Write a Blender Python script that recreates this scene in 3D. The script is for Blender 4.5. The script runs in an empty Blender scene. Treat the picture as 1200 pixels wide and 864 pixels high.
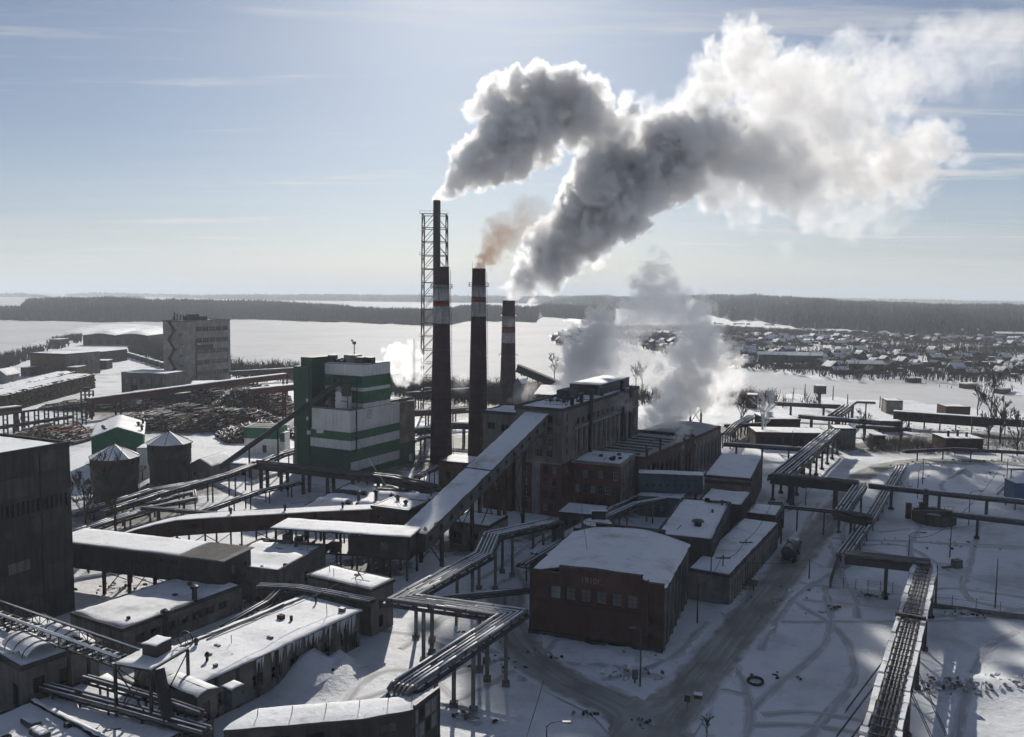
import bpy, bmesh, math, random
from mathutils import Vector, Matrix, noise as mnoise
R = math.radians
sc = bpy.context.scene
COL = sc.collection
# ------------------------------------------------------------------ camera
F, H, CX, CY = 1000.0, 50.0, 600.0, 432.0
PITCH = math.atan(86 / 1000.0); ROLL = math.atan(12 / 1200.0)
cam = bpy.data.objects.new('camera', bpy.data.cameras.new('camera'))
COL.objects.link(cam); sc.camera = cam
cam.data.sensor_width = 36; cam.data.lens = 36 * F / 1200
cam.data.clip_start = 1; cam.data.clip_end = 80000
cam.matrix_world = Matrix.Translation((0, 0, H)) @ Matrix.Rotation(math.pi / 2 - PITCH, 4, 'X') @ Matrix.Rotation(ROLL, 4, 'Z')
# ------------------------------------------------------------------ sky and sun
AZ, EL = R(-2.4), R(27)
SKY, SUN, EXPO = 0.05, 5.0, 0.05
world = bpy.data.worlds.new('World'); sc.world = world; world.use_nodes = True
wt = world.node_tree; bg = wt.nodes['Background']
sky = wt.nodes.new('ShaderNodeTexSky'); sky.sky_type = 'NISHITA'; sky.sun_disc = False
sky.sun_elevation = EL; sky.sun_rotation = AZ; sky.altitude = 60
sky.dust_density = 0.7; sky.air_density = 0.75; sky.ozone_density = 3.0
bg.inputs[1].default_value = SKY
# thin cirrus streaks, the same all round the sky
tc = wt.nodes.new('ShaderNodeTexCoord'); sx = wt.nodes.new('ShaderNodeSeparateXYZ'); wt.links.new(tc.outputs['Generated'], sx.inputs[0])
def wm(op, a, b=None, c=None):
    q = wt.nodes.new('ShaderNodeMath'); q.operation = op
    for i, v in enumerate((a, b, c)):
        if v is None: continue
        if isinstance(v, (int, float)): q.inputs[i].default_value = v
        else: wt.links.new(v, q.inputs[i])
    return q.outputs[0]
zz = wm('MAXIMUM', sx.outputs[2], 0.0); den = wm('ADD', zz, 0.035)
cb = wt.nodes.new('ShaderNodeCombineXYZ')
wt.links.new(wm('DIVIDE', sx.outputs[0], den), cb.inputs[0]); wt.links.new(wm('DIVIDE', sx.outputs[1], den), cb.inputs[1])
def cirrus(scx, scy, lo, hi, off, det=7):
    mp = wt.nodes.new('ShaderNodeMapping'); wt.links.new(cb.outputs[0], mp.inputs[0])
    mp.inputs['Scale'].default_value = (scx, scy, 1); mp.inputs['Location'].default_value = (off, off * .3, 0); mp.inputs['Rotation'].default_value = (0, 0, R(6))
    nz = wt.nodes.new('ShaderNodeTexNoise'); wt.links.new(mp.outputs[0], nz.inputs['Vector'])
    nz.inputs['Scale'].default_value = 1; nz.inputs['Detail'].default_value = det; nz.inputs['Roughness'].default_value = .6; nz.inputs['Distortion'].default_value = .4
    mr = wt.nodes.new('ShaderNodeMapRange'); mr.interpolation_type = 'SMOOTHSTEP'; wt.links.new(nz.outputs['Fac'], mr.inputs[0])
    mr.inputs[1].default_value = lo; mr.inputs[2].default_value = hi
    return mr.outputs[0]
cl = wm('MULTIPLY', cirrus(.34, 1.3, .49, .71, 3.1, 9), .8)
slant = wm('DIVIDE', .056, wm('ADD', zz, .050))            # a thin even veil looks thicker towards the horizon
veil = wm('MULTIPLY', wm('MINIMUM', slant, 1.0), wm('MULTIPLY_ADD', cirrus(.22, .8, .30, .80, 11.7, 4), .45, .55))
cl = wm('MAXIMUM', wm('MULTIPLY', cl, wm('MINIMUM', wm('MULTIPLY', slant, 4.0), 1.0)), wm('MULTIPLY', veil, .85))
mx = wt.nodes.new('ShaderNodeMix'); mx.data_type = 'RGBA'; wt.links.new(cl, mx.inputs[0])
wb = wt.nodes.new('ShaderNodeMix'); wb.data_type = 'RGBA'; wb.blend_type = 'MULTIPLY'; wb.inputs[0].default_value = 1; wb.inputs[7].default_value = (.90, 1.0, 1.05, 1)   # the camera's cool white balance
hs = wt.nodes.new('ShaderNodeHueSaturation'); hs.inputs['Saturation'].default_value = 1.16; wt.links.new(sky.outputs[0], hs.inputs['Color']); wt.links.new(hs.outputs[0], wb.inputs[6]); wt.links.new(wb.outputs[2], mx.inputs[6]); mx.inputs[7].default_value = (16.4, 15.6, 14.9, 1)
wt.links.new(mx.outputs[2], bg.inputs[0])
sun = bpy.data.objects.new('sun', bpy.data.lights.new('sun', 'SUN')); COL.objects.link(sun)
sun.data.energy = SUN; sun.data.angle = R(.5); sun.data.color = (1, .94, .85)
SD = Vector((math.sin(AZ) * math.cos(EL), math.cos(AZ) * math.cos(EL), math.sin(EL)))
sun.rotation_euler = SD.to_track_quat('Z', 'Y').to_euler()
vs = sc.view_settings; vs.view_transform = 'Standard'; vs.look = 'None'; vs.exposure = EXPO; vs.gamma = 1; vs.use_curve_mapping = False
cy = sc.cycles
cy.use_denoising = True; cy.use_adaptive_sampling = True; cy.adaptive_threshold = 0.055; cy.adaptive_min_samples = 16
cy.max_bounces = 9; cy.diffuse_bounces = 3; cy.glossy_bounces = 2; cy.transmission_bounces = 2; cy.volume_bounces = 6; cy.transparent_max_bounces = 6
cy.volume_step_rate = 2.5; cy.sample_clamp_indirect = 6
# ------------------------------------------------------------------ photograph pixel -> point of the place
_cp, _sp, _cr, _sr = math.cos(PITCH), math.sin(PITCH), math.cos(ROLL), math.sin(ROLL)
def ray(px, py):
    x = (px - CX) / F; y = -(py - CY) / F
    x, y = x * _cr - y * _sr, x * _sr + y * _cr
    return (x, _cp + y * _sp, -_sp + y * _cp)
def G(px, py, z=0.0):
    d = ray(px, py); t = (z - H) / d[2]; return Vector((d[0] * t, d[1] * t, z))
def zat(px, py, Y):
    d = ray(px, py); t = Y / d[1]; return Vector((d[0] * t, Y, H + d[2] * t))
# ------------------------------------------------------------------ materials
MATS = {}
def mat(name, col, rough=.8, var=.25, scale=.5, streak=0.0, metal=0.0, bump=0.0, bscale=3.0, col2=None, spec=.3):
    m = bpy.data.materials.new(name); m.use_nodes = True; t = m.node_tree; N = t.nodes; L = t.links
    p = N['Principled BSDF']; p.inputs['Roughness'].default_value = rough; p.inputs['Metallic'].default_value = metal
    p.inputs['Specular IOR Level'].default_value = spec
    g = N.new('ShaderNodeNewGeometry')
    def nz(s, det, vec=None, stretch=None, rg=.6):
        mp = N.new('ShaderNodeMapping'); L.new(g.outputs['Position'], mp.inputs[0]); mp.inputs['Scale'].default_value = stretch or (1, 1, 1)
        q = N.new('ShaderNodeTexNoise'); L.new(mp.outputs[0], q.inputs['Vector']); q.inputs['Scale'].default_value = s; q.inputs['Detail'].default_value = det; q.inputs['Roughness'].default_value = rg
        return q.outputs['Fac']
    def mr(v, a, b, c, d):
        q = N.new('ShaderNodeMapRange'); L.new(v, q.inputs[0])
        for i, k in enumerate((a, b, c, d)): q.inputs[i + 1].default_value = k
        return q.outputs[0]
    def mixc(f, a, b, mode='MIX'):
        q = N.new('ShaderNodeMix'); q.data_type = 'RGBA'; q.blend_type = mode
        for s, v in ((0, f), (6, a), (7, b)):
            if isinstance(v, (tuple, list)): q.inputs[s].default_value = (*v, 1)
            elif isinstance(v, (int, float)): q.inputs[s].default_value = v
            else: L.new(v, q.inputs[s])
        return q.outputs[2]
    c2 = col2 or tuple(c * (1 - var) for c in col)
    c = mixc(mr(nz(scale, 6), .35, .65, 0, 1), col, c2)
    if streak:
        c = mixc(mr(nz(1.0, 5, stretch=(1.6, 1.6, .12)), .45, .62, 0, streak), c, tuple(k * .35 for k in col))
        c = mixc(mr(nz(.23, 6), .52, .68, 0, streak * .8), c, tuple(min(1, k * 1.55 + .025) for k in col))
        c = mixc(mr(nz(.9, 7, rg=.7), .54, .66, 0, streak * .7), c, tuple(k * .55 for k in col))
    L.new(c, p.inputs['Base Color'])
    if bump:
        b = N.new('ShaderNodeBump'); b.inputs['Strength'].default_value = 1; b.inputs['Distance'].default_value = bump
        L.new(nz(bscale, 6), b.inputs['Height']); L.new(b.outputs[0], p.inputs['Normal'])
    MATS[name] = m; return m
def snow_mat(name, col, dirt, dscale, dlo, dhi, bumps, stretch, dark_ground=False):
    m = bpy.data.materials.new(name); m.use_nodes = True; t = m.node_tree; N = t.nodes; L = t.links; p = N['Principled BSDF']; p.inputs['Roughness'].default_value = .72; p.inputs['Specular IOR Level'].default_value = .25
    g = N.new('ShaderNodeNewGeometry')
    def nz(s, det, st=(1, 1, 1), rg=.6):
        mp = N.new('ShaderNodeMapping'); L.new(g.outputs['Position'], mp.inputs[0]); mp.inputs['Scale'].default_value = st; mp.inputs['Rotation'].default_value = (0, 0, .5)
        q = N.new('ShaderNodeTexNoise'); L.new(mp.outputs[0], q.inputs['Vector']); q.inputs['Scale'].default_value = s; q.inputs['Detail'].default_value = det; q.inputs['Roughness'].default_value = rg; return q.outputs['Fac']
    def mr(v, a, b, c, d):
        q = N.new('ShaderNodeMapRange'); q.interpolation_type = 'SMOOTHSTEP'; L.new(v, q.inputs[0])
        for i, k in enumerate((a, b, c, d)): q.inputs[i + 1].default_value = k
        return q.outputs[0]
    c = None; cur = col
    for (f, dc) in ((mr(nz(dscale, 7, rg=.65), dlo, dhi, 0, 1), dirt), (mr(nz(dscale * 6, 5), .56, .74, 0, .55), tuple(k * .72 for k in dirt)), (mr(nz(.05, 3), .35, .7, 0, .35), tuple(k * 1.08 for k in col))):
        q = N.new('ShaderNodeMix'); q.data_type = 'RGBA'; L.new(f, q.inputs[0]); q.inputs[7].default_value = (*dc, 1)
        if c is None: q.inputs[6].default_value = (*col, 1)
        else: L.new(c, q.inputs[6])
        c = q.outputs[2]
    if dark_ground:  # mask plus noise turns the ground dark brown in patches
        at = N.new('ShaderNodeAttribute'); at.attribute_name = 'dark_ground'; ad = N.new('ShaderNodeMath'); ad.operation = 'MULTIPLY_ADD'; L.new(nz(.35, 7, rg=.7), ad.inputs[0]); ad.inputs[1].default_value = 1.5; L.new(at.outputs['Fac'], ad.inputs[2])
        q = N.new('ShaderNodeMix'); q.data_type = 'RGBA'; L.new(mr(ad.outputs[0], 1.05, 1.55, 0, .93), q.inputs[0]); L.new(c, q.inputs[6]); q.inputs[7].default_value = (.075, .066, .06, 1); c = q.outputs[2]
    L.new(c, p.inputs['Base Color']); prev = None
    for (s, dist, st) in bumps:
        b = N.new('ShaderNodeBump'); b.inputs['Strength'].default_value = 1; b.inputs['Distance'].default_value = dist; L.new(nz(s, 5, st), b.inputs['Height'])
        if prev: L.new(prev, b.inputs['Normal'])
        prev = b.outputs[0]
    L.new(prev, p.inputs['Normal']); MATS[name] = m
snow_mat('snow', (.68, .70, .73), (.36, .36, .365), .045, .47, .70, ((.7, .22, (1, 1, 1)), (2.6, .07, (1, 2.4, 1))), None, True)
snow_mat('snow_roof', (.76, .775, .80), (.40, .395, .39), .16, .50, .74, ((.9, .10, (1, 1, 1)), (3.2, .05, (1, 3, 1))), None)
snow_mat('ice', (.57, .575, .585), (.50, .505, .52), .008, .42, .66, ((.05, .3, (1, 4, 1)), (.5, .08, (1, 3, 1))), None); MATS['ice'].node_tree.nodes['Principled BSDF'].inputs['Specular IOR Level'].default_value = .03
mat('dirty_snow', (.40, .40, .41), .8, .35, .5, bump=.25, bscale=1.2)
mat('concrete', (0.1320, 0.1280, 0.1247), .9, .3, .35, streak=.6)
mat('concrete_pale', (0.2368, 0.2312, 0.2192), .9, .3, .3, streak=.55)
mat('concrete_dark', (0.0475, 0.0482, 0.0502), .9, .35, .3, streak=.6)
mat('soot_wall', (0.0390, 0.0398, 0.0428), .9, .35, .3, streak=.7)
mat('soot_wall_b', (0.0665, 0.0651, 0.0644), .9, .35, .3, streak=.7)
mat('concrete_warm', (0.264, 0.224, 0.188), .9, .35, .25, streak=.7)
mat('brick', (0.116, 0.038, 0.029), .9, .4, .8, streak=.5)
mat('brick_dark', (0.060, 0.027, 0.024), .9, .4, .6, streak=.5)
mat('brick_stack', (.046, .019, .026), .9, .45, .5, streak=.5)
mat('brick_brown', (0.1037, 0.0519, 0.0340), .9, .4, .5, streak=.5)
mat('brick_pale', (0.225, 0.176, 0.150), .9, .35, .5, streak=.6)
mat('stack_white', (0.357, 0.348, 0.348), .9, .35, .6, streak=.7)
mat('stack_red', (.17, .022, .026), .85, .3, .6, streak=.5)
mat('steel_dark', (.035, .037, .042), .55, .4, 1.5, metal=.3)
mat('steel_grey', (0.0825, 0.0863, 0.0938), .5, .4, 1.2, metal=.4)
mat('steel_brown', (0.0578, 0.0306, 0.0229), .8, .45, .8, streak=.4)
mat('rust_red', (0.101, 0.024, 0.018), .8, .45, .7, streak=.5)
mat('pipe', (0.1364, 0.1395, 0.1488), .5, .45, .7, metal=.2)
mat('pipe_dark', (.07, .072, .08), .5, .5, .9, metal=.3)
mat('pipe_rust', (.13, .075, .05), .75, .5, .9)
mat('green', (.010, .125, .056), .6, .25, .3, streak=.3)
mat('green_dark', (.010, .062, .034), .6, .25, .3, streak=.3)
mat('white_clad', (.68, .67, .66), .55, .12, .2, streak=.25)
mat('grey_clad', (0.1440, 0.1500, 0.1620), .6, .2, .3, streak=.4)
mat('teal', (0.0433, 0.0833, 0.1011), .6, .3, .4, streak=.5)
mat('wood', (.12, .075, .045), .9, .4, 1.0)
mat('log', (.085, .052, .034), .9, .55, .7)
mat('log_end', (.19, .125, .075), .9, .5, 1.5)
mat('glass', (.018, .021, .026), .12, .3, .5, spec=.6)
mat('glass_pale', (.19, .20, .22), .35, .3, .4)
mat('board', (0.120, 0.123, 0.129), .8, .3, .6)
mat('frame', (0.140, 0.140, 0.143), .8, .3, 1.0)
mat('opening', (.012, .012, .013), .95, .3, 1.0)
mat('bark', (.060, .046, .038), .95, .4, 1.0)
mat('frost', (.55, .57, .60), .8, .2, 1.0)
mat('conifer', (.012, .018, .017), .95, .5, .006, col2=(.026, .027, .024))
mat('forest_floor', (.016, .019, .019), .95, .5, .01)
mat('scrub', (.075, .060, .050), .95, .5, .05)
mat('house_wall', (0.066, 0.049, 0.041), .9, .45, .02)
mat('roof_felt', (0.0600, 0.0592, 0.0608), .9, .4, .4)
mat('asbestos', (0.1650, 0.1613, 0.1537), .9, .3, .6, streak=.3)
mat('rubber', (.018, .018, .02), .8, .3, 2)
mat('red_paint', (.35, .03, .025), .5, .2, 2)
mat('blue_paint', (.03, .09, .19), .5, .2, 2)
mat('orange_paint', (.40, .13, .03), .5, .2, 2)
mat('white_paint', (.62, .62, .62), .5, .1, 2)
# ------------------------------------------------------------------ mesh builder
class MB:
    def __init__(s): s.v = []; s.f = []; s.m = []; s.mats = []
    def mi(s, m):
        if m not in s.mats: s.mats.append(m)
        return s.mats.index(m)
    def face(s, pts, m):
        n = len(s.v); s.v += [tuple(p) for p in pts]; s.f.append(tuple(range(n, n + len(pts)))); s.m.append(s.mi(m))
    def hexa(s, p, m, skip=()):
        n = len(s.v); s.v += [tuple(q) for q in p]
        for k, q in (('b', (0, 3, 2, 1)), ('t', (4, 5, 6, 7)), ('f', (0, 1, 5, 4)), ('r', (1, 2, 6, 5)), ('k', (2, 3, 7, 6)), ('l', (3, 0, 4, 7))):
            if k not in skip: s.f.append(tuple(n + i for i in q)); s.m.append(s.mi(m))
        return s
    def box(s, x0, x1, y0, y1, z0, z1, m, skip=()):
        s.hexa([(x0, y0, z0), (x1, y0, z0), (x1, y1, z0), (x0, y1, z0), (x0, y0, z1), (x1, y0, z1), (x1, y1, z1), (x0, y1, z1)], m, skip); return s
    def tube(s, path, r, m, n=8, caps=True, r1=None):
        P = [Vector(p) for p in path]; k0 = len(s.v); K = len(P)
        for i, p in enumerate(P):
            d = ((P[min(i + 1, K - 1)] - p).normalized() + (p - P[max(i - 1, 0)]).normalized())
            d = d.normalized() if d.length > 1e-6 else (P[-1] - P[0]).normalized()
            a = Vector((0, 0, 1)) if abs(d.z) < .95 else Vector((0, 1, 0))
            u = d.cross(a).normalized(); w = u.cross(d).normalized()
            rr = r if r1 is None else r + (r1 - r) * i / (K - 1)
            if 0 < i < K - 1:
                c = (P[i + 1] - p).normalized().dot((p - P[i - 1]).normalized()); k = min(1.5, 1 / max(.3, math.sqrt(max(0, (1 + c) / 2))))
            else: k = 1
            for j in range(n):
                t = 2 * math.pi * (j + .5) / n; s.v.append(tuple(p + u * (math.cos(t) * rr * k) + w * (math.sin(t) * rr)))
        for i in range(K - 1):
            for j in range(n):
                a = k0 + i * n + j; b = k0 + i * n + (j + 1) % n; s.f.append((a, b, b + n, a + n)); s.m.append(s.mi(m))
        if caps:
            s.f.append(tuple(k0 + j for j in range(n))[::-1]); s.m.append(s.mi(m))
            s.f.append(tuple(k0 + (K - 1) * n + j for j in range(n))); s.m.append(s.mi(m))
        return s
    def beam(s, a, b, w, h, m):
        a, b = Vector(a), Vector(b); d = (b - a).normalized(); up = Vector((0, 0, 1)) if abs(d.z) < .95 else Vector((0, 1, 0))
        u = d.cross(up).normalized() * w / 2; q = u.cross(d).normalized() * h / 2
        s.hexa([a - u - q, a + u - q, b + u - q, b - u - q, a - u + q, a + u + q, b + u + q, b - u + q], m); return s
    def lathe(s, c, prof, m, n=20, cap=True):
        k0 = len(s.v)
        for (r, z) in prof:
            for j in range(n): t = 2 * math.pi * j / n; s.v.append((c[0] + r * math.cos(t), c[1] + r * math.sin(t), c[2] + z))
        for i in range(len(prof) - 1):
            for j in range(n):
                a = k0 + i * n + j; b = k0 + i * n + (j + 1) % n; s.f.append((a, b, b + n, a + n)); s.m.append(s.mi(m))
        if cap:
            s.f.append(tuple(k0 + (len(prof) - 1) * n + j for j in range(n))); s.m.append(s.mi(m))
        return s
    def mesh(s, name, smooth=False):
        me = bpy.data.meshes.new(name); me.from_pydata(s.v, [], s.f)
        for m in s.mats: me.materials.append(MATS[m])
        me.polygons.foreach_set('material_index', s.m)
        if smooth: me.polygons.foreach_set('use_smooth', [True] * len(s.f))
        me.update(); return me
    def build(s, name, parent=None, loc=None, rot=None, smooth=False):
        return link(name, s.mesh(name, smooth), parent, loc, rot)
def link(name, me, parent=None, loc=None, rot=None):
    o = bpy.data.objects.new(name, me); COL.objects.link(o)
    if parent is not None: o.parent = parent
    if loc is not None: o.location = loc
    if rot is not None: o.rotation_euler = rot
    return o
def tag(o, label=None, cat=None, group=None, kind=None):
    for k, v in (('label', label), ('category', cat), ('group', group), ('kind', kind)):
        if v: o[k] = v
    return o
def thing(name, label, cat, loc=(0, 0, 0), rz=0, group=None):
    o = link(name, None, None, loc, (0, 0, rz)); o.empty_display_size = .5
    return tag(o, label, cat, group)
def copy_thing(root, loc, rz, label=None, scale=None):
    r = root.copy(); COL.objects.link(r); r.location = loc; r.rotation_euler = (0, 0, rz)
    if scale: r.scale = (scale,) * 3
    if label: r['label'] = label
    for ch in list(root.children):
        c = ch.copy(); COL.objects.link(c); c.parent = r
        for g in list(ch.children): d = g.copy(); COL.objects.link(d); d.parent = c
    return r
def fbm(x, y, z=0.0, o=4): return mnoise.fractal(Vector((x, y, z)), 1.0, 2.0, o, noise_basis='PERLIN_ORIGINAL')
def inside(p, poly):
    x, y = p; c = False; j = len(poly) - 1
    for i in range(len(poly)):
        xi, yi = poly[i]; xj, yj = poly[j]
        if (yi > y) != (yj > y) and x < (xj - xi) * (y - yi) / (yj - yi) + xi: c = not c
        j = i
    return c
# ------------------------------------------------------------------ snow slab: an uneven sheet with rounded rims
def snow_slab(x0, x1, y0, y1, zf, th, seed, amp=.10, cell=1.1, m='snow_roof'):
    """zf(x,y) gives the surface it lies on."""
    b = MB(); nx = max(3, min(40, int((x1 - x0) / cell))); ny = max(3, min(40, int((y1 - y0) / cell)))
    idx = {}; rim_ = lambda a, c, n: [a, a + min(.22, (c - a) * .1)] + [a + (c - a) * q / (n - 2) for q in range(1, n - 2)] + [c - min(.22, (c - a) * .1), c]
    nx += 2; ny += 2; XS, YS = rim_(x0, x1, nx), rim_(y0, y1, ny)
    for j in range(ny + 1):
        for i in range(nx + 1):
            x, y = XS[i], YS[j]
            e = min(i, nx - i, j, ny - j); k = .45 if e == 0 else (.92 if e == 1 else 1)
            if e == 0:
                w = .28 * fbm(x * .6 + seed, y * .6, 3.3)
                if i == 0: x += abs(w)
                if i == nx: x -= abs(w)
                if j == 0: y += abs(w)
                if j == ny: y -= abs(w)
            idx[i, j] = len(b.v); b.v.append((x, y, zf(x, y) + max(.03, th * .8 * k + (amp * fbm(x * .22 + seed * 7.3, y * .22, seed) + amp * .5 * fbm(x * .8, y * .8, seed + 5)) * k)))
    mi = b.mi(m)
    for j in range(ny):
        for i in range(nx): b.f.append((idx[i, j], idx[i + 1, j], idx[i + 1, j + 1], idx[i, j + 1])); b.m.append(mi)
    rim = [(i, 0) for i in range(nx)] + [(nx, j) for j in range(ny)] + [(i, ny) for i in range(nx, 0, -1)] + [(0, j) for j in range(ny, 0, -1)]
    k0 = len(b.v)
    for (i, j) in rim: v = b.v[idx[i, j]]; b.v.append((v[0], v[1], zf(v[0], v[1]) - .02))
    for q in range(len(rim)):
        a = idx[rim[q]]; c = idx[rim[(q + 1) % len(rim)]]; b.f.append((k0 + q, k0 + (q + 1) % len(rim), c, a)); b.m.append(mi)
    return b
# ------------------------------------------------------------------ buildings
WIN = {}
def win_mesh(w, h, style):
    k = (round(w, 2), round(h, 2), style)
    if k in WIN: return WIN[k]
    b = MB(); gl, fr, nx, nz = {'sash': ('glass', 'frame', 2, 2), 'pale': ('glass_pale', 'frame', 2, 2), 'strip': ('glass', 'steel_dark', max(2, int(w / 1.5)), 1), 'slot': ('opening', 'concrete_dark', 1, 1),
        'board': ('board', 'brick_dark', 2, 3), 'plain': ('glass', 'frame', 1, 2), 'hole': ('opening', 'steel_dark', 1, 1), 'door': ('steel_dark', 'frame', 1, 1), 'white': ('glass', 'white_paint', 2, 2), 'clad': ('white_clad', 'frame', 3, 1)}[style]
    t = min(.09, w * .1)
    pn = MB().box(0, w, .06, .10, 0, h, gl).mesh('pane')
    b.box(0, t, 0, .06, 0, h, fr); b.box(w - t, w, 0, .06, 0, h, fr); b.box(t, w - t, 0, .06, 0, t, fr); b.box(t, w - t, 0, .06, h - t, h, fr)
    for i in range(1, nx): b.box(w * i / nx - t * .35, w * i / nx + t * .35, .01, .055, t, h - t, fr)
    for i in range(1, nz): b.box(t, w - t, .02, .05, h * i / nz - t * .3, h * i / nz + t * .3, fr)
    WIN[k] = (b.mesh('window'), pn); return WIN[k]
def win(name, w, h, style, parent, loc, rot=(0, 0, 0)):
    f_, p_ = win_mesh(w, h, style); o = link(name, f_, parent, loc, rot); link('panel' if name == 'door' else 'pane', p_, o); return o
FACES = {'front': lambda L, W: ((0, 0), (1, 0), (0, 1), 0, L), 'right': lambda L, W: ((L, 0), (0, 1), (-1, 0), 90, W),
         'back': lambda L, W: ((L, W), (-1, 0), (0, -1), 180, L), 'left': lambda L, W: ((0, W), (0, -1), (1, 0), 270, W)}
class Bld:
    def __init__(s, name, label, cat, P, ang, L, W, z, base=0.0, group=None):
        s.L, s.W, s.z = L, W, z - base; s.seed = hash((round(P[0]), round(P[1]), round(L * 3))) % 97
        s.root = thing(name, label, cat, (P[0], P[1], base), R(ang), group)
    def add(s, b, name, smooth=False, loc=None): return b.build(name, s.root, loc, None, smooth)
    def walls(s, m, wins={}, z=None, z0=0.0, inset=.26, name='wall', mats={}):
        Z = z or s.z; b = MB(); L, W = s.L, s.W
        for fc, fn in FACES.items():
            (ox, oy), (dx, dy), (nx, ny), rot, ln = fn(L, W); mm = mats.get(fc, m)
            ws = [w for w in wins.get(fc, []) if w[0] > .01 and w[0] + w[2] < ln - .01 and w[1] > z0 + .01 and w[1] + w[3] < Z - .01]
            xs = sorted({0, ln, *[round(w[0], 3) for w in ws], *[round(w[0] + w[2], 3) for w in ws]}); zs = sorted({z0, Z, *[round(w[1], 3) for w in ws], *[round(w[1] + w[3], 3) for w in ws]})
            pt = lambda x, zz, d=0.0: (ox + dx * x + nx * d, oy + dy * x + ny * d, zz)
            for zi in range(len(zs) - 1):
                run = None
                for xi in range(len(xs) - 1):
                    cx, cz = (xs[xi] + xs[xi + 1]) / 2, (zs[zi] + zs[zi + 1]) / 2
                    hole = any(w[0] < cx < w[0] + w[2] and w[1] < cz < w[1] + w[3] for w in ws)
                    if not hole and run is None: run = xs[xi]
                    if hole and run is not None: b.face([pt(run, zs[zi]), pt(xs[xi], zs[zi]), pt(xs[xi], zs[zi + 1]), pt(run, zs[zi + 1])], mm); run = None
                if run is not None: b.face([pt(run, zs[zi]), pt(ln, zs[zi]), pt(ln, zs[zi + 1]), pt(run, zs[zi + 1])], mm)
            for w in ws:
                x, q, ww, hh = w[:4]; c = [pt(x, q), pt(x + ww, q), pt(x + ww, q + hh), pt(x, q + hh)]; e = [pt(x, q, inset), pt(x + ww, q, inset), pt(x + ww, q + hh, inset), pt(x, q + hh, inset)]
                for i in range(4): b.face([c[i], c[(i + 1) % 4], e[(i + 1) % 4], e[i]], mm)
                st = w[4] if len(w) > 4 else 'sash'
                hv = int(abs(x * 37.7 + q * 91.3 + s.seed * 5.1)) % 9
                if st in ('sash', 'white'): st = (st, st, st, 'pale', st, 'hole', st, 'sash', 'plain')[hv]
                elif st == 'board' and hv > 6: st = 'pale'
                elif st == 'pale' and hv > 5: st = ('sash', 'hole', 'board')[hv - 6]
                win('door' if st == 'door' else 'window', ww, hh, st, s.root, pt(x, q, inset), (0, 0, R(rot)))
        s.add(b, name); return s
    def band(s, face, x0, x1, z0, z1, m, t=.07, name='cladding_band', y=0):
        (ox, oy), (dx, dy), (nx, ny), rot, ln = FACES[face](s.L, s.W)
        b = MB().box(0, x1 - x0, -t, .0, 0, z1 - z0, m, ('k',)); b.build(name, s.root, (ox + dx * x0, oy + dy * x0, z0), (0, 0, R(rot))); return s
    def pilasters(s, face, xs, z0, z1, w, t, m, name='pilaster'):
        (ox, oy), (dx, dy), (nx, ny), rot, ln = FACES[face](s.L, s.W); me = MB().box(0, w, -t, 0, 0, z1 - z0, m, ('k',)).mesh(name)
        for x in xs: link(name, me, s.root, (ox + dx * x, oy + dy * x, z0), (0, 0, R(rot)))
        return s
    def flat(s, parapet=.35, snow=.22, m='concrete', pt=.3, over=0.0, amp=.1, snowm='snow_roof', inset=0):
        L, W, Z = s.L, s.W, s.z; b = MB(); o = over
        b.box(-o, L + o, -o, W + o, Z - .02 if not o else Z, Z + .12, 'roof_felt'); s.add(b, 'roof')
        if parapet:
            b = MB(); k = .03
            for (x0, x1, y0, y1) in ((-o - k, L + o + k, -o - k, -o + pt), (-o - k, L + o + k, W + o - pt, W + o + k), (-o - k, -o + pt, -o + pt, W + o - pt), (L + o - pt, L + o + k, -o + pt, W + o - pt)):
                b.box(x0, x1, y0, y1, Z - .25, Z + .12 + parapet, m)
            s.add(b, 'parapet')
        if snow:
            q = pt + .02 if parapet else -.04; q += inset
            s.add(snow_slab(-o + q, L + o - q, -o + q, W + o - q, lambda x, y: Z + .12, snow, s.seed, amp, m=snowm), 'snow_cover', True)
        return s
    def gable(s, rise, axis='y', over=.4, snow=.2, m='roof_felt', wallm='concrete'):
        """ridge along y (axis 'y') or along x"""
        L, W, Z = s.L, s.W, s.z
        if axis == 'y': zf = lambda x, y: Z + rise * (1 - abs(x - L / 2) / (L / 2))
        else: zf = lambda x, y: Z + rise * (1 - abs(y - W / 2) / (W / 2))
        b = MB()
        if axis == 'y':
            b.face([(0, 0, Z), (L, 0, Z), (L / 2, 0, Z + rise)], wallm); b.face([(L, W, Z), (0, W, Z), (L / 2, W, Z + rise)], wallm)
        else:
            b.face([(L, 0, Z), (L, W, Z), (L, W / 2, Z + rise)], wallm); b.face([(0, W, Z), (0, 0, Z), (0, W / 2, Z + rise)], wallm)
        s.add(b, 'gable_wall')
        for sgn in (0, 1):
            b = MB()
            if axis == 'y':
                xe = -over if sgn == 0 else L + over; xr = L / 2
                e = [(xe, -over), (xr, -over), (xr, W + over), (xe, W + over)]
            else:
                ye = -over if sgn == 0 else W + over; yr = W / 2
                e = [(-over, ye), (L + over, ye), (L + over, yr), (-over, yr)]
            b.hexa([(x, y, zf(x, y) + .02) for x, y in e] + [(x, y, zf(x, y) + .14) for x, y in e], m); s.add(b, 'roof_slope')
        if snow:
            zz = lambda x, y: zf(x, y) + .14
            s.add(snow_slab(-over + .05, L + over - .05, -over + .05, W + over - .05, zz, snow, s.seed, .06, .8), 'snow_cover', True)
        return s
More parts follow.
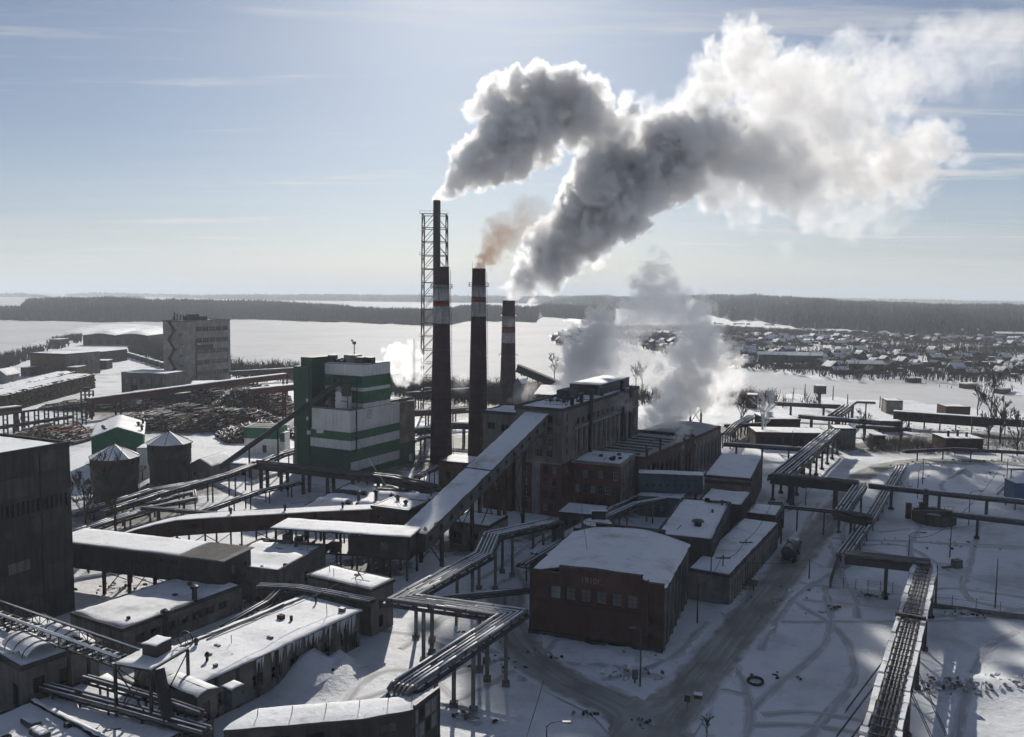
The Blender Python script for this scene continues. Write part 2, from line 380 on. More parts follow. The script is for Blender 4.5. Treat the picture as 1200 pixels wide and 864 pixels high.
def clutter(B, n, seed, z=None, x0=.8, x1=None, y0=.8, y1=None):
    rn = random.Random(seed); z = (z if z is not None else B.z) + .2; x1 = x1 or B.L - .8; y1 = y1 or B.W - .8
    for k in range(n):
        x, y = rn.uniform(x0, x1), rn.uniform(y0, y1); t = rn.random()
        if t < .14: vent(B.root, x, y, z, rn.uniform(.3, .9), rn.uniform(.12, .22))
        elif t < .5: a = rn.uniform(.3, .9); B.add(MB().box(x, x + a, y, y + a * rn.uniform(.6, 1.4), z - .2, z + rn.uniform(.2, .8), rn.choice(('steel_dark', 'steel_grey', 'brick_dark'))), 'roof_box')
        elif t < .7: an = rn.choice((0, 1.57)) + rn.gauss(0, .06); l = rn.uniform(2, 7); e = Vector((math.cos(an), math.sin(an), 0)) * l; B.add(MB().tube([(x, y, z + .12), (min(max(x + e.x, .3), B.L - .3), min(max(y + e.y, .3), B.W - .3), z + .12)], rn.uniform(.06, .12), rn.choice(('pipe_dark', 'pipe_rust')), 5), 'roof_pipe')
        elif t < .85: an = rn.random() * 3; l = rn.uniform(.5, 1.6); B.add(MB().beam((x, y, z + .05), (x + math.cos(an) * l, y + math.sin(an) * l, z + .12), .25, .06, rn.choice(('wood', 'steel_dark'))), 'loose_board')
        else: B.add(MB().beam((x, y, z - .1), (x + rn.uniform(-.1, .1), y, z + rn.uniform(.8, 2.0)), .06, .06, 'steel_dark'), 'roof_rod')
def roofquad(A, B, z, D=None, W=None, ang=None):
    a = G(*A, z); b = G(*B, z); d = b - a; an = math.degrees(math.atan2(d.y, d.x)) if ang is None else ang
    u = Vector((math.cos(R(an)), math.sin(R(an)), 0)); v = Vector((-u.y, u.x, 0)); L = d.dot(u)
    if D is not None: W = (G(*D, z) - a).dot(v)
    return a, an, L, W
def bld(name, label, cat, A, B, z, D=None, W=None, ang=None, base=0.0, group=None):
    a, an, L, W = roofquad(A, B, z, D, W, ang)
    return Bld(name, label, cat, a, an, L, W, z, base, group)
def row(x0, n, dx, z, w, h, st='sash'): return [(x0 + i * dx, z, w, h, st) for i in range(n)]
def vent(root, x, y, z, h=1.2, r=.35, name='vent'):
    b = MB(); b.tube([(x, y, z - .1), (x, y, z + h)], r, 'steel_dark', 8); b.lathe((x, y, z + h), [(r * 1.7, .05), (r * 1.5, .35), (.05, .6)], 'steel_dark', 8); b.build(name, root)
# ------------------------------------------------------------------ pipe racks
def offset_path(P, off):
    out = []; K = len(P)
    for i, p in enumerate(P):
        d0 = (P[i] - P[i - 1]) if i > 0 else (P[1] - P[0]); d1 = (P[i + 1] - P[i]) if i < K - 1 else (P[-1] - P[-2])
        d0 = Vector((d0.x, d0.y, 0)); d1 = Vector((d1.x, d1.y, 0))
        if d0.length < 1e-4: d0 = d1
        if d1.length < 1e-4: d1 = d0
        d0.normalize(); d1.normalize(); n0 = Vector((d0.y, -d0.x, 0)); n1 = Vector((d1.y, -d1.x, 0)); n = (n0 + n1)
        n = n.normalized() if n.length > .2 else n0
        k = 1 / max(.45, n.dot(n0)); out.append(p + n * off * k)
    return out
def rack(name, label, P, width=2.4, pipes=((-.7, .25, 'pipe'), (0, .3, 'pipe'), (.7, .25, 'pipe_dark')), every=9.0, post='pair', deckh=.45, postw=.4, zg=0.0, snow=True, deckm='steel_dark', postm='concrete', cat='pipe bridge', group=None, rise=0.0, first=.5, foot=True, railing=False, flange=0):
    """P: centre line of the deck's top, a list of points"""
    P = [Vector(p) for p in P]; base = Vector((P[0].x, P[0].y, zg)); root = thing(name, label, cat, base, 0, group); Q = [p - base for p in P]
    if deckh:
        for sgn in (-1, 1):
            b = MB(); E = offset_path(Q, sgn * width / 2)
            for i in range(len(E) - 1): b.beam(E[i] - Vector((0, 0, deckh / 2)), E[i + 1] - Vector((0, 0, deckh / 2)), .18, deckh, deckm)
            b.build('side_beam', root)
        b = MB()
        for i in range(len(Q) - 1):
            a, c = Q[i], Q[i + 1]; ln = (c - a).length; k = max(1, int(ln / 2.2)); d = (c - a).normalized(); n = Vector((d.y, -d.x, 0)).normalized() * (width / 2)
            for j in range(k + 1):
                p = a + d * (ln * j / k) - Vector((0, 0, deckh * .4)); MB().beam(p - n, p + n, .16, .2, deckm).build('cross_beam', root)
    for (off, r, m) in pipes:
        E = [q + Vector((0, 0, r + .04 + rise)) for q in offset_path(Q, off)]
        MB().tube(E, r, m, 8).build('pipe', root, smooth=True)
        if snow and r > .12:
            E2 = [q + Vector((0, 0, r * .86)) for q in E]; b = MB(); rr = random.Random(int(off * 100 + r * 1000))
            for i in range(len(E2) - 1):
                a, c = E2[i], E2[i + 1]; t = 0.0; ln = (c - a).length
                if abs((c - a).normalized().z) > .6: continue
                while t < ln:
                    e = min(ln, t + rr.uniform(3, 12)); b.tube([a.lerp(c, t / ln), a.lerp(c, e / ln)], r * .42, 'snow_roof', 6); t = e + rr.choice((0, 0, .4, 1.5))
            if b.v: b.build('snow_strip', root, smooth=True)
        if flange and r > .2:
            L0 = 0.0; fm = None
            for i in range(len(E) - 1):
                a, c = E[i], E[i + 1]; ln = (c - a).length; t = (flange * .37 + abs(off) * 2) % flange
                while t < ln - .4:
                    p = a.lerp(c, t / ln); dd = (c - a).normalized() * .09; MB().tube([p - dd, p + dd], r * 1.22, 'steel_dark', 8).build('flange', root); t += flange
    # posts
    if post:
        for i in range(len(Q) - 1):
            a, c = Q[i], Q[i + 1]; pl = Vector((c.x - a.x, c.y - a.y, 0)); ln = pl.length
            if ln < every * .35: continue
            k = max(1, round(ln / every)); d = pl.normalized(); n = Vector((d.y, -d.x, 0))
            for j in range(k):
                t = (j + first) / k; p = a.lerp(c, t); top = p.z - deckh
                offs = (-width * .42, width * .42) if post in ('pair', 'lattice') else (0,)
                for o_ in offs:
                    b = MB(); x, y = p.x + n.x * o_, p.y + n.y * o_; w = postw / 2
                    b.box(x - w, x + w, y - w, y + w, -.3, top, postm)
                    if foot: b.box(x - w * 2, x + w * 2, y - w * 2, y + w * 2, -.3, .55, postm)
                    b.build('post', root)
                if post == 'lattice':
                    b = MB(); A = p + n * offs[0]; C = p + n * offs[1]; z = .3; f = 1
                    while z + 1.3 < top:
                        b.beam((A.x, A.y, z if f > 0 else z + 1.3), (C.x, C.y, z + 1.3 if f > 0 else z), .09, .09, postm); z += 1.3; f = -f
                    if b.v: b.build('bracing', root)
    if railing:
        b = MB(); E = offset_path(Q, width / 2)
        for i in range(len(E) - 1):
            a, c = E[i], E[i + 1]; ln = (c - a).length; k = max(1, int(ln / 2))
            for j in range(k + 1): p = a.lerp(c, j / k); b.beam(p, p + Vector((0, 0, 1.1)), .06, .06, deckm)
            for z in (.6, 1.1): b.beam(a + Vector((0, 0, z)), c + Vector((0, 0, z)), .05, .05, deckm)
        b.build('railing', root)
    return root
# ================================================================== ground, lake, hills
LAKE = -1.5
def gp(lst, z=LAKE): return [tuple(G(x, y, z)[:2]) for x, y in lst]
SHORE = [(0, 416), (40, 404), (60, 396), (95, 384), (130, 380), (187, 383), (200, 408), (268, 425), (350, 430), (430, 442), (500, 452), (560, 455), (600, 457), (650, 452), (700, 456), (760, 460), (850, 462), (900, 462), (960, 465), (1060, 472), (1140, 478), (1200, 488), (1500, 512)]
near_land = [(-2600, -400), (-2600, 700)] + gp(SHORE) + [(1500, 250), (1500, -400)]
VSHORE = [(655, 377), (700, 380), (715, 398), (760, 413), (800, 421), (850, 432), (900, 437), (960, 446), (1000, 448), (1060, 442), (1100, 448), (1200, 468), (1500, 486)]
village_land = gp(VSHORE) + [(3500, 300), (4800, 3500), (350, 3600), (110, 1800)]
island_land = gp([(643, 394), (660, 388), (692, 383), (703, 392), (690, 402), (668, 406), (648, 402)])
def is_land(x, y):
    if y < 380: return True
    return inside((x, y), near_land) or inside((x, y), village_land) or inside((x, y), island_land)
def axis(segs):
    out = []
    for a, b, st in segs:
        n = max(1, int((b - a) / st)); out += [a + (b - a) * i / n for i in range(n)]
    return out + [segs[-1][1]]
GX = axis([(-16000, -3000, 1600), (-3000, -700, 120), (-700, -140, 20), (-140, 150, 1.5), (150, 700, 16), (700, 3000, 110), (3000, 16000, 1600)])
GY = axis([(-400, 60, 60), (60, 240, 1.5), (240, 420, 5), (420, 1300, 12), (1300, 3600, 110), (3600, 20000, 1600)])
RN = random.Random(5)
# mounds of ploughed snow: centre, radius, height
MOUND = [(*G(366, 795)[:2], 5.0, 2.2), (*G(392, 783)[:2], 3.5, 1.2), (*G(700, 770)[:2], 5, .8), (*G(660, 765)[:2], 4, .7), (*G(1140, 800)[:2], 3, .45), (*G(1165, 806)[:2], 3, .6), (*G(1190, 810)[:2], 3, .5), (*G(745, 775)[:2], 4, .7),
         (*G(1075, 548)[:2], 7, 1.4), (*G(1110, 558)[:2], 9, 1.3), (*G(1128, 560)[:2], 6, 1.1), (*G(640, 760)[:2], 4, .6), (*G(885, 640)[:2], 3, .5), (*G(1126, 713)[:2], 3, .8), (*G(1065, 622)[:2], 3, .5), (*G(540, 742)[:2], 4, .5)]
ROADS = {'road': [(700, 960), (742, 900), (770, 858), (815, 800), (866, 738), (905, 690), (935, 652), (962, 620), (984, 592), (1000, 570), (1014, 556), (1040, 546), (1090, 540), (1150, 541), (1210, 545)],
         'service_road': [(596, 690), (592, 716), (600, 742), (622, 770), (655, 795), (690, 812), (722, 828), (742, 846), (756, 862)]}
ROADW = {k: [G(*p) for p in v] for k, v in ROADS.items()}
def smooth_path(P, n=6):
    out = []
    for i in range(len(P) - 1):
        p0, p1, p2, p3 = P[max(0, i - 1)], P[i], P[i + 1], P[min(len(P) - 1, i + 2)]
        for k in range(n):
            t = k / n; out.append(.5 * ((2 * p1) + (p2 - p0) * t + (2 * p0 - 5 * p1 + 4 * p2 - p3) * t * t + (3 * p1 - p0 - 3 * p2 + p3) * t ** 3))
    return out + [P[-1]]
ROADS_ = {k: smooth_path(v) for k, v in ROADW.items()}
def road_dist(x, y):
    if not (-30 < x < 200 and 60 < y < 300): return 99
    best = 1e9
    for P in ROADS_.values():
        for p in P:
            q = (p.x - x) ** 2 + (p.y - y) ** 2
            if q < best: best = q
    return math.sqrt(best)
def ground_z(x, y):
    if not is_land(x, y): return -4.0
    if y > 700 or abs(x) > 400: return .3 * fbm(x * .01, y * .01)
    z = .16 * fbm(x * .05, y * .05, 1.2) + .07 * fbm(x * .21, y * .21, 4.2)
    for mx_, my_, r, h in MOUND:
        q = ((x - mx_) ** 2 + (y - my_) ** 2) / (r * r)
        if q < 4: z += h * math.exp(-q * 1.6) * (1 + .9 * fbm(x * .5, y * .5, 7.7))
    d = road_dist(x, y)
    if d < 12: k = min(1, max(0, (d - 3.2) / 3.0)); z = z * k - .12 * (1 - k) + .24 * math.exp(-((d - 4.6) / 1.3) ** 2) * (1 + .8 * fbm(x * .35, y * .35, 9))
    if (x - JX) ** 2 + (y - JY) ** 2 < 110: z = min(z, -.10)
    return z
JX, JY = G(738, 845)[:2]
b = MB(); nx, ny = len(GX), len(GY)
for y in GY:
    for x in GX: b.v.append((x, y, ground_z(x, y)))
mi = b.mi('snow')
for j in range(ny - 1):
    for i in range(nx - 1): a = j * nx + i; b.f.append((a, a + 1, a + nx + 1, a + nx)); b.m.append(mi)
DARK_SPOTS = [(*G(x, y)[:2], r) for x, y, r in ((150, 600, 17), (200, 575, 14), (500, 540, 18), (560, 520, 22), (660, 630, 11), (690, 600, 11), (250, 490, 42), (180, 480, 34), (300, 480, 30), (70, 510, 20), (430, 665, 9), (330, 700, 6), (880, 505, 18), (540, 480, 34), (1010, 525, 12), (1100, 520, 22), (540, 640, 7), (870, 515, 13), (760, 590, 12), (440, 555, 9), (120, 640, 9), (800, 575, 10), (230, 575, 8), (1160, 512, 16), (940, 520, 10), (620, 470, 40))]  # centres and radii of the darker ground patches
go_ = b.build('ground', smooth=True); sv = []
for (x, y, z) in b.v:
    k = 0.0
    if 60 < y < 700 and abs(x) < 420:
        for sx_, sy_, r_ in DARK_SPOTS:
            q = ((x - sx_) ** 2 + (y - sy_) ** 2) / (r_ * r_)
            if q < 6: k = max(k, math.exp(-q * .8))
        d_ = road_dist(x, y) if y < 260 else 99
        if d_ < 8: k = max(k, .32 * (1 - d_ / 8))
    sv.append(k)
go_.data.attributes.new('dark_ground', 'FLOAT', 'POINT').data.foreach_set('value', sv)
tag(go_, kind='structure')
b = MB(); b.face([(-16000, 360, LAKE), (16000, 360, LAKE), (16000, 30000, LAKE), (-16000, 30000, LAKE)], 'ice')
tag(b.build('lake_ice'), kind='structure')
# roads: packed dirty snow, ruts along the way, ragged rims
def road_material(name, c1, c2, c3, e0, e1):
    m = bpy.data.materials.new(name); m.use_nodes = True; t = m.node_tree; N = t.nodes; L = t.links; p = N['Principled BSDF']; p.inputs['Roughness'].default_value = .8
    uv = N.new('ShaderNodeUVMap'); sp = N.new('ShaderNodeSeparateXYZ'); L.new(uv.outputs[0], sp.inputs[0])
    def nzz(sx, sy, det, sc_=1):
        mp = N.new('ShaderNodeMapping'); L.new(uv.outputs[0], mp.inputs[0]); mp.inputs['Scale'].default_value = (sx, sy, 1); q = N.new('ShaderNodeTexNoise'); L.new(mp.outputs[0], q.inputs['Vector']); q.inputs['Scale'].default_value = sc_; q.inputs['Detail'].default_value = det; return q.outputs['Fac']
    def mth(op, a, b_=None):
        q = N.new('ShaderNodeMath'); q.operation = op
        for i, v in enumerate((a, b_)):
            if v is None: continue
            if isinstance(v, (int, float)): q.inputs[i].default_value = v
            else: L.new(v, q.inputs[i])
        return q.outputs[0]
    def mr(v, a, b_, c, d):
        q = N.new('ShaderNodeMapRange'); q.interpolation_type = 'SMOOTHSTEP'; L.new(v, q.inputs[0])
        for i, k in enumerate((a, b_, c, d)): q.inputs[i + 1].default_value = k
        return q.outputs[0]
    def mixc(f, a, b_):
        q = N.new('ShaderNodeMix'); q.data_type = 'RGBA'
        for s_, v in ((0, f), (6, a), (7, b_)):
            if isinstance(v, tuple): q.inputs[s_].default_value = (*v, 1)
            else: L.new(v, q.inputs[s_])
        return q.outputs[2]
    ruts = mr(nzz(1.6, .03, 4), .40, .60, 0, 1); blot = mr(nzz(.25, .12, 6), .35, .65, 0, 1)
    c = mixc(ruts, c1, c2); c = mixc(blot, c, c3)
    edge = mth('ADD', mth('ABSOLUTE', sp.outputs[0]), mth('MULTIPLY', mth('SUBTRACT', nzz(.5, .25, 6), .5), 3.0))
    c = mixc(mr(edge, e0, e1, 0, 1), c, (.62, .64, .67)); L.new(c, p.inputs['Base Color'])
    bp = N.new('ShaderNodeBump'); bp.inputs['Distance'].default_value = .12; L.new(nzz(1.2, .06, 5), bp.inputs['Height']); L.new(bp.outputs[0], p.inputs['Normal'])
    MATS[name] = m
road_material('packed_road', (.25, .24, .225), (.37, .36, .35), (.18, .17, .155), 2.3, 3.8)
road_material('snow_track', (.30, .30, .31), (.55, .56, .58), (.40, .40, .41), .25, 1.0)
TRACKS = [[(1150, 612), (1142, 640), (1134, 668), (1128, 690), (1140, 706)], [(1135, 560), (1105, 566), (1112, 578), (1160, 580), (1215, 577)], [(892, 838), (950, 836), (1010, 846), (1070, 862)], [(880, 850), (960, 852), (1040, 868)], [(640, 720), (625, 700), (606, 672), (598, 650)], [(1000, 640), (1060, 640), (1120, 672), (1200, 690)], [(900, 700), (930, 706), (985, 742), (1000, 790), (960, 850), (930, 880)], [(1120, 880), (1130, 820), (1150, 770), (1190, 740)], [(830, 760), (860, 780), (880, 830), (870, 880)], [(700, 800), (740, 790), (790, 770), (830, 730)], [(400, 830), (440, 790), (500, 790), (560, 850)], [(1060, 700), (1110, 690), (1200, 700)], [(960, 590), (930, 640), (880, 700), (840, 750)], [(520, 760), (500, 745), (515, 725), (540, 715)]]
rq = random.Random(19)
def arc(px, py, an, n=6, st=9, bend=.2):
    p = G(px, py); out = [p]
    for k in range(n): an += rq.uniform(-bend, bend); p = p + Vector((math.cos(an), math.sin(an), 0)) * st; out.append(p)
    return smooth_path(out, 5)
ARCS = [arc(rq.choice((880, 930, 1000, 1070, 1130)) + rq.uniform(-30, 30), rq.uniform(600, 850), rq.choice((.9, 1.1, 2.6, 0, .2))) for _ in range(16)] + [arc(x_, y_, a_) for x_, y_, a_ in ((520, 830, .8), (420, 820, .6), (470, 760, 1.2), (130, 690, .4), (280, 640, .1), (240, 600, .3), (340, 590, .2), (560, 680, 1.2), (610, 800, 1.5), (180, 560, .2), (1100, 545, .1), (960, 540, 1.0), (1040, 525, .1))]
ALL = [(k, v, 3.9) for k, v in ROADS_.items()] + [('tyre_track', smooth_path([G(*p) for p in t_]), 1.5) for t_ in TRACKS] + [('tyre_track', a_, .8) for a_ in ARCS]
for nm, P, W in ALL:
    me = bpy.data.meshes.new(nm); V = []; UV = []; Fc = []; s = 0; K = 9
    for i, p in enumerate(P):
        d = (P[min(i + 1, len(P) - 1)] - P[max(i - 1, 0)]); d.z = 0; d.normalize(); n = Vector((d.y, -d.x, 0))
        if i: s += (p - P[i - 1]).length
        for k in range(K):
            o = -W + 2 * W * k / (K - 1); q = p + n * o; zr = -.02 + .05 * math.cos(o * 2.4) if abs(o) < 3.4 else .02; zr += (ground_z(q.x, q.y) - .02 if nm == 'tyre_track' else 0)
            oth = ROADS_['service_road' if nm == 'road' else 'road'] if nm in ROADS_ else ()
            near = min(((r_.x - q.x) ** 2 + (r_.y - q.y) ** 2 for r_ in oth), default=999)
            V.append((q.x, q.y, (zr if near > 30 else 0) + .05 + (.02 if nm == 'road' else 0))); UV.append((o if near > 26 else o * .3, s))
    for i in range(len(P) - 1):
        for k in range(K - 1): a = i * K + k; Fc.append((a, a + 1, a + K + 1, a + K))
    me.from_pydata(V, [], Fc); uvl = me.uv_layers.new(name='UVMap')
    for lp in me.loops: uvl.data[lp.index].uv = UV[lp.vertex_index]
    me.materials.append(MATS['packed_road' if nm != 'tyre_track' else 'snow_track']); me.polygons.foreach_set('use_smooth', [True] * len(Fc))
    tag(link(nm, me), kind='structure')
# ------------------------------------------------------------------ wooded hills and islands
def lerp_cols(cols, px):
    for a, c in zip(cols, cols[1:]):
        if a[0] <= px <= c[0]:
            t = (px - a[0]) / (c[0] - a[0]); o_ = [a[i] + (c[i] - a[i]) * t for i in range(4)]; o_[1] *= 1 + RAG * fbm(px * .021, 3.7, cols[0][1] * .01) + RAG * .5 * fbm(px * .11, 1.7, cols[0][1] * .01); return o_
    return list(cols[0] if px < cols[0][0] else cols[-1])
RAG = .03
def hill(name, forest_label, cols, ntree, th, seed, step=12, rt=3.0):
    """cols: (px, near distance, far distance, height)"""
    rn = random.Random(seed); K = 9; b = MB(); px = cols[0][0]; xs = []
    while px < cols[-1][0]: xs.append(px); px += step
    xs.append(cols[-1][0])
    def zf(px, t, d0, d1, h):
        e = min(1, (px - cols[0][0]) / 30, (cols[-1][0] - px) / 30); return LAKE - .6 + (h * math.sin(math.pi * min(1, max(0, t))) ** .7 * max(0, e) ** .6 if h else 0) * (1 + .25 * fbm(px * .02 + seed, t * 3, 1.5))+ .9
    for x in xs:
        c = lerp_cols(cols, x)
        for k in range(K): t = k / (K - 1); Y = c[1] + (c[2] - c[1]) * t; b.v.append(((x - 600) / 1000 * Y, Y, zf(x, t, c[1], c[2], c[3]) if 0 < k < K - 1 else LAKE - .5))
    mi = b.mi('forest_floor')
    for i in range(len(xs) - 1):
        for k in range(K - 1): a = i * K + k; b.f.append((a, a + K, a + K + 1, a + 1)); b.m.append(mi)
    tag(b.build(name, smooth=True), kind='structure')
    V = []; Fc = []; x0, x1 = cols[0][0], cols[-1][0]
    for i in range(ntree):
        x = rn.uniform(x0, x1); c = lerp_cols(cols, x); t = rn.random() ** 1.5 * .98 + .005; Y = c[1] + (c[2] - c[1]) * t; X = (x - 600) / 1000 * Y
        z = zf(x, t, c[1], c[2], c[3]) - .8; hh = th * rn.uniform(.55, 1.35) * (1 + .45 * fbm(X * .006, Y * .003, seed) + .2 * fbm(X * .03, Y * .01, seed)); r = rt * rn.uniform(.7, 1.3); a0 = rn.random() * 6.28; k0 = len(V)
        for j in range(4): a = a0 + j * 1.571; V.append((X + r * math.cos(a), Y + r * math.sin(a), z + hh * .05))
        V.append((X + rn.uniform(-.5, .5), Y, z + hh))
        Fc += [(k0 + j, k0 + (j + 1) % 4, k0 + 4) for j in range(4)]
    me = bpy.data.meshes.new('forest'); me.from_pydata(V, [], Fc); me.materials.append(MATS['conifer']); tag(link('forest', me), forest_label, 'forest', kind='stuff')
hill('peninsula', 'dark conifer forest covering the wooded peninsula across the frozen lake', [(-420, 1480, 2200, 8), (0, 1500, 2100, 4), (24, 1470, 2100, 5), (32, 1440, 3000, 17), (120, 1420, 3100, 24), (190, 1420, 3000, 20), (300, 1620, 3000, 18), (400, 1540, 2700, 13), (430, 1500, 2300, 8), (500, 1420, 2300, 8), (530, 1440, 2500, 10), (545, 1660, 2700, 12), (600, 1640, 2700, 12), (627, 1620, 2600, 12), (632, 2050, 3000, 14), (690, 1780, 3300, 16), (720, 1720, 3300, 18)], 30000, 11.5, 11)
RAG = .16
hill('wooded_ridge', 'dark forest rising behind the village to the right horizon', [(640, 3300, 6800, 40), (760, 3000, 6200, 46), (850, 2000, 5600, 48), (880, 1800, 5200, 46), (950, 1450, 4700, 36), (1050, 1300, 4300, 27), (1200, 1200, 4000, 21), (1500, 1200, 4000, 20)], 36000, 12.5, 12, rt=3.6)
RAG = .03
hill('far_shore', 'far wooded shore beyond the second lake on the horizon', [(230, 6800, 9000, 14), (300, 6000, 8500, 22), (420, 5600, 8500, 30), (520, 5400, 8500, 32), (640, 5200, 8500, 36), (700, 5200, 8500, 40)], 5000, 16, 13, rt=9)
hill('far_hills', 'hazy blue wooded hills far behind the ridge on the right', [(820, 7000, 11000, 52), (950, 7000, 11000, 46), (1100, 7000, 11000, 36), (1500, 7000, 11000, 30)], 3500, 16, 14, rt=10)
for i, (lab, cols, n) in enumerate((('low wooded island at the left edge of the horizon', [(-260, 6300, 7000, 16), (58, 6300, 7000, 16)], 700), ('long wooded island left of centre on the horizon', [(78, 8200, 9300, 22), (120, 8200, 9300, 26), (240, 8200, 9300, 20)], 700),
                                 ('tiny dark wooded islet in front of the long island', [(144, 5300, 5600, 8), (170, 5300, 5600, 8)], 160), ('flat wooded island on the horizon right of the islet', [(205, 7200, 7900, 12), (290, 7200, 7900, 10)], 400))):
    hill('island', lab, cols, n, 15, 20 + i, 10, 7)
# ------------------------------------------------------------------ scrub (nobody could count it)
def spikes(label, poly, n, h0, h1, m, seed, z=0.0, r=.25, fan=3, clump=.02, thr=-.12):
    rn = random.Random(seed); xs = [p[0] for p in poly]; ys = [p[1] for p in poly]; V = []; Fc = []; c = 0; tries = 0
    while c < n and tries < n * 12:
        tries += 1; x, y = rn.uniform(min(xs), max(xs)), rn.uniform(min(ys), max(ys))
        if not inside((x, y), poly): continue
        if fbm(x * clump, y * clump, seed) < thr and rn.random() < .93: continue
        c += 1; hh = rn.uniform(h0, h1)
        for k in range(fan):
            a = rn.random() * 6.28; q = rn.uniform(.05, .45) * hh; k0 = len(V); t = Vector((x + q * math.cos(a), y + q * math.sin(a), z + hh * rn.uniform(.6, 1)))
            V += [(x - r, y, z - .2), (x + r, y + r, z - .2), tuple(t)]; Fc.append((k0, k0 + 1, k0 + 2))
            for e in range(2):
                u = rn.uniform(.3, .8); p = Vector((x, y, z)).lerp(t, u); a2 = rn.random() * 6.28; k0 = len(V); V += [(p.x, p.y, p.z), (p.x, p.y + .1, p.z + r * .8), (p.x + hh * .28 * math.cos(a2), p.y + hh * .28 * math.sin(a2), p.z + hh * .22)]; Fc.append((k0, k0 + 1, k0 + 2))
    me = bpy.data.meshes.new('scrub'); me.from_pydata(V, [], Fc); me.materials.append(MATS[m]); tag(link('scrub', me), label, 'scrub', kind='stuff')
spikes('bare brown scrub along the left lake shore', gp([(-60, 440), (-20, 425), (40, 409), (62, 399), (96, 394), (96, 402), (60, 412), (30, 424), (0, 436)], 0), 900, 3, 7, 'scrub', 31, r=.35)
spikes('bare birch scrub on the shore behind the office block', gp([(150, 412), (188, 400), (200, 413), (268, 428), (350, 434), (352, 446), (268, 441), (200, 432), (170, 425)], 0), 1500, 4, 10, 'scrub', 32, r=.35)
spikes('bare shoreline thicket behind the chimneys', gp([(440, 448), (500, 455), (600, 460), (650, 456), (645, 472), (590, 474), (500, 470), (440, 462)], 0), 1100, 4, 10, 'scrub', 33, r=.3)
spikes('bare trees and brush along the near bank right of the steam', gp([(660, 458), (760, 463), (850, 466), (900, 466), (960, 469), (955, 478), (850, 478), (660, 472)], 0), 700, 2.5, 8, 'scrub', 34, r=.25)
spikes('bare trees and brush scattered among the village houses', gp([(700, 384), (850, 384), (1000, 392), (1200, 398), (1330, 405), (1330, 466), (1200, 460), (1100, 446), (1000, 446), (900, 434), (850, 430), (760, 411), (715, 396)], 0), 15000, 2, 8.5, 'scrub', 35, r=.3, clump=.008, thr=-.10)
spikes('bare brush on the little village headland in the lake', gp([(647, 395), (662, 390), (690, 386), (698, 393), (688, 400), (668, 404), (650, 401)], 0), 260, 2.5, 8, 'scrub', 36, r=.35)
spikes('low brown brush on the waste ground at the right', gp([(1010, 516), (1200, 522), (1330, 520), (1330, 536), (1200, 538), (1100, 533), (1020, 530)], 0), 2200, 1.2, 4.2, 'scrub', 37, r=.05)
# ------------------------------------------------------------------ village
HM = []
for i, (l, w, h, r) in enumerate(((9, 7, 3.2, 3), (11, 8, 3.6, 3.4), (7, 6, 2.8, 2.6), (14, 8, 4.4, 2.6), (24, 11, 6.5, 2.0))):
    b = MB(); b.box(-l / 2, l / 2, -w / 2, w / 2, -.5, h, 'house_wall', ('t',))
    b.face([(l / 2, -w / 2, h), (l / 2, w / 2, h), (l / 2, 0, h + r)], 'house_wall'); b.face([(-l / 2, w / 2, h), (-l / 2, -w / 2, h), (-l / 2, 0, h + r)], 'house_wall')
    for s in (-1, 1):
        e = [(-l / 2 - .4, s * (w / 2 + .5)), (l / 2 + .4, s * (w / 2 + .5)), (l / 2 + .4, 0), (-l / 2 - .4, 0)]; q = [(x, y, h + r * (1 - abs(y) / (w / 2))) for x, y in e]
        b.hexa([(x, y, z) for x, y, z in q] + [(x, y, z + .45) for x, y, z in q], 'snow_roof' if not ((i == 3 and s == 1) or i == 2) else 'roof_felt')
    b.box(l * .15, l * .15 + .7, -.35, .35, h + r * .7, h + r + 1.0, 'brick_brown')
    for x in (-l * .3, 0, l * .28): b.box(x - .5, x + .5, -w / 2 - .04, -w / 2, h * .4, h * .8, 'glass')
    HM.append(b.mesh('village_house'))
rn = random.Random(77); placed = []; vpoly = gp([(712, 384), (850, 379), (950, 383), (1060, 389), (1200, 396), (1330, 402), (1330, 462), (1200, 455), (1120, 444), (1060, 438), (1000, 443), (960, 441), (900, 432), (850, 427), (770, 408), (722, 394)], 0)
hpx = []; ca, sa = math.cos(R(14)), math.sin(R(14)); fence = MB()
for st in range(-40, 60):
    vo = st * 46 + 300
    for sd in (-1, 1):
        t = -400
        while t < 1500:
            t += rn.uniform(15, 27); x, y = ca * t - sa * (vo + sd * 13), sa * t + ca * (vo + sd * 13)
            if not inside((x, y), vpoly) or fbm(x * .005, y * .005, 8.1) < -.06 or rn.random() < .12: continue
            hpx.append((Vector((x + rn.uniform(-3, 3), y + rn.uniform(-3, 3), 0)), sd))
            if rn.random() < .7: fx, fy = ca * t - sa * (vo + sd * 5), sa * t + ca * (vo + sd * 5); fence.beam((fx - ca * 9, fy - sa * 9, .8), (fx + ca * 9, fy + sa * 9, .8), .15, 1.6, 'house_wall')
            if rn.random() < .6: sx_, sy_ = x - sa * sd * rn.uniform(9, 14) + rn.uniform(-5, 5), y + ca * sd * rn.uniform(9, 14); fence.box(sx_ - 2, sx_ + 2, sy_ - 1.6, sy_ + 1.6, -.2, 2.2, 'house_wall'); fence.box(sx_ - 2.3, sx_ + 2.3, sy_ - 1.9, sy_ + 1.9, 2.2, 2.5, 'snow_roof')
hpx.sort(key=lambda q: q[0].y); hpx = [q for q in hpx if q[0].x / q[0].y < .63][:292]
tag(fence.build('yard_fences'), 'dark fences and little sheds in the village yards', 'fences', kind='stuff')
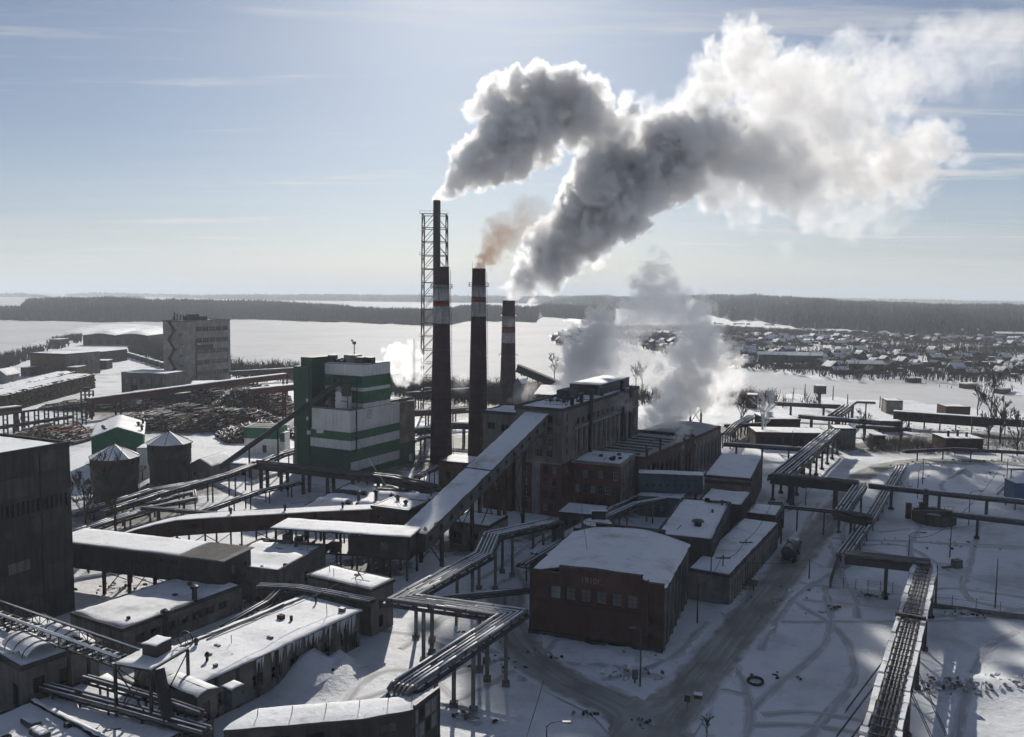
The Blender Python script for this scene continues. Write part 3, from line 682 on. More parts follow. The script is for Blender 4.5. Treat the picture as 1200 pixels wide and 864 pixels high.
for p, sd_ in hpx:
    hi_ = rn.choice((0, 0, 1, 1, 2, 2, 3)); o = link('village_house', HM[hi_], None, (p.x, p.y, 0), (0, 0, R(rn.choice((14, 104)) + rn.uniform(-5, 5)))); k_ = rn.uniform(.6, .95); o.scale = (k_, k_, k_)
    tag(o, ('small wooden house with snowy gable roof in the village across the ice', 'wooden house with broad snowy gable roof in the village across the ice', 'little house with bare dark roof in the village across the ice', 'long low house with one bare roof slope in the village across the ice')[hi_], 'house', ('snowy roofed village houses', 'broad snowy roofed village houses', 'dark roofed village houses', 'long village houses')[hi_])
for x, y in ((650, 399), (656, 402), (662, 396), (668, 400), (672, 393), (680, 390), (684, 396), (676, 402)):
    p = G(x, y); tag(link('village_house', HM[rn.choice((0, 1, 2))], None, (p.x, p.y, 0), (0, 0, rn.uniform(0, 3))), 'small dark wooden house on the headland jutting into the lake', 'house', 'houses on the headland')
for x, y, i, s, lab in ((1013, 436, 4, .95, 'long two storey village building with arched end near the bank'), (905, 424, 4, .9, 'long dark building at the left end of the village bank'), (942, 425, 4, 1.1, 'longest grey building on the village bank'), (1185, 396, 4, 1.7, 'long white roofed shed at the edge of the forest'), (1140, 392, 4, 1.5, 'blue roofed depot below the forest edge')):
    p = G(x, y); o = link('village_hall', HM[i], None, (p.x, p.y, 0), (0, 0, R(-12 + i))); o.scale = (s, s * .8, .9); tag(o, lab, 'building')
# bare trees
def tree_mesh(h, seed, levels=4, m='bark', spread=.5, kids=4, r0=None, twig=True):
    rn = random.Random(seed); tr = MB(); cr = MB()
    def grow(p, d, ln, r, lv, b_):
        q = p + d * ln; mid = p + d * ln * .5 + Vector((rn.uniform(-1, 1), rn.uniform(-1, 1), 0)) * ln * .06
        b_.tube([p, mid, q], r, m, 5 if lv == levels else 3, False, r * .6)
        if lv == 0: return
        for k in range(kids if lv < levels else kids + 2):
            t = rn.uniform(.35, 1.0) if lv < levels else rn.uniform(.3, 1.0); a = rn.random() * 6.283; e = spread * rn.uniform(.6, 1.3)
            u = d.orthogonal().normalized(); u.rotate(Matrix.Rotation(a, 3, d)); nd = (d * math.cos(e) + u * math.sin(e) + Vector((0, 0, .18))).normalized()
            grow(p.lerp(q, t), nd, ln * rn.uniform(.45, .65), max(r * .45, .034), lv - 1, cr)
    grow(Vector((0, 0, -.2)), Vector((0, 0, 1)), h * .55, r0 or h * .018, levels, tr)
    return tr.mesh('trunk'), cr.mesh('crown')
TM = [tree_mesh(8, 3), tree_mesh(8, 9), tree_mesh(8, 21), tree_mesh(8, 33, m='frost', spread=.55, r0=.2)]
def tree(name, label, p, k, s, rz=0, group=None):
    o = thing(name, label, 'tree', p, rz, group); o.scale = (s, s, s); link('trunk', TM[k][0], o); link('crown', TM[k][1], o); return o
VT = [tree_mesh(9, 41, 2, kids=4, r0=.22), tree_mesh(9, 43, 2, kids=5, r0=.2)]
rn = random.Random(13)
for i in range(110):
    for _ in range(50):
        x, y = rn.uniform(860, 1205), rn.uniform(384, 452); p = G(x, y)
        if inside((p.x, p.y), vpoly): break
    o = thing('bare_tree', 'dark bare tree among the village houses', 'tree', (p.x, p.y, -.2), rn.random() * 6, 'bare trees in the village'); s = rn.uniform(.8, 1.5); o.scale = (s, s, s); q = VT[i % 2]; link('trunk', q[0], o); link('crown', q[1], o)
# ================================================================== foreground, left
# tall dark windowless block at the left edge: its far right corner is the vertical edge at the ground point (88,715)
C = G(88, 715); an = -25; u = Vector((math.cos(R(an)), math.sin(R(an)), 0)); v = Vector((-u.y, u.x, 0))
L_, W_ = 26, 36; P = C - u * L_ - v * W_
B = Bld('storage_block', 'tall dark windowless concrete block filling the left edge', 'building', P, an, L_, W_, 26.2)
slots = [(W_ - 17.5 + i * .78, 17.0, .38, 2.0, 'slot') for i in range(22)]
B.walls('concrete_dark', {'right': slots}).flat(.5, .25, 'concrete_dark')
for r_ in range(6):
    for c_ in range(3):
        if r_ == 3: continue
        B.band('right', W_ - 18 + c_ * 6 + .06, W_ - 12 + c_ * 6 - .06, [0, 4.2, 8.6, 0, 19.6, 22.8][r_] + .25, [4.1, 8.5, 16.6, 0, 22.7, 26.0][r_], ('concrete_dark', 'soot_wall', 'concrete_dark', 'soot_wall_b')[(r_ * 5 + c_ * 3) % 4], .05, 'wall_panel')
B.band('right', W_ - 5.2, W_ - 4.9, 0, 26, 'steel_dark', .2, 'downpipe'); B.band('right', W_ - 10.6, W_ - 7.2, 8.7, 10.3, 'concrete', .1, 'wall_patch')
# enclosed conveyor gallery on posts
a, an, L, W = roofquad((60, 634), (262, 658), 8.2, D=None, W=7.2)
B = Bld('covered_gallery', 'dark corrugated enclosed gallery on posts beside the tall dark block', 'gallery', a, an, L, W, 8.2, 0)
B.walls('concrete_dark', {'front': row(L * .62, 6, .75, 6.7, .5, .7, 'hole') + [(L - 2.2, 5.2, 1.0, 1.2, 'sash')], 'right': [(2.0, 5.3, 1.2, 1.6, 'pale'), (4.6, 4.6, 1.1, 1.9, 'door')]}, z0=4.1)
B.add(MB().box(.05, L - .05, .05, W - .05, 4.0, 4.25, 'steel_brown'), 'floor_slab')
b = MB(); b.box(-.3, L + .4, -.4, W + .4, 8.2, 8.36, 'asbestos'); B.add(b, 'roof')
B.add(snow_slab(-.2, L * .76, -.3, W + .3, lambda x, y: 8.36, .18, 3, .06), 'snow_cover', True)
for i in range(int(L * .22 / .6)): B.add(MB().box(L * .77 + i * .6, L * .77 + i * .6 + .3, -.38, W + .38, 8.36, 8.44, 'asbestos'), 'roof_sheet')
for i in range(int(L / 1.5)): B.add(MB().box(i * 1.5 + .1, i * 1.5 + 1.42, -.07, 0, 4.15, 6.45, 'concrete_dark', ('k',)), 'wall_panel')
for x in (L * .3, L * .45, L * .60, L * .68, L * .86):
    for y in (.6, W - .6): B.add(MB().box(x - .22, x + .22, y - .22, y + .22, -.3, 4.0, 'steel_brown'), 'post')
    B.add(MB().beam((x, .6, .3), (x, W - .6, 3.8), .12, .12, 'steel_brown').beam((x, W - .6, .3), (x, .6, 3.8), .12, .12, 'steel_brown'), 'cross_brace')
# low roof under the gallery
a, an, L, W = roofquad((82, 720), (142, 740), 4.0, W=22)
B = Bld('low_workshop', 'low concrete workshop with smooth snowy roof under the dark gallery', 'building', a, -30, L, 21, 4.0)
B.walls('concrete', {'right': [(2 + i * 2.4, 1.5, 1.7, 1.2, 'strip') for i in range(7)]}).flat(.15, .3, 'concrete_dark', amp=.25); clutter(B, 9, 301)
vent(B.root, L + 1.0, 6.2, .2, 4.6, .45, 'flue'); vent(B.root, L - .6, 12.5, 3.9, 2.2, .4, 'flue')
# long low building with icicles
a, an, L, W = roofquad((140, 790), (225, 812), 5.0, W=29, ang=-32)
a = G(225, 806, 5.0) - Vector((math.cos(R(-32)), math.sin(R(-32)), 0)) * 10.8
B = Bld('long_workshop', 'long low concrete workshop with wide snowy roof and hanging icicles', 'building', a, -32, 10.8, 28, 5.0)
B.walls('concrete', {'right': [(2.5 + i * 3.1, 1.3, 1.7, 1.6, 'sash') for i in range(8)] + [(25.9, .05, 1.6, 2.4, 'door')]}).flat(.0, .3, 'concrete', over=.3, amp=.18); clutter(B, 14, 302)
rn = random.Random(3); b = MB()
for i in range(46):
    y = 9 + rn.random() * 18; h = rn.uniform(.4, 1.9) * (1.6 if y > 21 else 1); b.tube([(B.L + .28, y, 5.05), (B.L + .24, y, 5.05 - h)], rn.uniform(.10, .22), 'frost', 5, True, .015)
tag(B.add(b, 'icicles'), kind='stuff')
for i in range(9): B.band('right', i * 3.1 + .1, i * 3.1 + .45, 0, 4.9, 'concrete_dark', .12, 'pilaster')
for x, y in ((4.0, 8.5), (5.2, 6.2), (7.5, 14)): B.add(MB().box(x, x + .9, y, y + .35, 5.3, 5.55, 'steel_dark'), 'roof_hatch')
b = MB(); b.tube([(1.0, 3, 5.5), (1.0, 27, 5.5)], .14, 'pipe_dark', 6); b.tube([(2.0, 9, 5.55), (1.0, 23, 5.7)], .1, 'pipe_dark', 6); B.add(b, 'roof_pipe')
# stub building at its far end
a, an, L, W = roofquad((361, 675), (437, 691), 7.0, W=5.0, ang=-30)
B = Bld('stair_block', 'narrow weathered concrete block with snowy roof at the end of the long workshop', 'building', a, an, L, 5.2, 7.0)
B.walls('concrete', {'right': [(1.8, 3.6, 1.0, 1.3, 'hole'), (1.8, .8, 1.0, 1.8, 'hole')], 'front': [(L - 3, 5.4, .9, .9, 'sash')]}).flat(.12, .25, 'concrete_dark', over=.2); clutter(B, 5, 304)
B.add(MB().beam((L * .62, 2, 7.3), (L * .70, 2.3, 9.1), .1, .1, 'steel_dark').beam((L * .72, 2.4, 7.3), (L * .64, 2, 8.8), .1, .1, 'steel_dark'), 'antenna_frame')
# small roofed block between the gallery and the stair block
a = G(326, 673, 5.0); uu = Vector((math.cos(R(-17)), math.sin(R(-17)), 0))
B = Bld('parapet_block', 'small flat roofed block with raised rim right of the dark gallery', 'building', a - uu * 13, -17, 13, 15, 5.0)
B.walls('concrete', {'right': [(3, 1.2, 1.2, 1.6, 'hole'), (8, 1.2, 1.2, 1.6, 'hole')], 'front': [(4, 1.2, 1.2, 1.6, 'hole')]}).flat(.55, .35, 'concrete', amp=.35); clutter(B, 8, 303)
# vaulted building at the left edge
a = G(25, 783, 7.0); uu = Vector((math.cos(R(-36)), math.sin(R(-36)), 0))
B = Bld('vaulted_shed', 'ruined shed with rounded snowy vaults at the lower left edge', 'building', a - uu * 14, -36, 14, 9, 7.0)
B.walls('concrete', {'right': [(1.2, 3.5, 1.4, 1.8, 'hole'), (4.2, 3.5, 1.4, 1.8, 'hole')], 'front': [(11.6, 2.0, 1.4, 2.6, 'hole')]}).flat(.15, .2, 'concrete_dark', over=.3)
for i in range(2):
    b = snow_slab(7.0, 13.4, .8 + i * 4.1, 4.6 + i * 4.1, (lambda q: lambda x, y: 7.2 + 1.5 * math.sqrt(max(0, 1 - ((y - q) / 1.95) ** 2)))(2.7 + i * 4.1), .12, 5 + i, .05, .4); B.add(b, 'vault', True)
    b = MB()
    for k in range(3): b.tube([(8 + k * 2.2, 2.7 + i * 4.1 + 1.9 * math.cos(t), 7.38 + 1.5 * math.sin(t)) for t in [math.pi * q / 10 for q in range(11)]], .07, 'steel_dark', 5)
    B.add(b, 'vault_rib')
# low roof deck at the lower left
S0 = G(25, 783, 7.0); ua = Vector((math.cos(R(-34)), math.sin(R(-34)), 0)); va_ = Vector((-ua.y, ua.x, 0)); P = S0 + ua * .35 - va_ * 20
B = Bld('low_annex', 'low snow covered annex roof with two skylights at the lower left', 'building', (P.x, P.y, 0), -34, 20.5, 30.2, 2.6)
B.walls('concrete_dark', {'right': [(2 + i * 2, .6, 1.4, 1.2, 'strip') for i in range(13)]}).flat(.2, .25, 'concrete_dark', amp=.3)
for y, h in ((13.6, .75), (20.4, .55)):
    B.add(MB().box(.5, 20, y, y + .5, 2.7, 2.75 + h, 'concrete_dark'), 'roof_curb'); B.add(snow_slab(.45, 20.05, y - .06, y + .56, lambda x, yy: 2.75 + h, .14, 9, .05, .5), 'curb_snow', True)
    for k in range(9): B.add(MB().box(1.2 + k * 2.1, 2.4 + k * 2.1, y - .03, y, 2.95, 2.7 + h, 'opening'), 'curb_opening')
for q in range(2): B.add(MB().box(4.4 + q * 3.0, 6.8 + q * 3.0, 17.4 - q * .6, 18.5 - q * .6, 2.75, 3.5, 'steel_grey'), 'skylight'); B.add(snow_slab(4.35 + q * 3.0, 6.85 + q * 3.0, 17.35 - q * .6, 18.55 - q * .6, lambda x, y: 3.5, .12, 8 + q, .03, .5), 'skylight_snow', True)
clutter(B, 12, 306, y0=9)
# truss bridge with a snowy handrail leading to the platform
A1, A2 = G(-40, 700, 9.0), G(152, 768, 9.0)
d = (A2 - A1); ln = d.length; d.normalize(); n = Vector((d.y, -d.x, 0)); root = thing('truss_bridge', 'open steel truss walkway with snowy rails running to the platform', 'bridge', (A1.x, A1.y, 0), math.atan2(d.y, d.x))
for s, nm in ((-1.3, 0), (1.3, 1)):
    b = MB(); K = int(ln / 1.6)
    b.beam((0, s, 7.9), (ln, s, 7.9), .16, .2, 'steel_dark').beam((0, s, 9.1), (ln, s, 9.1), .14, .16, 'steel_dark')
    for i in range(K + 1): b.beam((ln * i / K, s, 7.9), (ln * i / K, s, 9.1), .09, .09, 'steel_dark')
    for i in range(K): b.beam((ln * i / K, s, 7.9 if i % 2 else 9.1), (ln * (i + 1) / K, s, 9.1 if i % 2 else 7.9), .07, .07, 'steel_dark')
    b.build('truss', root)
    MB().tube([(0, s, 9.26), (ln, s, 9.26)], .17 if nm == 0 else .09, 'snow_roof', 6).build('snow_strip', root, smooth=True)
for i in range(int(ln / 1.1)): MB().box(i * 1.1, i * 1.1 + .35, -1.3, 1.3, 7.9, 8.02, 'steel_dark').build('plank', root)
for i in range(0, int(ln / 1.1), 2): MB().box(i * 1.1 + .02, i * 1.1 + .33, -1.1, 1.1, 8.02, 8.10, 'snow_roof').build('snow_patch', root)
for x in (ln * .35, ln * .72):
    for s in (-1.2, 1.2): MB().box(x - .15, x + .15, s - .15, s + .15, -.2, 7.9, 'steel_brown').build('post', root)
# platform with cabin
A = G(133, 778, 9.0); Bq = G(172, 785, 9.0); dd = Bq - A; an = math.degrees(math.atan2(dd.y, dd.x))
root = thing('platform', 'snowy steel platform on braced legs at the end of the truss walkway', 'platform', (A.x, A.y, 0), R(an)); LX, LY = 5.0, 6.2
MB().box(0, LX, 0, LY, 8.8, 9.0, 'steel_dark').build('deck', root)
snow_slab(.05, LX - .05, .05, LY - .05, lambda x, y: 9.0, .2, 6, .18, .6).build('snow_cover', root, smooth=True)
MB().box(1.6, 3.6, 2.6, 5.0, 9.0, 10.5, 'steel_dark').build('cabin', root); snow_slab(1.5, 3.7, 2.5, 5.1, lambda x, y: 10.5, .12, 7, .04, .5).build('cabin_snow', root, smooth=True)
b = MB()
for x, y in ((.1, .1), (LX - .1, .1), (LX - .1, LY - .1), (.1, LY - .1)): MB().box(x - .14, x + .14, y - .14, y + .14, 2.4, 8.8, 'steel_dark').build('leg', root)
for p, q in (((.1, .1), (LX - .1, .1)), ((LX - .1, .1), (LX - .1, LY - .1)), ((.1, LY - .1), (.1, .1))): MB().beam((*p, 3.0), (*q, 8.6), .1, .1, 'steel_dark').beam((*q, 3.0), (*p, 8.6), .1, .1, 'steel_dark').build('cross_brace', root)
b = MB()
for t in [2 * math.pi * k / 14 for k in range(14)]: b.beam((LX - .6 + 1.0 * math.cos(t), LY + .2, 9.9 + 1.0 * math.sin(t)), (LX - .6 + 1.0 * math.cos(t + .45), LY + .2, 9.9 + 1.0 * math.sin(t + .45)), .1, .1, 'steel_dark')
for k in range(4): b.beam((LX - .6 - math.cos(k * .785), LY + .2, 9.9 - math.sin(k * .785)), (LX - .6 + math.cos(k * .785), LY + .2, 9.9 + math.sin(k * .785)), .06, .06, 'steel_dark')
b.build('pulley_wheel', root)
MB().beam((LX, 1.2, 8.6), (LX + 2.6, -.3, 3.6), 1.2, .5, 'steel_dark').build('chute', root)
# metal shed beside the platform
a = G(191, 802, 5.4); B = Bld('metal_shed', 'small corrugated metal shed with snowy roof beside the platform legs', 'shed', G(190, 830, 2.6), -33, 4.6, 3.0, 5.6, 2.6)
B.L = 6.4; B.W = 2.6
B.walls('steel_grey', {'right': [(.6, .1, 1.0, 2.0, 'door')]}).gable(.35, 'x', .25, .18, wallm='steel_grey')
B = Bld('blue_cabin', 'tiny blue sided cabin with snowy roof at the edge of the long workshop', 'cabin', G(262, 826, 2.6), -33, 1.5, 1.5, 4.7, 2.6)
B.walls('teal', {'front': [(.4, .9, .7, .7, 'white')]}).flat(0, .2, over=.15)
# bent gallery roof at the bottom edge
pts = [G(x, y, 7.0) for x, y in ((262, 857), (345, 850), (425, 843), (483, 833))]; off = G(512, 811, 7.0) - pts[-1]
root = thing('bent_gallery', 'low bent gallery with snowy roof and broken end wall at the bottom edge', 'gallery', (pts[-1].x, pts[-1].y, 0)); o0 = Vector((pts[-1].x, pts[-1].y, 0))
pp = [p - o0 for p in pts]
for i in range(3):
    a, c = pp[i], pp[i + 1]
    b = MB(); b.hexa([a - Vector((0, 0, 6.6)), c - Vector((0, 0, 6.6)), c + off - Vector((0, 0, 6.6)), a + off - Vector((0, 0, 6.6)), a, c, c + off, a + off], 'concrete_dark', ('t', 'b')); b.build('wall', root)
    dd = c - a; n_ = Vector((dd.y, -dd.x, 0)).normalized(); an = math.atan2(dd.y, dd.x); k = max(1, int(dd.length / 3.0))
    for j in range(k):
        p = a.lerp(c, (j + .3) / k) + n_ * .06; win('window', 2.0, 1.1, 'strip', root, (p.x, p.y, 5.0), (0, 0, an))
    b = MB(); e = n_ * .3; b.hexa([a + e, c + e, c + off, a + off, a + e + Vector((0, 0, .18)), c + e + Vector((0, 0, .18)), c + off + Vector((0, 0, .18)), a + off + Vector((0, 0, .18))], 'roof_felt'); b.build('roof', root)
    u_ = (c - a); K = 6
    b = MB()
    for jj in range(K + 1):
        for ii in range(9):
            q = a + u_ * (ii / 8) + off * (jj / K) + (e if jj == 0 else Vector()) ; ed = .3 if jj in (0, K) else 1
            if i == 2 and ii == 8: ed = .3
            b.v.append((q.x, q.y, 7.18 + .22 * ed + .10 * fbm((q.x + o0.x) * .3, (q.y + o0.y) * .3, 2)))
    mi = b.mi('snow_roof')
    for jj in range(K):
        for ii in range(8): k0 = jj * 9 + ii; b.f.append((k0, k0 + 1, k0 + 10, k0 + 9)); b.m.append(mi)
    b.build('snow_cover', root, smooth=True)
    for t in (.25, .75):
        q = a + u_ * t + off * .45; MB().beam((q.x, q.y, 7.2), (q.x + .1, q.y, 8.2), .07, .07, 'steel_brown').build('stub_pole', root)
en = off.normalized()
for k in range(4):
    for z in range(3):
        q = pp[3] + off * (k / 4) + Vector((.08, 0, 0)); w_ = off.length / 4 - .15
        if z == 0 and k > 1: continue
        win('end_panel', w_, 1.6, 'pale' if (k + z) % 3 else 'hole', root, (q.x, q.y, 1.6 + z * 1.75), (0, 0, math.atan2(off.y, off.x)))
MB().beam(pp[3] + Vector((.2, 0, .35)), pp[3] + off + Vector((.2, 0, .35)), .3, .5, 'steel_dark').build('end_beam', root)
for t in (0, 1): q = pp[3] + off * t; MB().beam((q.x + .25, q.y, 0), (q.x + .25, q.y, 7.3), .22, .22, 'steel_dark').build('post', root)
# ================================================================== middle ground, left
# brown curved gallery on legs
path = [G(138, 628, 3.2), G(160, 621, 3.9), G(182, 615, 5.0), G(207, 610, 6.2), G(240, 607.5, 6.7), G(300, 604, 6.9), G(370, 600, 7.0), G(436, 597, 7.0)]
root = thing('brown_gallery', 'long rust brown conveyor gallery with snowy top curving on thin legs', 'gallery', (path[0].x, path[0].y, 0)); o0 = Vector((path[0].x, path[0].y, 0)); WD = Vector((1.0, 3.4, 0))
for i in range(len(path) - 1):
    a, c = path[i] - o0, path[i + 1] - o0; hgt = 3.1
    k = max(1, int((c - a).length / 4.5))
    for j in range(k):
        p, q = a.lerp(c, j / k), a.lerp(c, (j + 1) / k); g = (q - p) * .012
        lo = lambda t: Vector((t.x, t.y, max(.2, t.z - hgt)))
        MB().hexa([lo(p + g), lo(q - g), lo(q - g) + WD, lo(p + g) + WD, p + g, q - g, q - g + WD, p + g + WD], 'steel_brown').build('wall_panel', root)
        if i > 1 and j % 2 == 0: MB().beam((p.x, p.y, .3), (q.x, q.y, q.z - hgt - .2), .12, .12, 'steel_brown').beam((q.x, q.y, .3), (p.x, p.y, p.z - hgt - .2), .12, .12, 'steel_brown').build('cross_brace', root)
        if j % 2 == 0 and i > 2: m_ = p.lerp(q, .5); win('window', .6, .6, 'hole', root, (m_.x, m_.y - .07, m_.z - 1.6), (0, 0, math.atan2((q - p).y, (q - p).x)))
        if i > 1:
            for w in (0, 1): f = p + WD * w; MB().box(f.x - .14, f.x + .14, f.y - .14, f.y + .14, -.3, f.z - hgt, 'steel_brown').build('leg', root)
    b = MB(); up = Vector((0, 0, .3)); e = Vector((0, -.25, 0)); b.hexa([a + e, c + e, c + WD, a + WD, a + e + up * .6, c + e + up * .6, c + WD + up, a + WD + up], 'snow_roof'); b.build('snow_cover', root)
    if i in (4, 5, 6): m_ = a.lerp(c, .4) + WD * .5; vent(root, m_.x, m_.y, m_.z + .2, .7, .22)
# transfer house
B = bld('transfer_house', 'small brick transfer house with snowy roof at the foot of the inclined gallery', 'building', (436, 594), (472, 602), 9.2, W=7.5, ang=-24)
B.walls('brick_dark', {'front': [(1.2, 6.2, 1.2, 1.5, 'sash'), (4.2, 6.0, 1.0, 1.6, 'sash')], 'right': [(1.0, 6.0, 1.1, 1.8, 'hole'), (3.4, 6.2, 1.0, 1.6, 'hole'), (5.4, 3.0, 1.0, 1.6, 'hole')]}, mats={'right': 'concrete_dark'}).flat(.2, .25, 'steel_dark', over=.2)
vent(B.root, B.L * .7, 3.2, 9.3, .6, .3); vent(B.root, B.L * .3, 5.5, 9.3, .8, .35)
# open loading shed
a, an, L, W = roofquad((320, 619), (479, 630), 8.0, D=(326, 611))
root = thing('loading_shed', 'long open sided loading shed with thin snowy roof on posts', 'shed', (a.x, a.y, 0), R(an)); W = 6.0
B = Bld.__new__(Bld); B.root = root; B.L, B.W, B.z, B.seed = L, W, 8.0, 4
B.add(MB().box(-.4, L + .4, -.5, W + .5, 7.95, 8.12, 'steel_brown'), 'roof'); B.add(snow_slab(-.35, L + .35, -.45, W + .45, lambda x, y: 8.12 , .2, 4, .1), 'snow_cover', True)
B.add(MB().box(0, L, .1, W - .1, 3.9, 4.25, 'steel_dark'), 'deck')
for i in range(9):
    x = .4 + (L - .8) * i / 8
    for y in (.25, W - .25): B.add(MB().box(x - .17, x + .17, y - .17, y + .17, -.3, 7.95, 'concrete_dark'), 'post')
for i in range(5): x0 = L * .56 + i * L * .087; B.add(MB().box(x0 + .012, x0 + L * .087 - .012, 0, .08, 4.25, 7.7, 'concrete_dark'), 'wall_panel')
win('window', 1.5, 1.6, 'hole', root, (L * .62, -.07, 5.2)); win('window', 1.2, 1.2, 'sash', root, (L * .80, -.07, 5.6))
for i in range(3): B.add(MB().box(L * .56, L, W - .2, W - .12, 4.25, 7.7, 'concrete_dark'), 'rear_wall') if i == 0 else None; B.add(MB().box(L, L + .08, .2 + i * 1.95, 2.0 + i * 1.95, 3.9, 7.7, 'concrete_dark'), 'end_panel')
rn = random.Random(8)
for i in range(5): x = 1 + i * 2.3; B.add(MB().box(x, x + rn.uniform(.8, 1.8), 1.5, 3.5, 4.25, 4.25 + rn.uniform(.8, 2.2), 'steel_dark'), 'machine_block')
# low snowy building behind the brown gallery, with barrel humps
B = bld('bunker', 'low snow buried bunker with rounded humps behind the brown gallery', 'building', (352, 596), (445, 594), 3.6, W=26, ang=-14)
B.walls('concrete_dark').flat(.2, .35, 'concrete_dark', amp=.3); clutter(B, 12, 305)
for x, y, l, r_ in ((3.0, 2.5, 7, 2.6), (13, 12, 12, 2.4), (12, 4.5, 6, 1.8)):
    B.add(snow_slab(x, x + l, y - r_, y + r_, (lambda yy, rr: lambda px_, py_: 3.7 + rr * .75 * math.sqrt(max(0, 1 - ((py_ - yy) / rr) ** 2)))(y, r_), .2, 12, .15, .6), 'snow_hump', True)
for x, y, h in ((8.5, 3.0, 1.4), (9.8, 8.5, 2.0), (15, 6.0, 3.0), (18.5, 6.4, 2.4), (20, 14, 1.2)): vent(B.root, x, y, 3.8, h, .38)
b = MB(); b.box(1, 9.5, 13.2, 13.8, 3.6, 5.0, 'steel_dark'); b.box(10.5, 19, 17.2, 17.8, 3.6, 5.0, 'steel_dark'); B.add(b, 'parapet_wall')
# round tanks with conical roofs
for (x, y, lab) in ((136, 586, 'rusty round tank with conical snowy roof nearer the dark block'), (199.5, 565, 'rusty round tank with conical snowy roof right of its twin')):
    g = G(x, y); root = thing('round_tank', lab, 'tank', (g.x, g.y, 0), R(11), 'round tanks with conical roofs'); rt = 5.4
    MB().lathe((0, 0, 0), [(rt - .4, -.3), (rt - .4, 4.6), (rt, 6.0), (rt, 9.0)], 'concrete_dark', 24).build('body', root)
    for k in range(14): an = 2 * math.pi * k / 14; MB().beam((rt * math.cos(an) * .99, rt * math.sin(an) * .99, 9.0), (rt * math.cos(an) * .99, rt * math.sin(an) * .99, 10.6), .35, .35, 'steel_brown').build('rim_post', root)
    MB().lathe((0, 0, 0), [(rt - .25, 9.0), (rt - .25, 10.6)], 'steel_brown', 24).build('collar', root)
    K = 8
    for k in range(K):
        a0, a1 = 2 * math.pi * k / K, 2 * math.pi * (k + 1) / K; q = rt + .5
        b = MB(); b.face([(q * math.cos(a0 + .015), q * math.sin(a0 + .015), 10.6), (q * math.cos(a1 - .015), q * math.sin(a1 - .015), 10.6), (.12 * math.cos((a0 + a1) / 2), .12 * math.sin((a0 + a1) / 2), 13.6)], 'snow_roof'); b.build('roof_panel', root)
        MB().tube([(q * math.cos(a0), q * math.sin(a0), 10.58), (0, 0, 13.62)], .13, 'steel_grey', 5).build('roof_rib', root)
    MB().lathe((0, 0, 0), [(rt + .45, 10.35), (rt + .5, 10.56)], 'steel_brown', 8).build('eave', root)
    MB().tube([(0, 0, 13.5), (0, 0, 14.1)], .2, 'steel_dark', 6).build('finial', root)
    MB().beam((rt, -.6, .2), (rt, -.6, 9), .08, .08, 'steel_dark').beam((rt, .0, .2), (rt, 0, 9), .08, .08, 'steel_dark').build('ladder', root)
# green workshop
B = bld('green_workshop', 'green and white workshop with snowy gable roof behind the round tanks', 'building', (107, 513), (168, 510), 10.5, W=25)
B.walls('white_clad', {'left': [(18 + i * 2.0, 6.4, .9, 1.6, 'plain') for i in range(3)]})
for f_, ln in (('front', B.L), ('left', B.W), ('right', B.W)): B.band(f_, 0, ln, 5.6, 10.5, 'green', .06)
B.gable(2.4, 'y', .4, .22, wallm='green')
for x, y in ((2.5, 8), (3.2, 3.5), (12.5, 5), (11.5, 12), (12.6, 18)): vent(B.root, x, y, 11.2, .9, .35)
# small tan house between
B = bld('tan_house', 'small tan house with snowy gable roof right of the round tanks', 'house', (222, 545), (247, 547), 4.2, W=10, ang=-15); B.walls('concrete_warm', {'front': [(1, 1.2, 1, 1.2)]}).gable(1.8, 'y', .4, .2, wallm='concrete_warm')
B = bld('white_store', 'narrow white shed standing between the round tanks', 'shed', (160, 526), (178, 524), 8.0, W=6, ang=8); B.walls('white_clad').flat(0, .2, over=.1)
# green and white booth and its neighbours
B = bld('green_booth', 'green topped white switch house left of the green tower', 'building', (286, 501), (322, 503), 8.0, W=8, ang=-8)
B.walls('white_clad', {'front': [(B.L * .55, .2, 1.4, 2.4, 'door'), (2, 2.0, 1.2, 1.2, 'sash')]}); B.band('front', 0, B.L, 4.6, 8.0, 'green'); B.band('right', 0, 8, 4.6, 8.0, 'green'); B.flat(.1, .2, 'white_clad', snowm='asbestos')
B = bld('green_kiosk', 'little green and white kiosk attached to the switch house', 'kiosk', (323, 508), (332, 509), 6.0, W=4, ang=-8); B.walls('white_clad', {'front': [(.5, .2, 1.0, 2.2, 'door')]}); B.band('front', 0, B.L, 3.4, 6, 'green'); B.flat(0, .2, over=.1)
B = bld('low_hut', 'low white hut with snowy roof below the inclined conveyor', 'hut', (270, 544), (297, 547), 3.2, W=7, ang=-10); B.walls('white_clad', {'front': [(1, .2, 1.2, 2, 'hole'), (3, .2, 1.4, 2, 'hole'), (5, 1.2, .8, .8, 'sash')]}).flat(0, .25, over=.3)
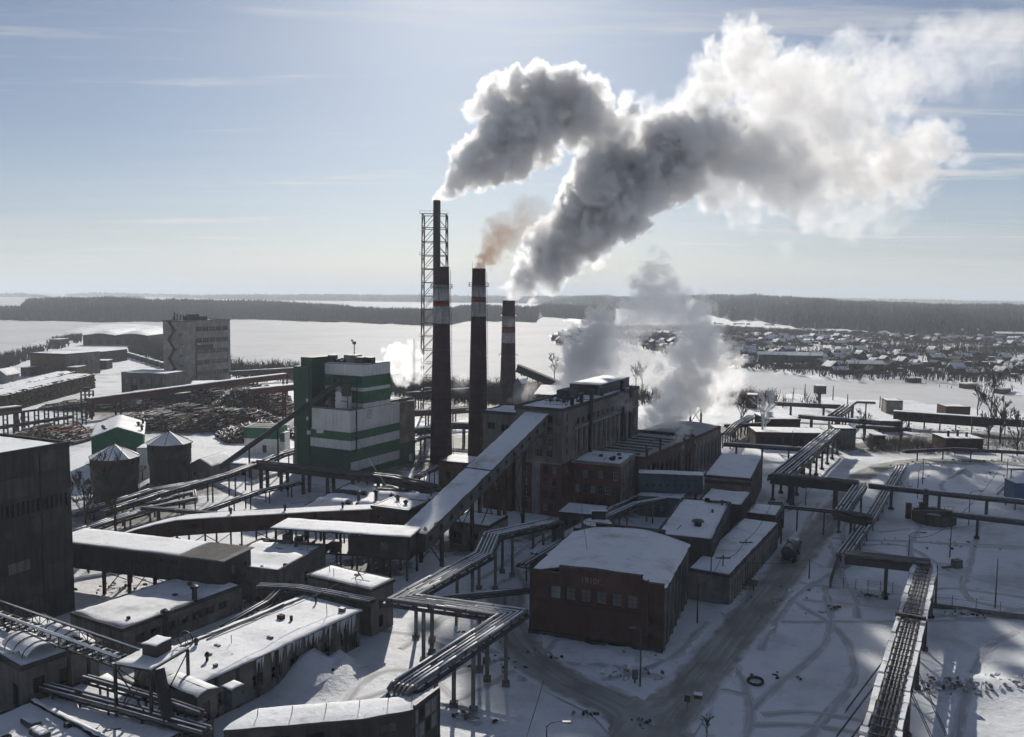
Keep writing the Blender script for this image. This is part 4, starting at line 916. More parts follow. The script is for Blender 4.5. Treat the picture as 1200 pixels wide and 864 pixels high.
# ------------------------------------------------------------------ timber yard
def log_heap(label, px, py, w, d, h, n, seed, ang=0):
    g = G(px, py); rn = random.Random(seed); root = thing('log_pile', label, 'log pile', (g.x, g.y, 0), R(ang), 'log piles in the timber yard')
    hz = lambda x, y: h * max(0, 1 - abs(x / (w / 2)) ** 2.4) ** .7 * max(0, 1 - abs(y / (d / 2)) ** 2.2) ** .7 * (1 + .35 * fbm(x * .15 + seed, y * .15, 1.1))
    b = MB(); K = 16
    for j in range(K + 1):
        for i in range(K + 1): x, y = -w / 2 + w * i / K, -d / 2 + d * j / K; b.v.append((x, y, hz(x, y) - .45))
    mi = b.mi('log')
    for j in range(K):
        for i in range(K): a = j * (K + 1) + i; b.f.append((a, a + 1, a + K + 2, a + K + 1)); b.m.append(mi)
    b.build('core', root)
    b = MB(); s = MB()
    for k in range(int(n * 1.7)):
        x, y = rn.uniform(-.48, .48) * w, rn.uniform(-.48, .48) * d; z = hz(x, y); 
        if z < .15: continue
        t = rn.gauss(1.35, .16) + .5 * fbm(x * .05, y * .05, seed); ln = rn.uniform(2.6, 3.4); q = Vector((math.cos(t), math.sin(t), rn.uniform(-.06, .06))) * ln; p = Vector((x, y, z + rn.uniform(-.1, .3)))
        b.tube([p - q, p + q], rn.uniform(.22, .36), rn.choice(('log', 'log', 'log', 'log_end')), 6)
        if rn.random() < .30: s.tube([p - q * .8 + Vector((0, 0, .25)), p + q * .8 + Vector((0, 0, .25))], .2, 'snow_roof', 4)
    tag(b.build('logs', root), kind='stuff'); tag(s.build('snow_dusting', root), kind='stuff')
for i, a in enumerate((('dark log heap directly behind the green workshop', 180, 500, 34, 22, 4.5, 420, 51, 5), ('broad log heap in the middle of the timber yard', 222, 492, 40, 22, 5.0, 460, 52, -10), ('rounded log heap behind the switch house', 268, 500, 36, 26, 6.0, 460, 53, 12), ('log heap under the red gallery on the far side of the yard', 250, 474, 46, 26, 6, 360, 54, 0),
                        ('steep dark log heap below the end of the red gallery', 296, 482, 34, 30, 9, 420, 55, 10), ('low log heap spilling toward the switch house', 302, 512, 26, 20, 4.0, 300, 56, 30), ('dark log heap at the left end of the timber yard', 138, 478, 60, 20, 3.5, 380, 57, 0), ('long low log heap in front of the annex walls', 200, 470, 60, 16, 4, 360, 58, -4), ('log heap beside the fallen red machine', 62, 516, 26, 16, 4, 220, 59, 0))): log_heap(*a)
# long log stack
A1, A2 = G(8, 484), G(112, 455); d = A2 - A1; ln = d.length; root = thing('log_stack', 'long wall of stacked logs with snowy top left of the rail yard', 'log stack', A1, math.atan2(d.y, d.x)); hS = 7.6
MB().box(0, ln, .6, 12, -.3, hS - .3, 'log').build('core', root)
rn = random.Random(4); b = MB()
for k in range(1500):
    x, z = rn.uniform(0, ln), rn.uniform(.1, hS); r_ = rn.uniform(.22, .4); y = rn.uniform(-.5, .5); b.tube([(x, y, z), (x, 1.5, z)], r_, rn.choice(('log', 'log', 'log_end', 'concrete_dark')), 6)
for k in range(160): z, y = rn.uniform(.1, hS), rn.uniform(.4, 12); b.tube([(ln - 1, y, z), (ln + rn.uniform(-.3, .3), y, z)], .35, 'rust_red' if rn.random() < .4 else 'log', 6)
tag(b.build('logs', root), kind='stuff')
snow_slab(-1, ln, -.3, 12, lambda x, y: hS - .35, .5, 3, .7, 2.2).build('snow_cover', root, smooth=True)
A1, A2 = G(-20, 476), G(88, 446); d = A2 - A1; ln = d.length; root = thing('log_stack', 'lower snow covered log stack behind the long log wall', 'log stack', A1 , math.atan2(d.y, d.x))
MB().box(0, ln, .6, 9, -.3, 5.0, 'log').build('core', root); b = MB()
for k in range(500): x, z = rn.uniform(0, ln), rn.uniform(.1, 5.2); b.tube([(x, rn.uniform(-.5, .5), z), (x, 1.5, z)], rn.uniform(.25, .4), rn.choice(('log', 'log_end')), 5)
tag(b.build('logs', root), kind='stuff'); snow_slab(-1, ln, -.3, 9, lambda x, y: 4.9, .5, 5, .6, 2.2).build('snow_cover', root, smooth=True)
# red galleries
def red_gallery(label, pts, w, h, every, seed=1, bents=True):
    P = [Vector(p) for p in pts]; o0 = Vector((P[0].x, P[0].y, 0)); root = thing('red_gallery', label, 'gallery', o0)
    for i in range(len(P) - 1):
        a, c = P[i] - o0, P[i + 1] - o0; d = (c - a).normalized(); n = Vector((d.y, -d.x, 0)).normalized() * w / 2; ln = (c - a).length; k = max(1, round(ln / every)); hh = Vector((0, 0, h))
        MB().hexa([a + n - hh, c + n - hh, c - n - hh, a - n - hh, a + n, c + n, c - n, a - n], 'rust_red').build('girder', root)
        MB().hexa([a + n * .95, c + n * .95, c - n * .95, a - n * .95] + [q + Vector((0, 0, .28)) for q in (a + n * .9, c + n * .9, c - n * .9, a - n * .9)], 'snow_roof').build('snow_cover', root)
        for j in range(k + 1):
            p = a.lerp(c, min(1, max(0, j / k)))
            for s in (-1, 1): q = p + n * s; MB().box(q.x - .3, q.x + .3, q.y - .3, q.y + .3, -.3, p.z - h, 'rust_red').build('leg', root)
            if bents: A_, C_ = p + n, p - n; MB().beam((A_.x, A_.y, .5), (C_.x, C_.y, p.z - h - .3), .2, .2, 'rust_red').beam((C_.x, C_.y, .5), (A_.x, A_.y, p.z - h - .3), .2, .2, 'rust_red').build('cross_brace', root)
    return root
red_gallery('long rust red conveyor gallery on legs across the timber yard', [G(104, 467, 8.2), G(200, 454.5, 9), G(262, 446.5, 10), G(334, 438, 11)], 3.2, 2.4, 14)
red_gallery('shorter rust red gallery running into the green tower', [G(293, 456, 13), G(352, 450, 14)], 3.2, 2.2, 8)
red_gallery('rust red gallery stub at the left edge above the trestle', [G(-30, 482, 9), G(22, 476, 9)], 3.4, 2.2, 12)
# head tower and trestle at the left
g = G(103, 489); root = thing('head_tower', 'open steel head tower at the left end of the red gallery', 'tower', g)
for x in (-1.6, 1.6):
    for y in (-1.6, 1.6): MB().box(x - .25, x + .25, y - .25, y + .25, -.3, 10.5, 'steel_dark').build('leg', root)
for z in (3, 6, 9, 10.4): MB().box(-1.9, 1.9, -1.9, 1.9, z - .12, z + .12, 'steel_dark').build('floor', root)
MB().box(-1.2, .8, -1, 1, 10.5, 12, 'steel_dark').build('motor_house', root)
P = [G(-20, 489, 8), G(98, 473, 8)]; o0 = Vector((P[0].x, P[0].y, 0)); root = thing('trestle', 'open steel trestle with ladder shaped posts at the left edge', 'trestle', o0); a, c = P[0] - o0, P[1] - o0
MB().beam(a, c, .5, .7, 'steel_dark').build('top_beam', root); dn = Vector((0, 0, 7)); lo = Vector((0, -8, -8 + 4.2)); MB().beam(a + lo, c + lo, 1.2, 1.0, 'steel_brown').build('deck_beam', root)
for j in range(11):
    p = a.lerp(c, j / 10)
    for s in (-.7, .7): MB().box(p.x + s - .2, p.x + s + .2, p.y - .2, p.y + .2, -.3, 7.7, 'steel_dark').build('post', root)
    b = MB()
    for z in (1.5, 3, 4.5, 6): b.box(p.x - .6, p.x + .6, p.y - .1, p.y + .1, z - .15, z + .15, 'steel_dark')
    b.build('rungs', root)
    if j % 2 == 0: q = p + lo; MB().box(q.x - .2, q.x + .2, q.y - .2, q.y + .2, -.3, q.z - .5, 'steel_dark').build('deck_post', root)
g = G(74, 518); root = thing('log_loader', 'red log loader machine half hidden by the dark block roof', 'loader', g, .5)
MB().box(-2, 2, -1.3, 1.3, .8, 2.2, 'red_paint').build('body', root); MB().box(-1.2, .4, -1.0, 1.0, 2.2, 3.8, 'red_paint').build('cab', root); MB().beam((.5, 0, 2.4), (4.5, 0, 6.5), .35, .5, 'red_paint').beam((4.5, 0, 6.5), (7, 0, 3.5), .3, .4, 'steel_dark').build('boom', root)
for x in (-1.3, 1.3):
    for y in (-1.3, 1.3): MB().tube([(x, y - .25, .7), (x, y + .25, .7)], .7, 'rubber', 12).build('wheel', root)
# ------------------------------------------------------------------ far left buildings
Q = G(219, 450); an = -24; uu = Vector((math.cos(R(an)), math.sin(R(an)), 0)); WO = 34; LO = 16.5
B = Bld('office_block', 'tall weathered concrete block with outside zigzag stair by the lake', 'building', Q - uu * LO, an, LO, WO, 33.8)
wr = []
for k in range(5): wr += [(7.5 + i * 5.0, 3.5 + k * 6.2, 4.6, 2.5, 'strip') for i in range(5)]
B.walls('concrete_pale', {'right': wr, 'front': [(11.5, 3 + k * 5.8, 3.2, 1.4, 'strip') for k in range(5)]}).flat(.6, .2, 'concrete')
for k in range(6):
    for i in range(5): B.band('right', 7.4 + i * 5.0 + .05, 12.3 + i * 5.0, .3 + (k - 1) * 6.2 + 6.1 if k else .2, (k * 6.2 + 3.3), 'concrete_pale', .12, 'wall_panel')
B.band('right', 6.8, 7.3, .3, 24, 'steel_dark', .5, 'pipe_riser'); B.band('right', 6.8, 20, 18.2, 20.8, 'steel_dark', .2, 'window_hood')
for k in range(6):
    z0, z1 = 3 + k * 5.2, 3 + (k + 1) * 5.2; x0, x1 = (4.6, 8.6) if k % 2 == 0 else (8.6, 4.6); B.add(MB().beam((x0, -.7, z0), (x1, -.7, z1), 1.0, .7, 'steel_dark'), 'stair_flight'); B.add(MB().box(x1 - .9, x1 + .9, -1.3, 0, z1 - .2, z1 + .2, 'steel_dark'), 'stair_landing')
for x, h in ((1.2, 4.2), (3.6, 2.2), (5.2, 3.6), (7.0, 3.0), (8.0, 3.0), (9.2, 3.2), (12.5, 3.4)): B.add(MB().tube([(x, 4 + (x * 7 % 5), 33.6), (x, 4 + (x * 7 % 5), 34.4 + h)], .42, 'steel_dark', 8), 'roof_flue')
B.add(MB().box(4, 11, 11, 22, 34, 36.4, 'concrete_dark'), 'roof_house'); B.add(MB().box(6, 10, 13, 17, 36.4, 37.6, 'steel_dark'), 'roof_unit')
B = bld('annex', 'low grey panel annex in front of the tall concrete block', 'building', (142, 437), (208, 437), 10.0, W=16, ang=-14); B.walls('concrete', {'front': row(2, 6, 4.2, 5, 2.0, 2.6, 'pale') + [(6, .1, 3, 4, 'hole')]}).flat(.3, .2, 'concrete'); 
for i in range(5): B.band('front', i * 5.6 + .1, i * 5.6 + .5, 0, 9.9, 'concrete_dark', .15, 'pilaster')
B = bld('annex_wing', 'long low panel wing right of the tall block behind the red gallery', 'building', (222, 452), (300, 446), 6.5, W=20, ang=18); B.walls('concrete_warm', {'front': row(2, 9, 3.6, 3, 2.4, 1.6, 'strip')}).flat(.2, .25, 'concrete')
B = bld('hut_block', 'dark low block in front of the annex under the red gallery', 'building', (170, 462), (216, 462), 6.0, W=12, ang=-10); B.walls('concrete_dark', {'front': row(2, 4, 4, 2.5, 1.6, 1.8, 'hole')}).flat(.2, .15, 'concrete_dark')
B = bld('white_hut', 'pale concrete hut just left of the annex base', 'hut', (146, 466), (157, 466), 5.0, W=6, ang=-10); B.walls('concrete_pale').flat(0, .2, over=.1)
# hangar with scalloped snowy roof
B = bld('hangar', 'wide dark hangar with scalloped snowy roof on the lake shore', 'hangar', (97, 393), (178, 393), 9.0, W=70, ang=2); B.walls('concrete_dark', {'front': row(4, 7, 8.5, .2, 5, 5, 'hole')})
zf = lambda x, y: 9.0 + 4.0 * abs(math.sin(math.pi * x / B.L * 2)) * (.4 + .6 * min(1, y / 12))
B.add(snow_slab(-.5, B.L + .5, -.5, B.W, zf, .3, 9, .3, 2.0), 'snow_cover', True)
# brick warehouse
B = bld('brick_warehouse', 'red brick warehouse beside the log stacks near the lake', 'warehouse', (35, 414), (72, 416), 13.0, W=26, ang=-18); B.walls('brick_brown', {'front': [(2, .1, 4, 5, 'hole'), (10, 5, 2, 2, 'hole')], 'right': row(4, 4, 5, 6, 2, 2.5, 'sash')}, mats={'right': 'concrete'}).flat(.2, .25, 'brick_dark')
B = bld('brick_annex', 'low brick annex with snowy roof right of the warehouse', 'building', (76, 431), (105, 428), 6.0, W=14, ang=5); B.walls('brick_brown', {'front': [(3, .1, 2.5, 3, 'hole')]}).flat(.1, .3, 'brick_dark')
B = bld('brick_lean_to', 'tiny brick lean to left of the warehouse', 'building', (24, 431), (36, 431), 5.0, W=8, ang=-6); B.walls('brick_brown', {'front': [(1.5, .1, 1.6, 2.4, 'hole')]}).flat(0, .2, over=.1)
B = bld('grey_store', 'flat grey store with snowy roof behind the brick warehouse', 'building', (88, 412), (116, 413), 8.0, W=30, ang=-8); B.walls('concrete_dark', {'front': row(2, 4, 4, 3, 2, 2, 'hole')}).flat(.1, .3, 'concrete_dark')
B = bld('yard_store', 'dark flat shed beside the snowy yard road near the wagons', 'shed', (105, 423), (130, 422), 5.5, W=10, ang=6); B.walls('steel_brown', {'front': row(2, 4, 3, 1.5, 1.5, 2, 'hole')}).flat(0, .3, over=.2)
B = bld('gable_shed', 'pale gabled shed at the far left edge', 'shed', (-10, 440), (24, 437), 5.0, W=14, ang=4); B.walls('concrete_pale').gable(3, 'y', .5, .3, wallm='concrete_pale')
B = bld('shore_shed', 'small dark shed with snow on the point left of the hangar', 'shed', (58, 398), (80, 397), 5.0, W=18, ang=0); B.walls('steel_brown').flat(0, .3, over=.2)
# wagons
wm_ = MB(); wm_.box(-5, 5, -1.4, 1.4, 1.1, 3.6, 'teal'); wm_.box(-5.3, 5.3, -1.2, 1.2, .8, 1.1, 'steel_dark')
for k in range(9): wm_.box(-5 + k * 1.22, -4.8 + k * 1.22, -1.5, -1.4, 1.1, 3.6, 'steel_dark')
body = wm_.mesh('body'); snw = MB().box(-4.9, 4.9, -1.3, 1.3, 3.6, 3.85, 'snow_roof').mesh('snow_cover'); whl = MB().tube([(0, -.75, 0), (0, .75, 0)], .48, 'steel_dark', 10).mesh('wheel')
A1, A2 = G(151, 419), G(190, 431)
for i in range(8):
    t = i / 7; p = A1.lerp(A2, t); d = A2 - A1; root = thing('rail_wagon', ('%s greenish rail wagon counted from the hangar end of the parked train' % ('first second third fourth fifth sixth seventh eighth'.split()[i])), 'wagon', p, math.atan2(d.y, d.x), 'rail wagons parked by the lake'); link('body', body, root); link('snow_cover', snw, root)
    for x in (-3.8, -2.4, 2.4, 3.8): link('wheel', whl, root, (x, 0, .5))
# ================================================================== green and white tower
Q = G(411, 562); an = -28; uu = Vector((math.cos(R(an)), math.sin(R(an)), 0)); LG, WG = 14.0, 22.5
B = Bld('green_tower', 'stepped green and white striped industrial tower with roof plant', 'building', Q - uu * LG, an, LG, WG, 18.6)
B.walls('white_clad', {'front': [(6.2, 14.0, .55, .9, 'hole'), (7.0, 14.0, .55, .9, 'hole'), (8.2, 13.4, 1.3, 2.0, 'white'), (3.5, 8.6, .8, .9, 'hole')], 'right': [(8.2, 15.4, 1.8, 2.6, 'hole'), (10, 10.9, 3.0, 1.2, 'clad'), (9, .3, 3.4, 2.0, 'clad'), (16, .3, 1.8, 2.4, 'door')]})
for z0, z1 in ((10.4, 12.7), (4.6, 7.9), (0, 2.0)): B.band('right', 0, WG, z0, z1, 'green', .09)
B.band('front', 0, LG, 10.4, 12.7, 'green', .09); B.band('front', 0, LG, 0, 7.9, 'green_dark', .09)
for k in range(5): B.band('front', k * 2.8 + .04, k * 2.8 + 2.76, 12.75, 18.6, 'white_clad', .06, 'wall_panel'); B.band('front', k * 2.8 + .04, k * 2.8 + 2.76, 7.95, 10.35, 'white_clad', .06, 'wall_panel')
for k in range(8):
    for z0, z1 in ((12.75, 18.6), (7.95, 10.35), (2.05, 4.55)): B.band('right', k * 2.8 + .04, min(WG, k * 2.8 + 2.76), z0, z1, 'white_clad', .06, 'wall_panel')
B.band('right', 2.2, 2.5, 7, 18.6, 'steel_dark', .35, 'downpipe')
B.add(MB().box(-.04, LG + .04, -.04, WG + .04, 18.6, 18.72, 'roof_felt'), 'roof')
b = MB(); b.box(0, LG, 0, .15, 18.72, 19.1, 'grey_clad'); b.box(LG - .15, LG, .15, 5.4, 18.72, 19.1, 'grey_clad'); B.add(b, 'parapet')
B.add(MB().box(-.6, .3, -.7, -.09, 11.2, 12.2, 'white_clad'), 'air_unit'); B.add(MB().box(3.0, 5.0, -.9, -.09, 11.9, 12.9, 'white_clad'), 'air_unit')
# upper storeys
x0, x1, y0, y1 = LG - 13.3, LG, 5.5, 18.0
U = MB(); U.box(x0, x1 - .002, y0, y1, 18.72, 30.6, 'white_clad', ('b',)); B.add(U, 'upper_wall')
def ubox(xa, xb, ya, yb, za, zb, m, nm='cladding_band'): B.add(MB().box(xa, xb, ya, yb, za, zb, m), nm)
for za, zb in ((24.3, 27.5), (20.0, 23.3)):
    ubox(x0, x1, y0 - .08, y0, za, zb, 'green'); ubox(x1, x1 + .08, y0, y1, za, zb, 'green')
for za, zb in ((27.55, 30.6), (23.35, 24.25)):
    for k in range(5): ubox(x0 + k * 2.66 + .04, x0 + k * 2.66 + 2.62, y0 - .05, y0, za, zb, 'white_clad', 'wall_panel'); ubox(x1, x1 + .05, y0 + k * 2.5 + .04, y0 + k * 2.5 + 2.46, za, zb, 'white_clad', 'wall_panel')
for z in (25.4, 21.2): o = win('window', 2.6, 1.2, 'clad', B.root, (x1 + .12, y0 + 5.2, z), (0, 0, R(90)))
o = win('window', 1.7, 2.4, 'pale', B.root, (x1 + .1, y0 + 1.8, 15.6), (0, 0, R(90)))
ubox(x0 - .05, x1 + .05, y0 - .05, y1 + .05, 30.6, 30.75, 'roof_felt', 'upper_roof')
B.add(snow_slab(x0 + .2, x1 - .2, y0 + .2, y1 - .2, lambda x, y: 30.75, .15, 2, .08), 'snow_cover', True)
ubox(x0 + 5.5, x0 + 9.5, y0 + 1.5, y0 + 4.5, 30.8, 33.0, 'grey_clad', 'roof_house'); ubox(x0 + 9.6, x0 + 12.2, y0 + 1, y0 + 3, 30.8, 32.6, 'steel_dark', 'fan_unit'); ubox(x0 + 10.8, x0 + 13.0, y0 + 4, y0 + 6, 30.8, 32.4, 'steel_dark', 'fan_unit')
b = MB(); b.tube([(x0 + 1.2, y0 + 2, 30.7), (x0 + 1.2, y0 + 2, 32.8)], 1.4, 'steel_grey', 12); B.add(b, 'vent_drum')
b = MB(); b.beam((x0 + 6.4, y0 + 5, 31), (x0 + 6.4, y0 + 5, 36.2), .18, .18, 'steel_grey'); b.box(x0 + 5.9, x0 + 6.9, y0 + 4.8, y0 + 5.2, 35.8, 36.6, 'steel_grey'); b.box(x0 + 5.4, x0 + 5.9, y0 + 4.8, y0 + 5.2, 36.6, 37.1, 'steel_grey'); B.add(b, 'floodlight_mast')
for x in range(5): ubox(x0 + 2.4 + x * .8, x0 + 2.9 + x * .8, y0 + .8, y0 + 1.4, 30.8, 31.5 + .2 * (x % 3), 'steel_dark', 'duct_box')
B.add(MB().tube([(x0 + 3, y0 + 3.5, 31.6), (x1 + .5, y0 + 3.5, 31.6)], .35, 'steel_dark', 8), 'duct')
# silo on the terrace and steelwork
B.add(MB().lathe((LG - 4.6, 2.8, 18.72), [(2.25, 0), (2.25, 4.6), (2.0, 4.9), (.3, 5.4)], 'white_clad', 20), 'silo', True)
b = MB()
for x in (LG - 9.5, LG - 7.2, LG - 1.5):
    for y in (.8, 4.8): b.beam((x, y, 18.7), (x, y, 27.2), .2, .2, 'steel_dark')
for z in (21, 23.4, 25.4, 27.2): b.beam((LG - 9.5, .8, z), (LG - 1.5, .8, z), .15, .2, 'steel_dark').beam((LG - 9.5, 4.8, z), (LG - 1.5, 4.8, z), .15, .2, 'steel_dark')
for q in range(4): b.beam((LG - 9.5 + q * 2, .8, 18.8 + q * 2), (LG - 7.2 + q * 2, .8, 21 + q * 1.6), .12, .12, 'steel_dark')
B.add(b, 'terrace_frame'); ubox(LG - 3.2, LG - 1.2, .4, 2.0, 22.4, 25.4, 'steel_dark', 'hopper'); ubox(LG - 8.6, LG - 7.2, 1.2, 3.6, 18.72, 21.5, 'grey_clad', 'cabinet')
# green stair block on the left
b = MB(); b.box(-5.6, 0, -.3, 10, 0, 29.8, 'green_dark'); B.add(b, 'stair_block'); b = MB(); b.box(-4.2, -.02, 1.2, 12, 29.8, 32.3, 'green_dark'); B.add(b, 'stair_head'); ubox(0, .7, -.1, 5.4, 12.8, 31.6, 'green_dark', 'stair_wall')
ubox(-5.0, -4.6, -.5, -.3, 0, 13, 'grey_clad', 'downpipe'); ubox(-1.0, -.4, -.36, -.3, 20, 21, 'white_clad', 'sign_plate'); ubox(-1.0, -.4, -.36, -.3, 15, 16, 'white_clad', 'sign_plate')
# weathered concrete block behind
b = MB(); b.box(4, LG - .25, WG, WG + 8.2, 0, 18.2, 'concrete_warm'); B.add(b, 'rear_block'); ubox(LG - .25, LG - .17, WG, WG + 8.2, 0, 6.2, 'green', 'cladding_band'); ubox(LG - .3, LG - .12, WG + 5.0, WG + 6.6, .1, 2.4, 'white_clad', 'door'); b = MB(); b.tube([(LG - 1.5, WG - 4, 18.9), (LG - 1.5, WG + 8, 18.9)], .5, 'pipe', 8); b.tube([(LG - 3.2, WG - 4, 18.9), (LG - 3.2, WG + 8, 18.9)], .5, 'pipe_dark', 8); B.add(b, 'roof_pipe')
# thin inclined conveyor into the tower
A1, A2 = G(246, 556, 1.2), zat(398, 448, 231); o0 = Vector((A1.x, A1.y, 0)); root = thing('inclined_conveyor', 'thin dark inclined conveyor tube rising from the yard into the green tower', 'conveyor', o0); a, c = A1 - o0, A2 - o0
MB().beam(a, c, 2.0, 1.3, 'steel_dark').build('tube', root); MB().beam(a + Vector((0, 0, .75)), c + Vector((0, 0, .75)), 1.7, .12, 'teal').build('cover', root)
for t in (.08, .3, .52): p = a.lerp(c, t); MB().box(p.x - .2, p.x + .2, p.y - .2, p.y + .2, -.3, p.z, 'steel_dark').build('leg', root)
# ================================================================== chimneys
def ring_platform(root, r, z, m='steel_dark'):
    b = MB(); b.lathe((0, 0, z), [(r, 0), (r + 1.0, 0), (r + 1.0, .12), (r, .12)], m, 20, False); n = 14
    for k in range(n):
        a0, a1 = 2 * math.pi * k / n, 2 * math.pi * (k + 1) / n; q = r + .95
        b.beam((q * math.cos(a0), q * math.sin(a0), z), (q * math.cos(a0), q * math.sin(a0), z + 1.2), .09, .09, m)
        for zz in (.6, 1.2): b.beam((q * math.cos(a0), q * math.sin(a0), z + zz), (q * math.cos(a1), q * math.sin(a1), z + zz), .07, .07, m)
    b.build('ring_platform', root)
def stack(label, base, h, r0, r1, bands, rings, ladder=0):
    root = thing('brick_chimney', label, 'chimney', base, 0, 'tall brick chimneys'); rad = lambda z: r0 + (r1 - r0) * z / h; cuts = [0] + [z for z, _ in bands] + [h]
    ms = ['brick_stack'] + [m for _, m in bands]
    for i in range(len(cuts) - 1):
        z0, z1 = cuts[i], cuts[i + 1]; pr = []
        n = max(1, int((z1 - z0) / 3))
        for k in range(n + 1): z = z0 + (z1 - z0) * k / n; pr.append((rad(z) + (.02 if 0 < i < len(cuts) - 2 else 0), z))
        b = MB(); b.lathe((0, 0, 0), pr, ms[i], 28, i < len(cuts) - 2)
        if i == len(cuts) - 2: b.lathe((0, 0, 0), [(rad(h), h), (rad(h) + .12, h), (rad(h) + .12, h + .3), (rad(h) - .45, h + .3), (rad(h) - .45, h - 4)], 'steel_dark', 28, True)
        b.build('shaft' if i == 0 else 'painted_band' if ms[i] != 'brick_stack' else 'crown', root, smooth=True)
    for z in rings: ring_platform(root, rad(z), z)
    for z in range(6, int(h) - 2, 7): MB().lathe((0, 0, z), [(rad(z) + .03, 0), (rad(z) + .06, .02), (rad(z) + .06, .18), (rad(z) + .03, .2)], 'steel_dark', 28, False).build('hoop', root)
    a = R(ladder); b = MB(); q = lambda z, s: ((rad(z) + .35) * math.cos(a) - s * math.sin(a), (rad(z) + .35) * math.sin(a) + s * math.cos(a), z)
    for s in (-.3, .3): b.beam(q(1, s), q(h - .5, s), .08, .08, 'steel_dark')
    z = 2.0
    while z < h - 1: b.beam(q(z, -.3), q(z, .3), .06, .06, 'steel_dark'); b.beam(q(z, 0), (rad(z) * math.cos(a), rad(z) * math.sin(a), z), .05, .05, 'steel_dark'); z += 1.2
    b.build('ladder', root)
    for t in (40, 200): MB().beam((rad(h) * math.cos(R(t)), rad(h) * math.sin(R(t)), h - .5), (rad(h) * math.cos(R(t)), rad(h) * math.sin(R(t)), h + 2.2), .07, .07, 'steel_dark').build('lightning_rod', root)
    return root
Y1, Y2, Y3 = 250, 262, 386
zt = lambda px, py, Y: zat(px, py, Y).z
c1 = zat(517, 500, Y1); stack('left of the three brick chimneys, widest, in front of the lattice tower', (c1.x, Y1, 0), zt(517, 314, Y1), 3.35, 2.15, [(zt(517, 379, Y1), 'stack_white'), (zt(517, 359, Y1), 'stack_red'), (zt(517, 353, Y1), 'stack_white'), (zt(517, 334, Y1), 'brick_stack')], [zt(517, 338, Y1)], 0)
c2 = zat(560, 500, Y2); stack('middle brick chimney with ladder on its right side', (c2.x, Y2, 0), zt(560, 316, Y2), 3.15, 2.05, [(zt(560, 371, Y2), 'stack_white'), (zt(560, 354, Y2), 'stack_red'), (zt(560, 348, Y2), 'stack_white'), (zt(560, 335, Y2), 'brick_stack')], [zt(560, 336, Y2)], 0)
c3 = zat(595, 470, Y3); stack('right, shortest brick chimney giving off the thick dark plume', (c3.x, Y3, 0), zt(595, 353, Y3), 3.7, 2.8, [(zt(595, 402, Y3), 'stack_white'), (zt(595, 390, Y3), 'stack_red'), (zt(595, 383, Y3), 'stack_white'), (zt(595, 369, Y3), 'brick_stack')], [zt(595, 370, Y3), zt(595, 418, Y3)], -30)
# lattice tower with a steel flue
Y0 = 350; cL = zat(509.5, 440, Y0); hL = zt(509, 252, Y0); hF = zt(512, 235, Y0); root = thing('lattice_chimney', 'tallest chimney, a thin steel flue inside an open lattice tower', 'chimney', (cL.x, Y0, 0)); w0, w1 = 5.2, 4.75
fx = .7; MB().tube([(fx, 0, 0), (fx, 0, hF)], 1.5, 'steel_dark', 18).build('flue', root, smooth=True)
wd = lambda z: w0 + (w1 - w0) * z / hL
for sx_ in (-1, 1):
    for sy_ in (-1, 1): MB().beam((sx_ * w0, sy_ * w0, 0), (sx_ * w1, sy_ * w1, hL), .42, .42, 'steel_dark').build('leg', root)
nl = 15
for k in range(nl + 1):
    z = hL * k / nl; w = wd(z); b = MB()
    for (xa, ya, xb, yb) in ((-1, -1, 1, -1), (1, -1, 1, 1), (1, 1, -1, 1), (-1, 1, -1, -1)): b.beam((xa * w, ya * w, z), (xb * w, yb * w, z), .28, .28, 'steel_dark')
    b.build('girt', root)
    if k < nl:
        z1 = hL * (k + 1) / nl; wq = wd(z1); b = MB()
        for (xa, ya, xb, yb) in ((-1, -1, 1, -1), (1, -1, 1, 1), (1, 1, -1, 1), (-1, 1, -1, -1)):
            mx_, my_ = (xa + xb) / 2, (ya + yb) / 2
            b.beam((xa * w, ya * w, z), (mx_ * wq, my_ * wq, z1), .19, .19, 'steel_dark').beam((xb * w, yb * w, z), (mx_ * wq, my_ * wq, z1), .19, .19, 'steel_dark')
        b.build('bracing', root)
    if k % 3 == 0 and k: MB().box(-w - .9, w + .9, -w - .9, -w, z, z + .1, 'steel_dark').build('platform', root); MB().beam((-w - .9, -w - .9, z + 1.1), (w + .9, -w - .9, z + 1.1), .08, .08, 'steel_dark').beam((-w - .9, -w - .9, z), (-w - .9, -w - .9, z + 1.1), .1, .1, 'steel_dark').beam((w + .9, -w - .9, z), (w + .9, -w - .9, z + 1.1), .1, .1, 'steel_dark').build('rail', root)
# ================================================================== boiler house
an = -26; uu = Vector((math.cos(R(an)), math.sin(R(an)), 0)); vv = Vector((-uu.y, uu.x, 0)); Q = G(657, 606)
BH = Bld('boiler_house', 'big concrete and red brick boiler house with long pilastered side wall', 'building', Q - uu * 11.5, an, 11.5, 56, 24.2)
fw = []
for k in range(4): fw += [(5.2 + i * 2.5, 13.4 + k * 2.6, 1.5, 1.7, 'sash') for i in range(2)]
for k in range(4): fw += [(2.2 + i * 1.9, .8 + k * 2.9, 1.1, 1.9, 'white') for i in range(2)] + [(6.9 + i * 2.1, .8 + k * 2.9, 1.3, 1.9, 'sash') for i in range(2)]
rw = [(2.4, 1.2 + k * 2.9, 1.1, 1.8, 'sash') for k in range(4)] + [(2.4, 13.6 + k * 2.6, 1.0, 1.7, 'sash') for k in range(4)]
rw += [(9 + i * 3.4, 20.0, 1.5, 1.4, 'hole') for i in range(13)] + [(9 + i * 3.4, 12.6, 1.9, 6.2, 'strip' if i % 3 else 'hole') for i in range(13)]
BH.walls('concrete', {'front': fw, 'right': rw})
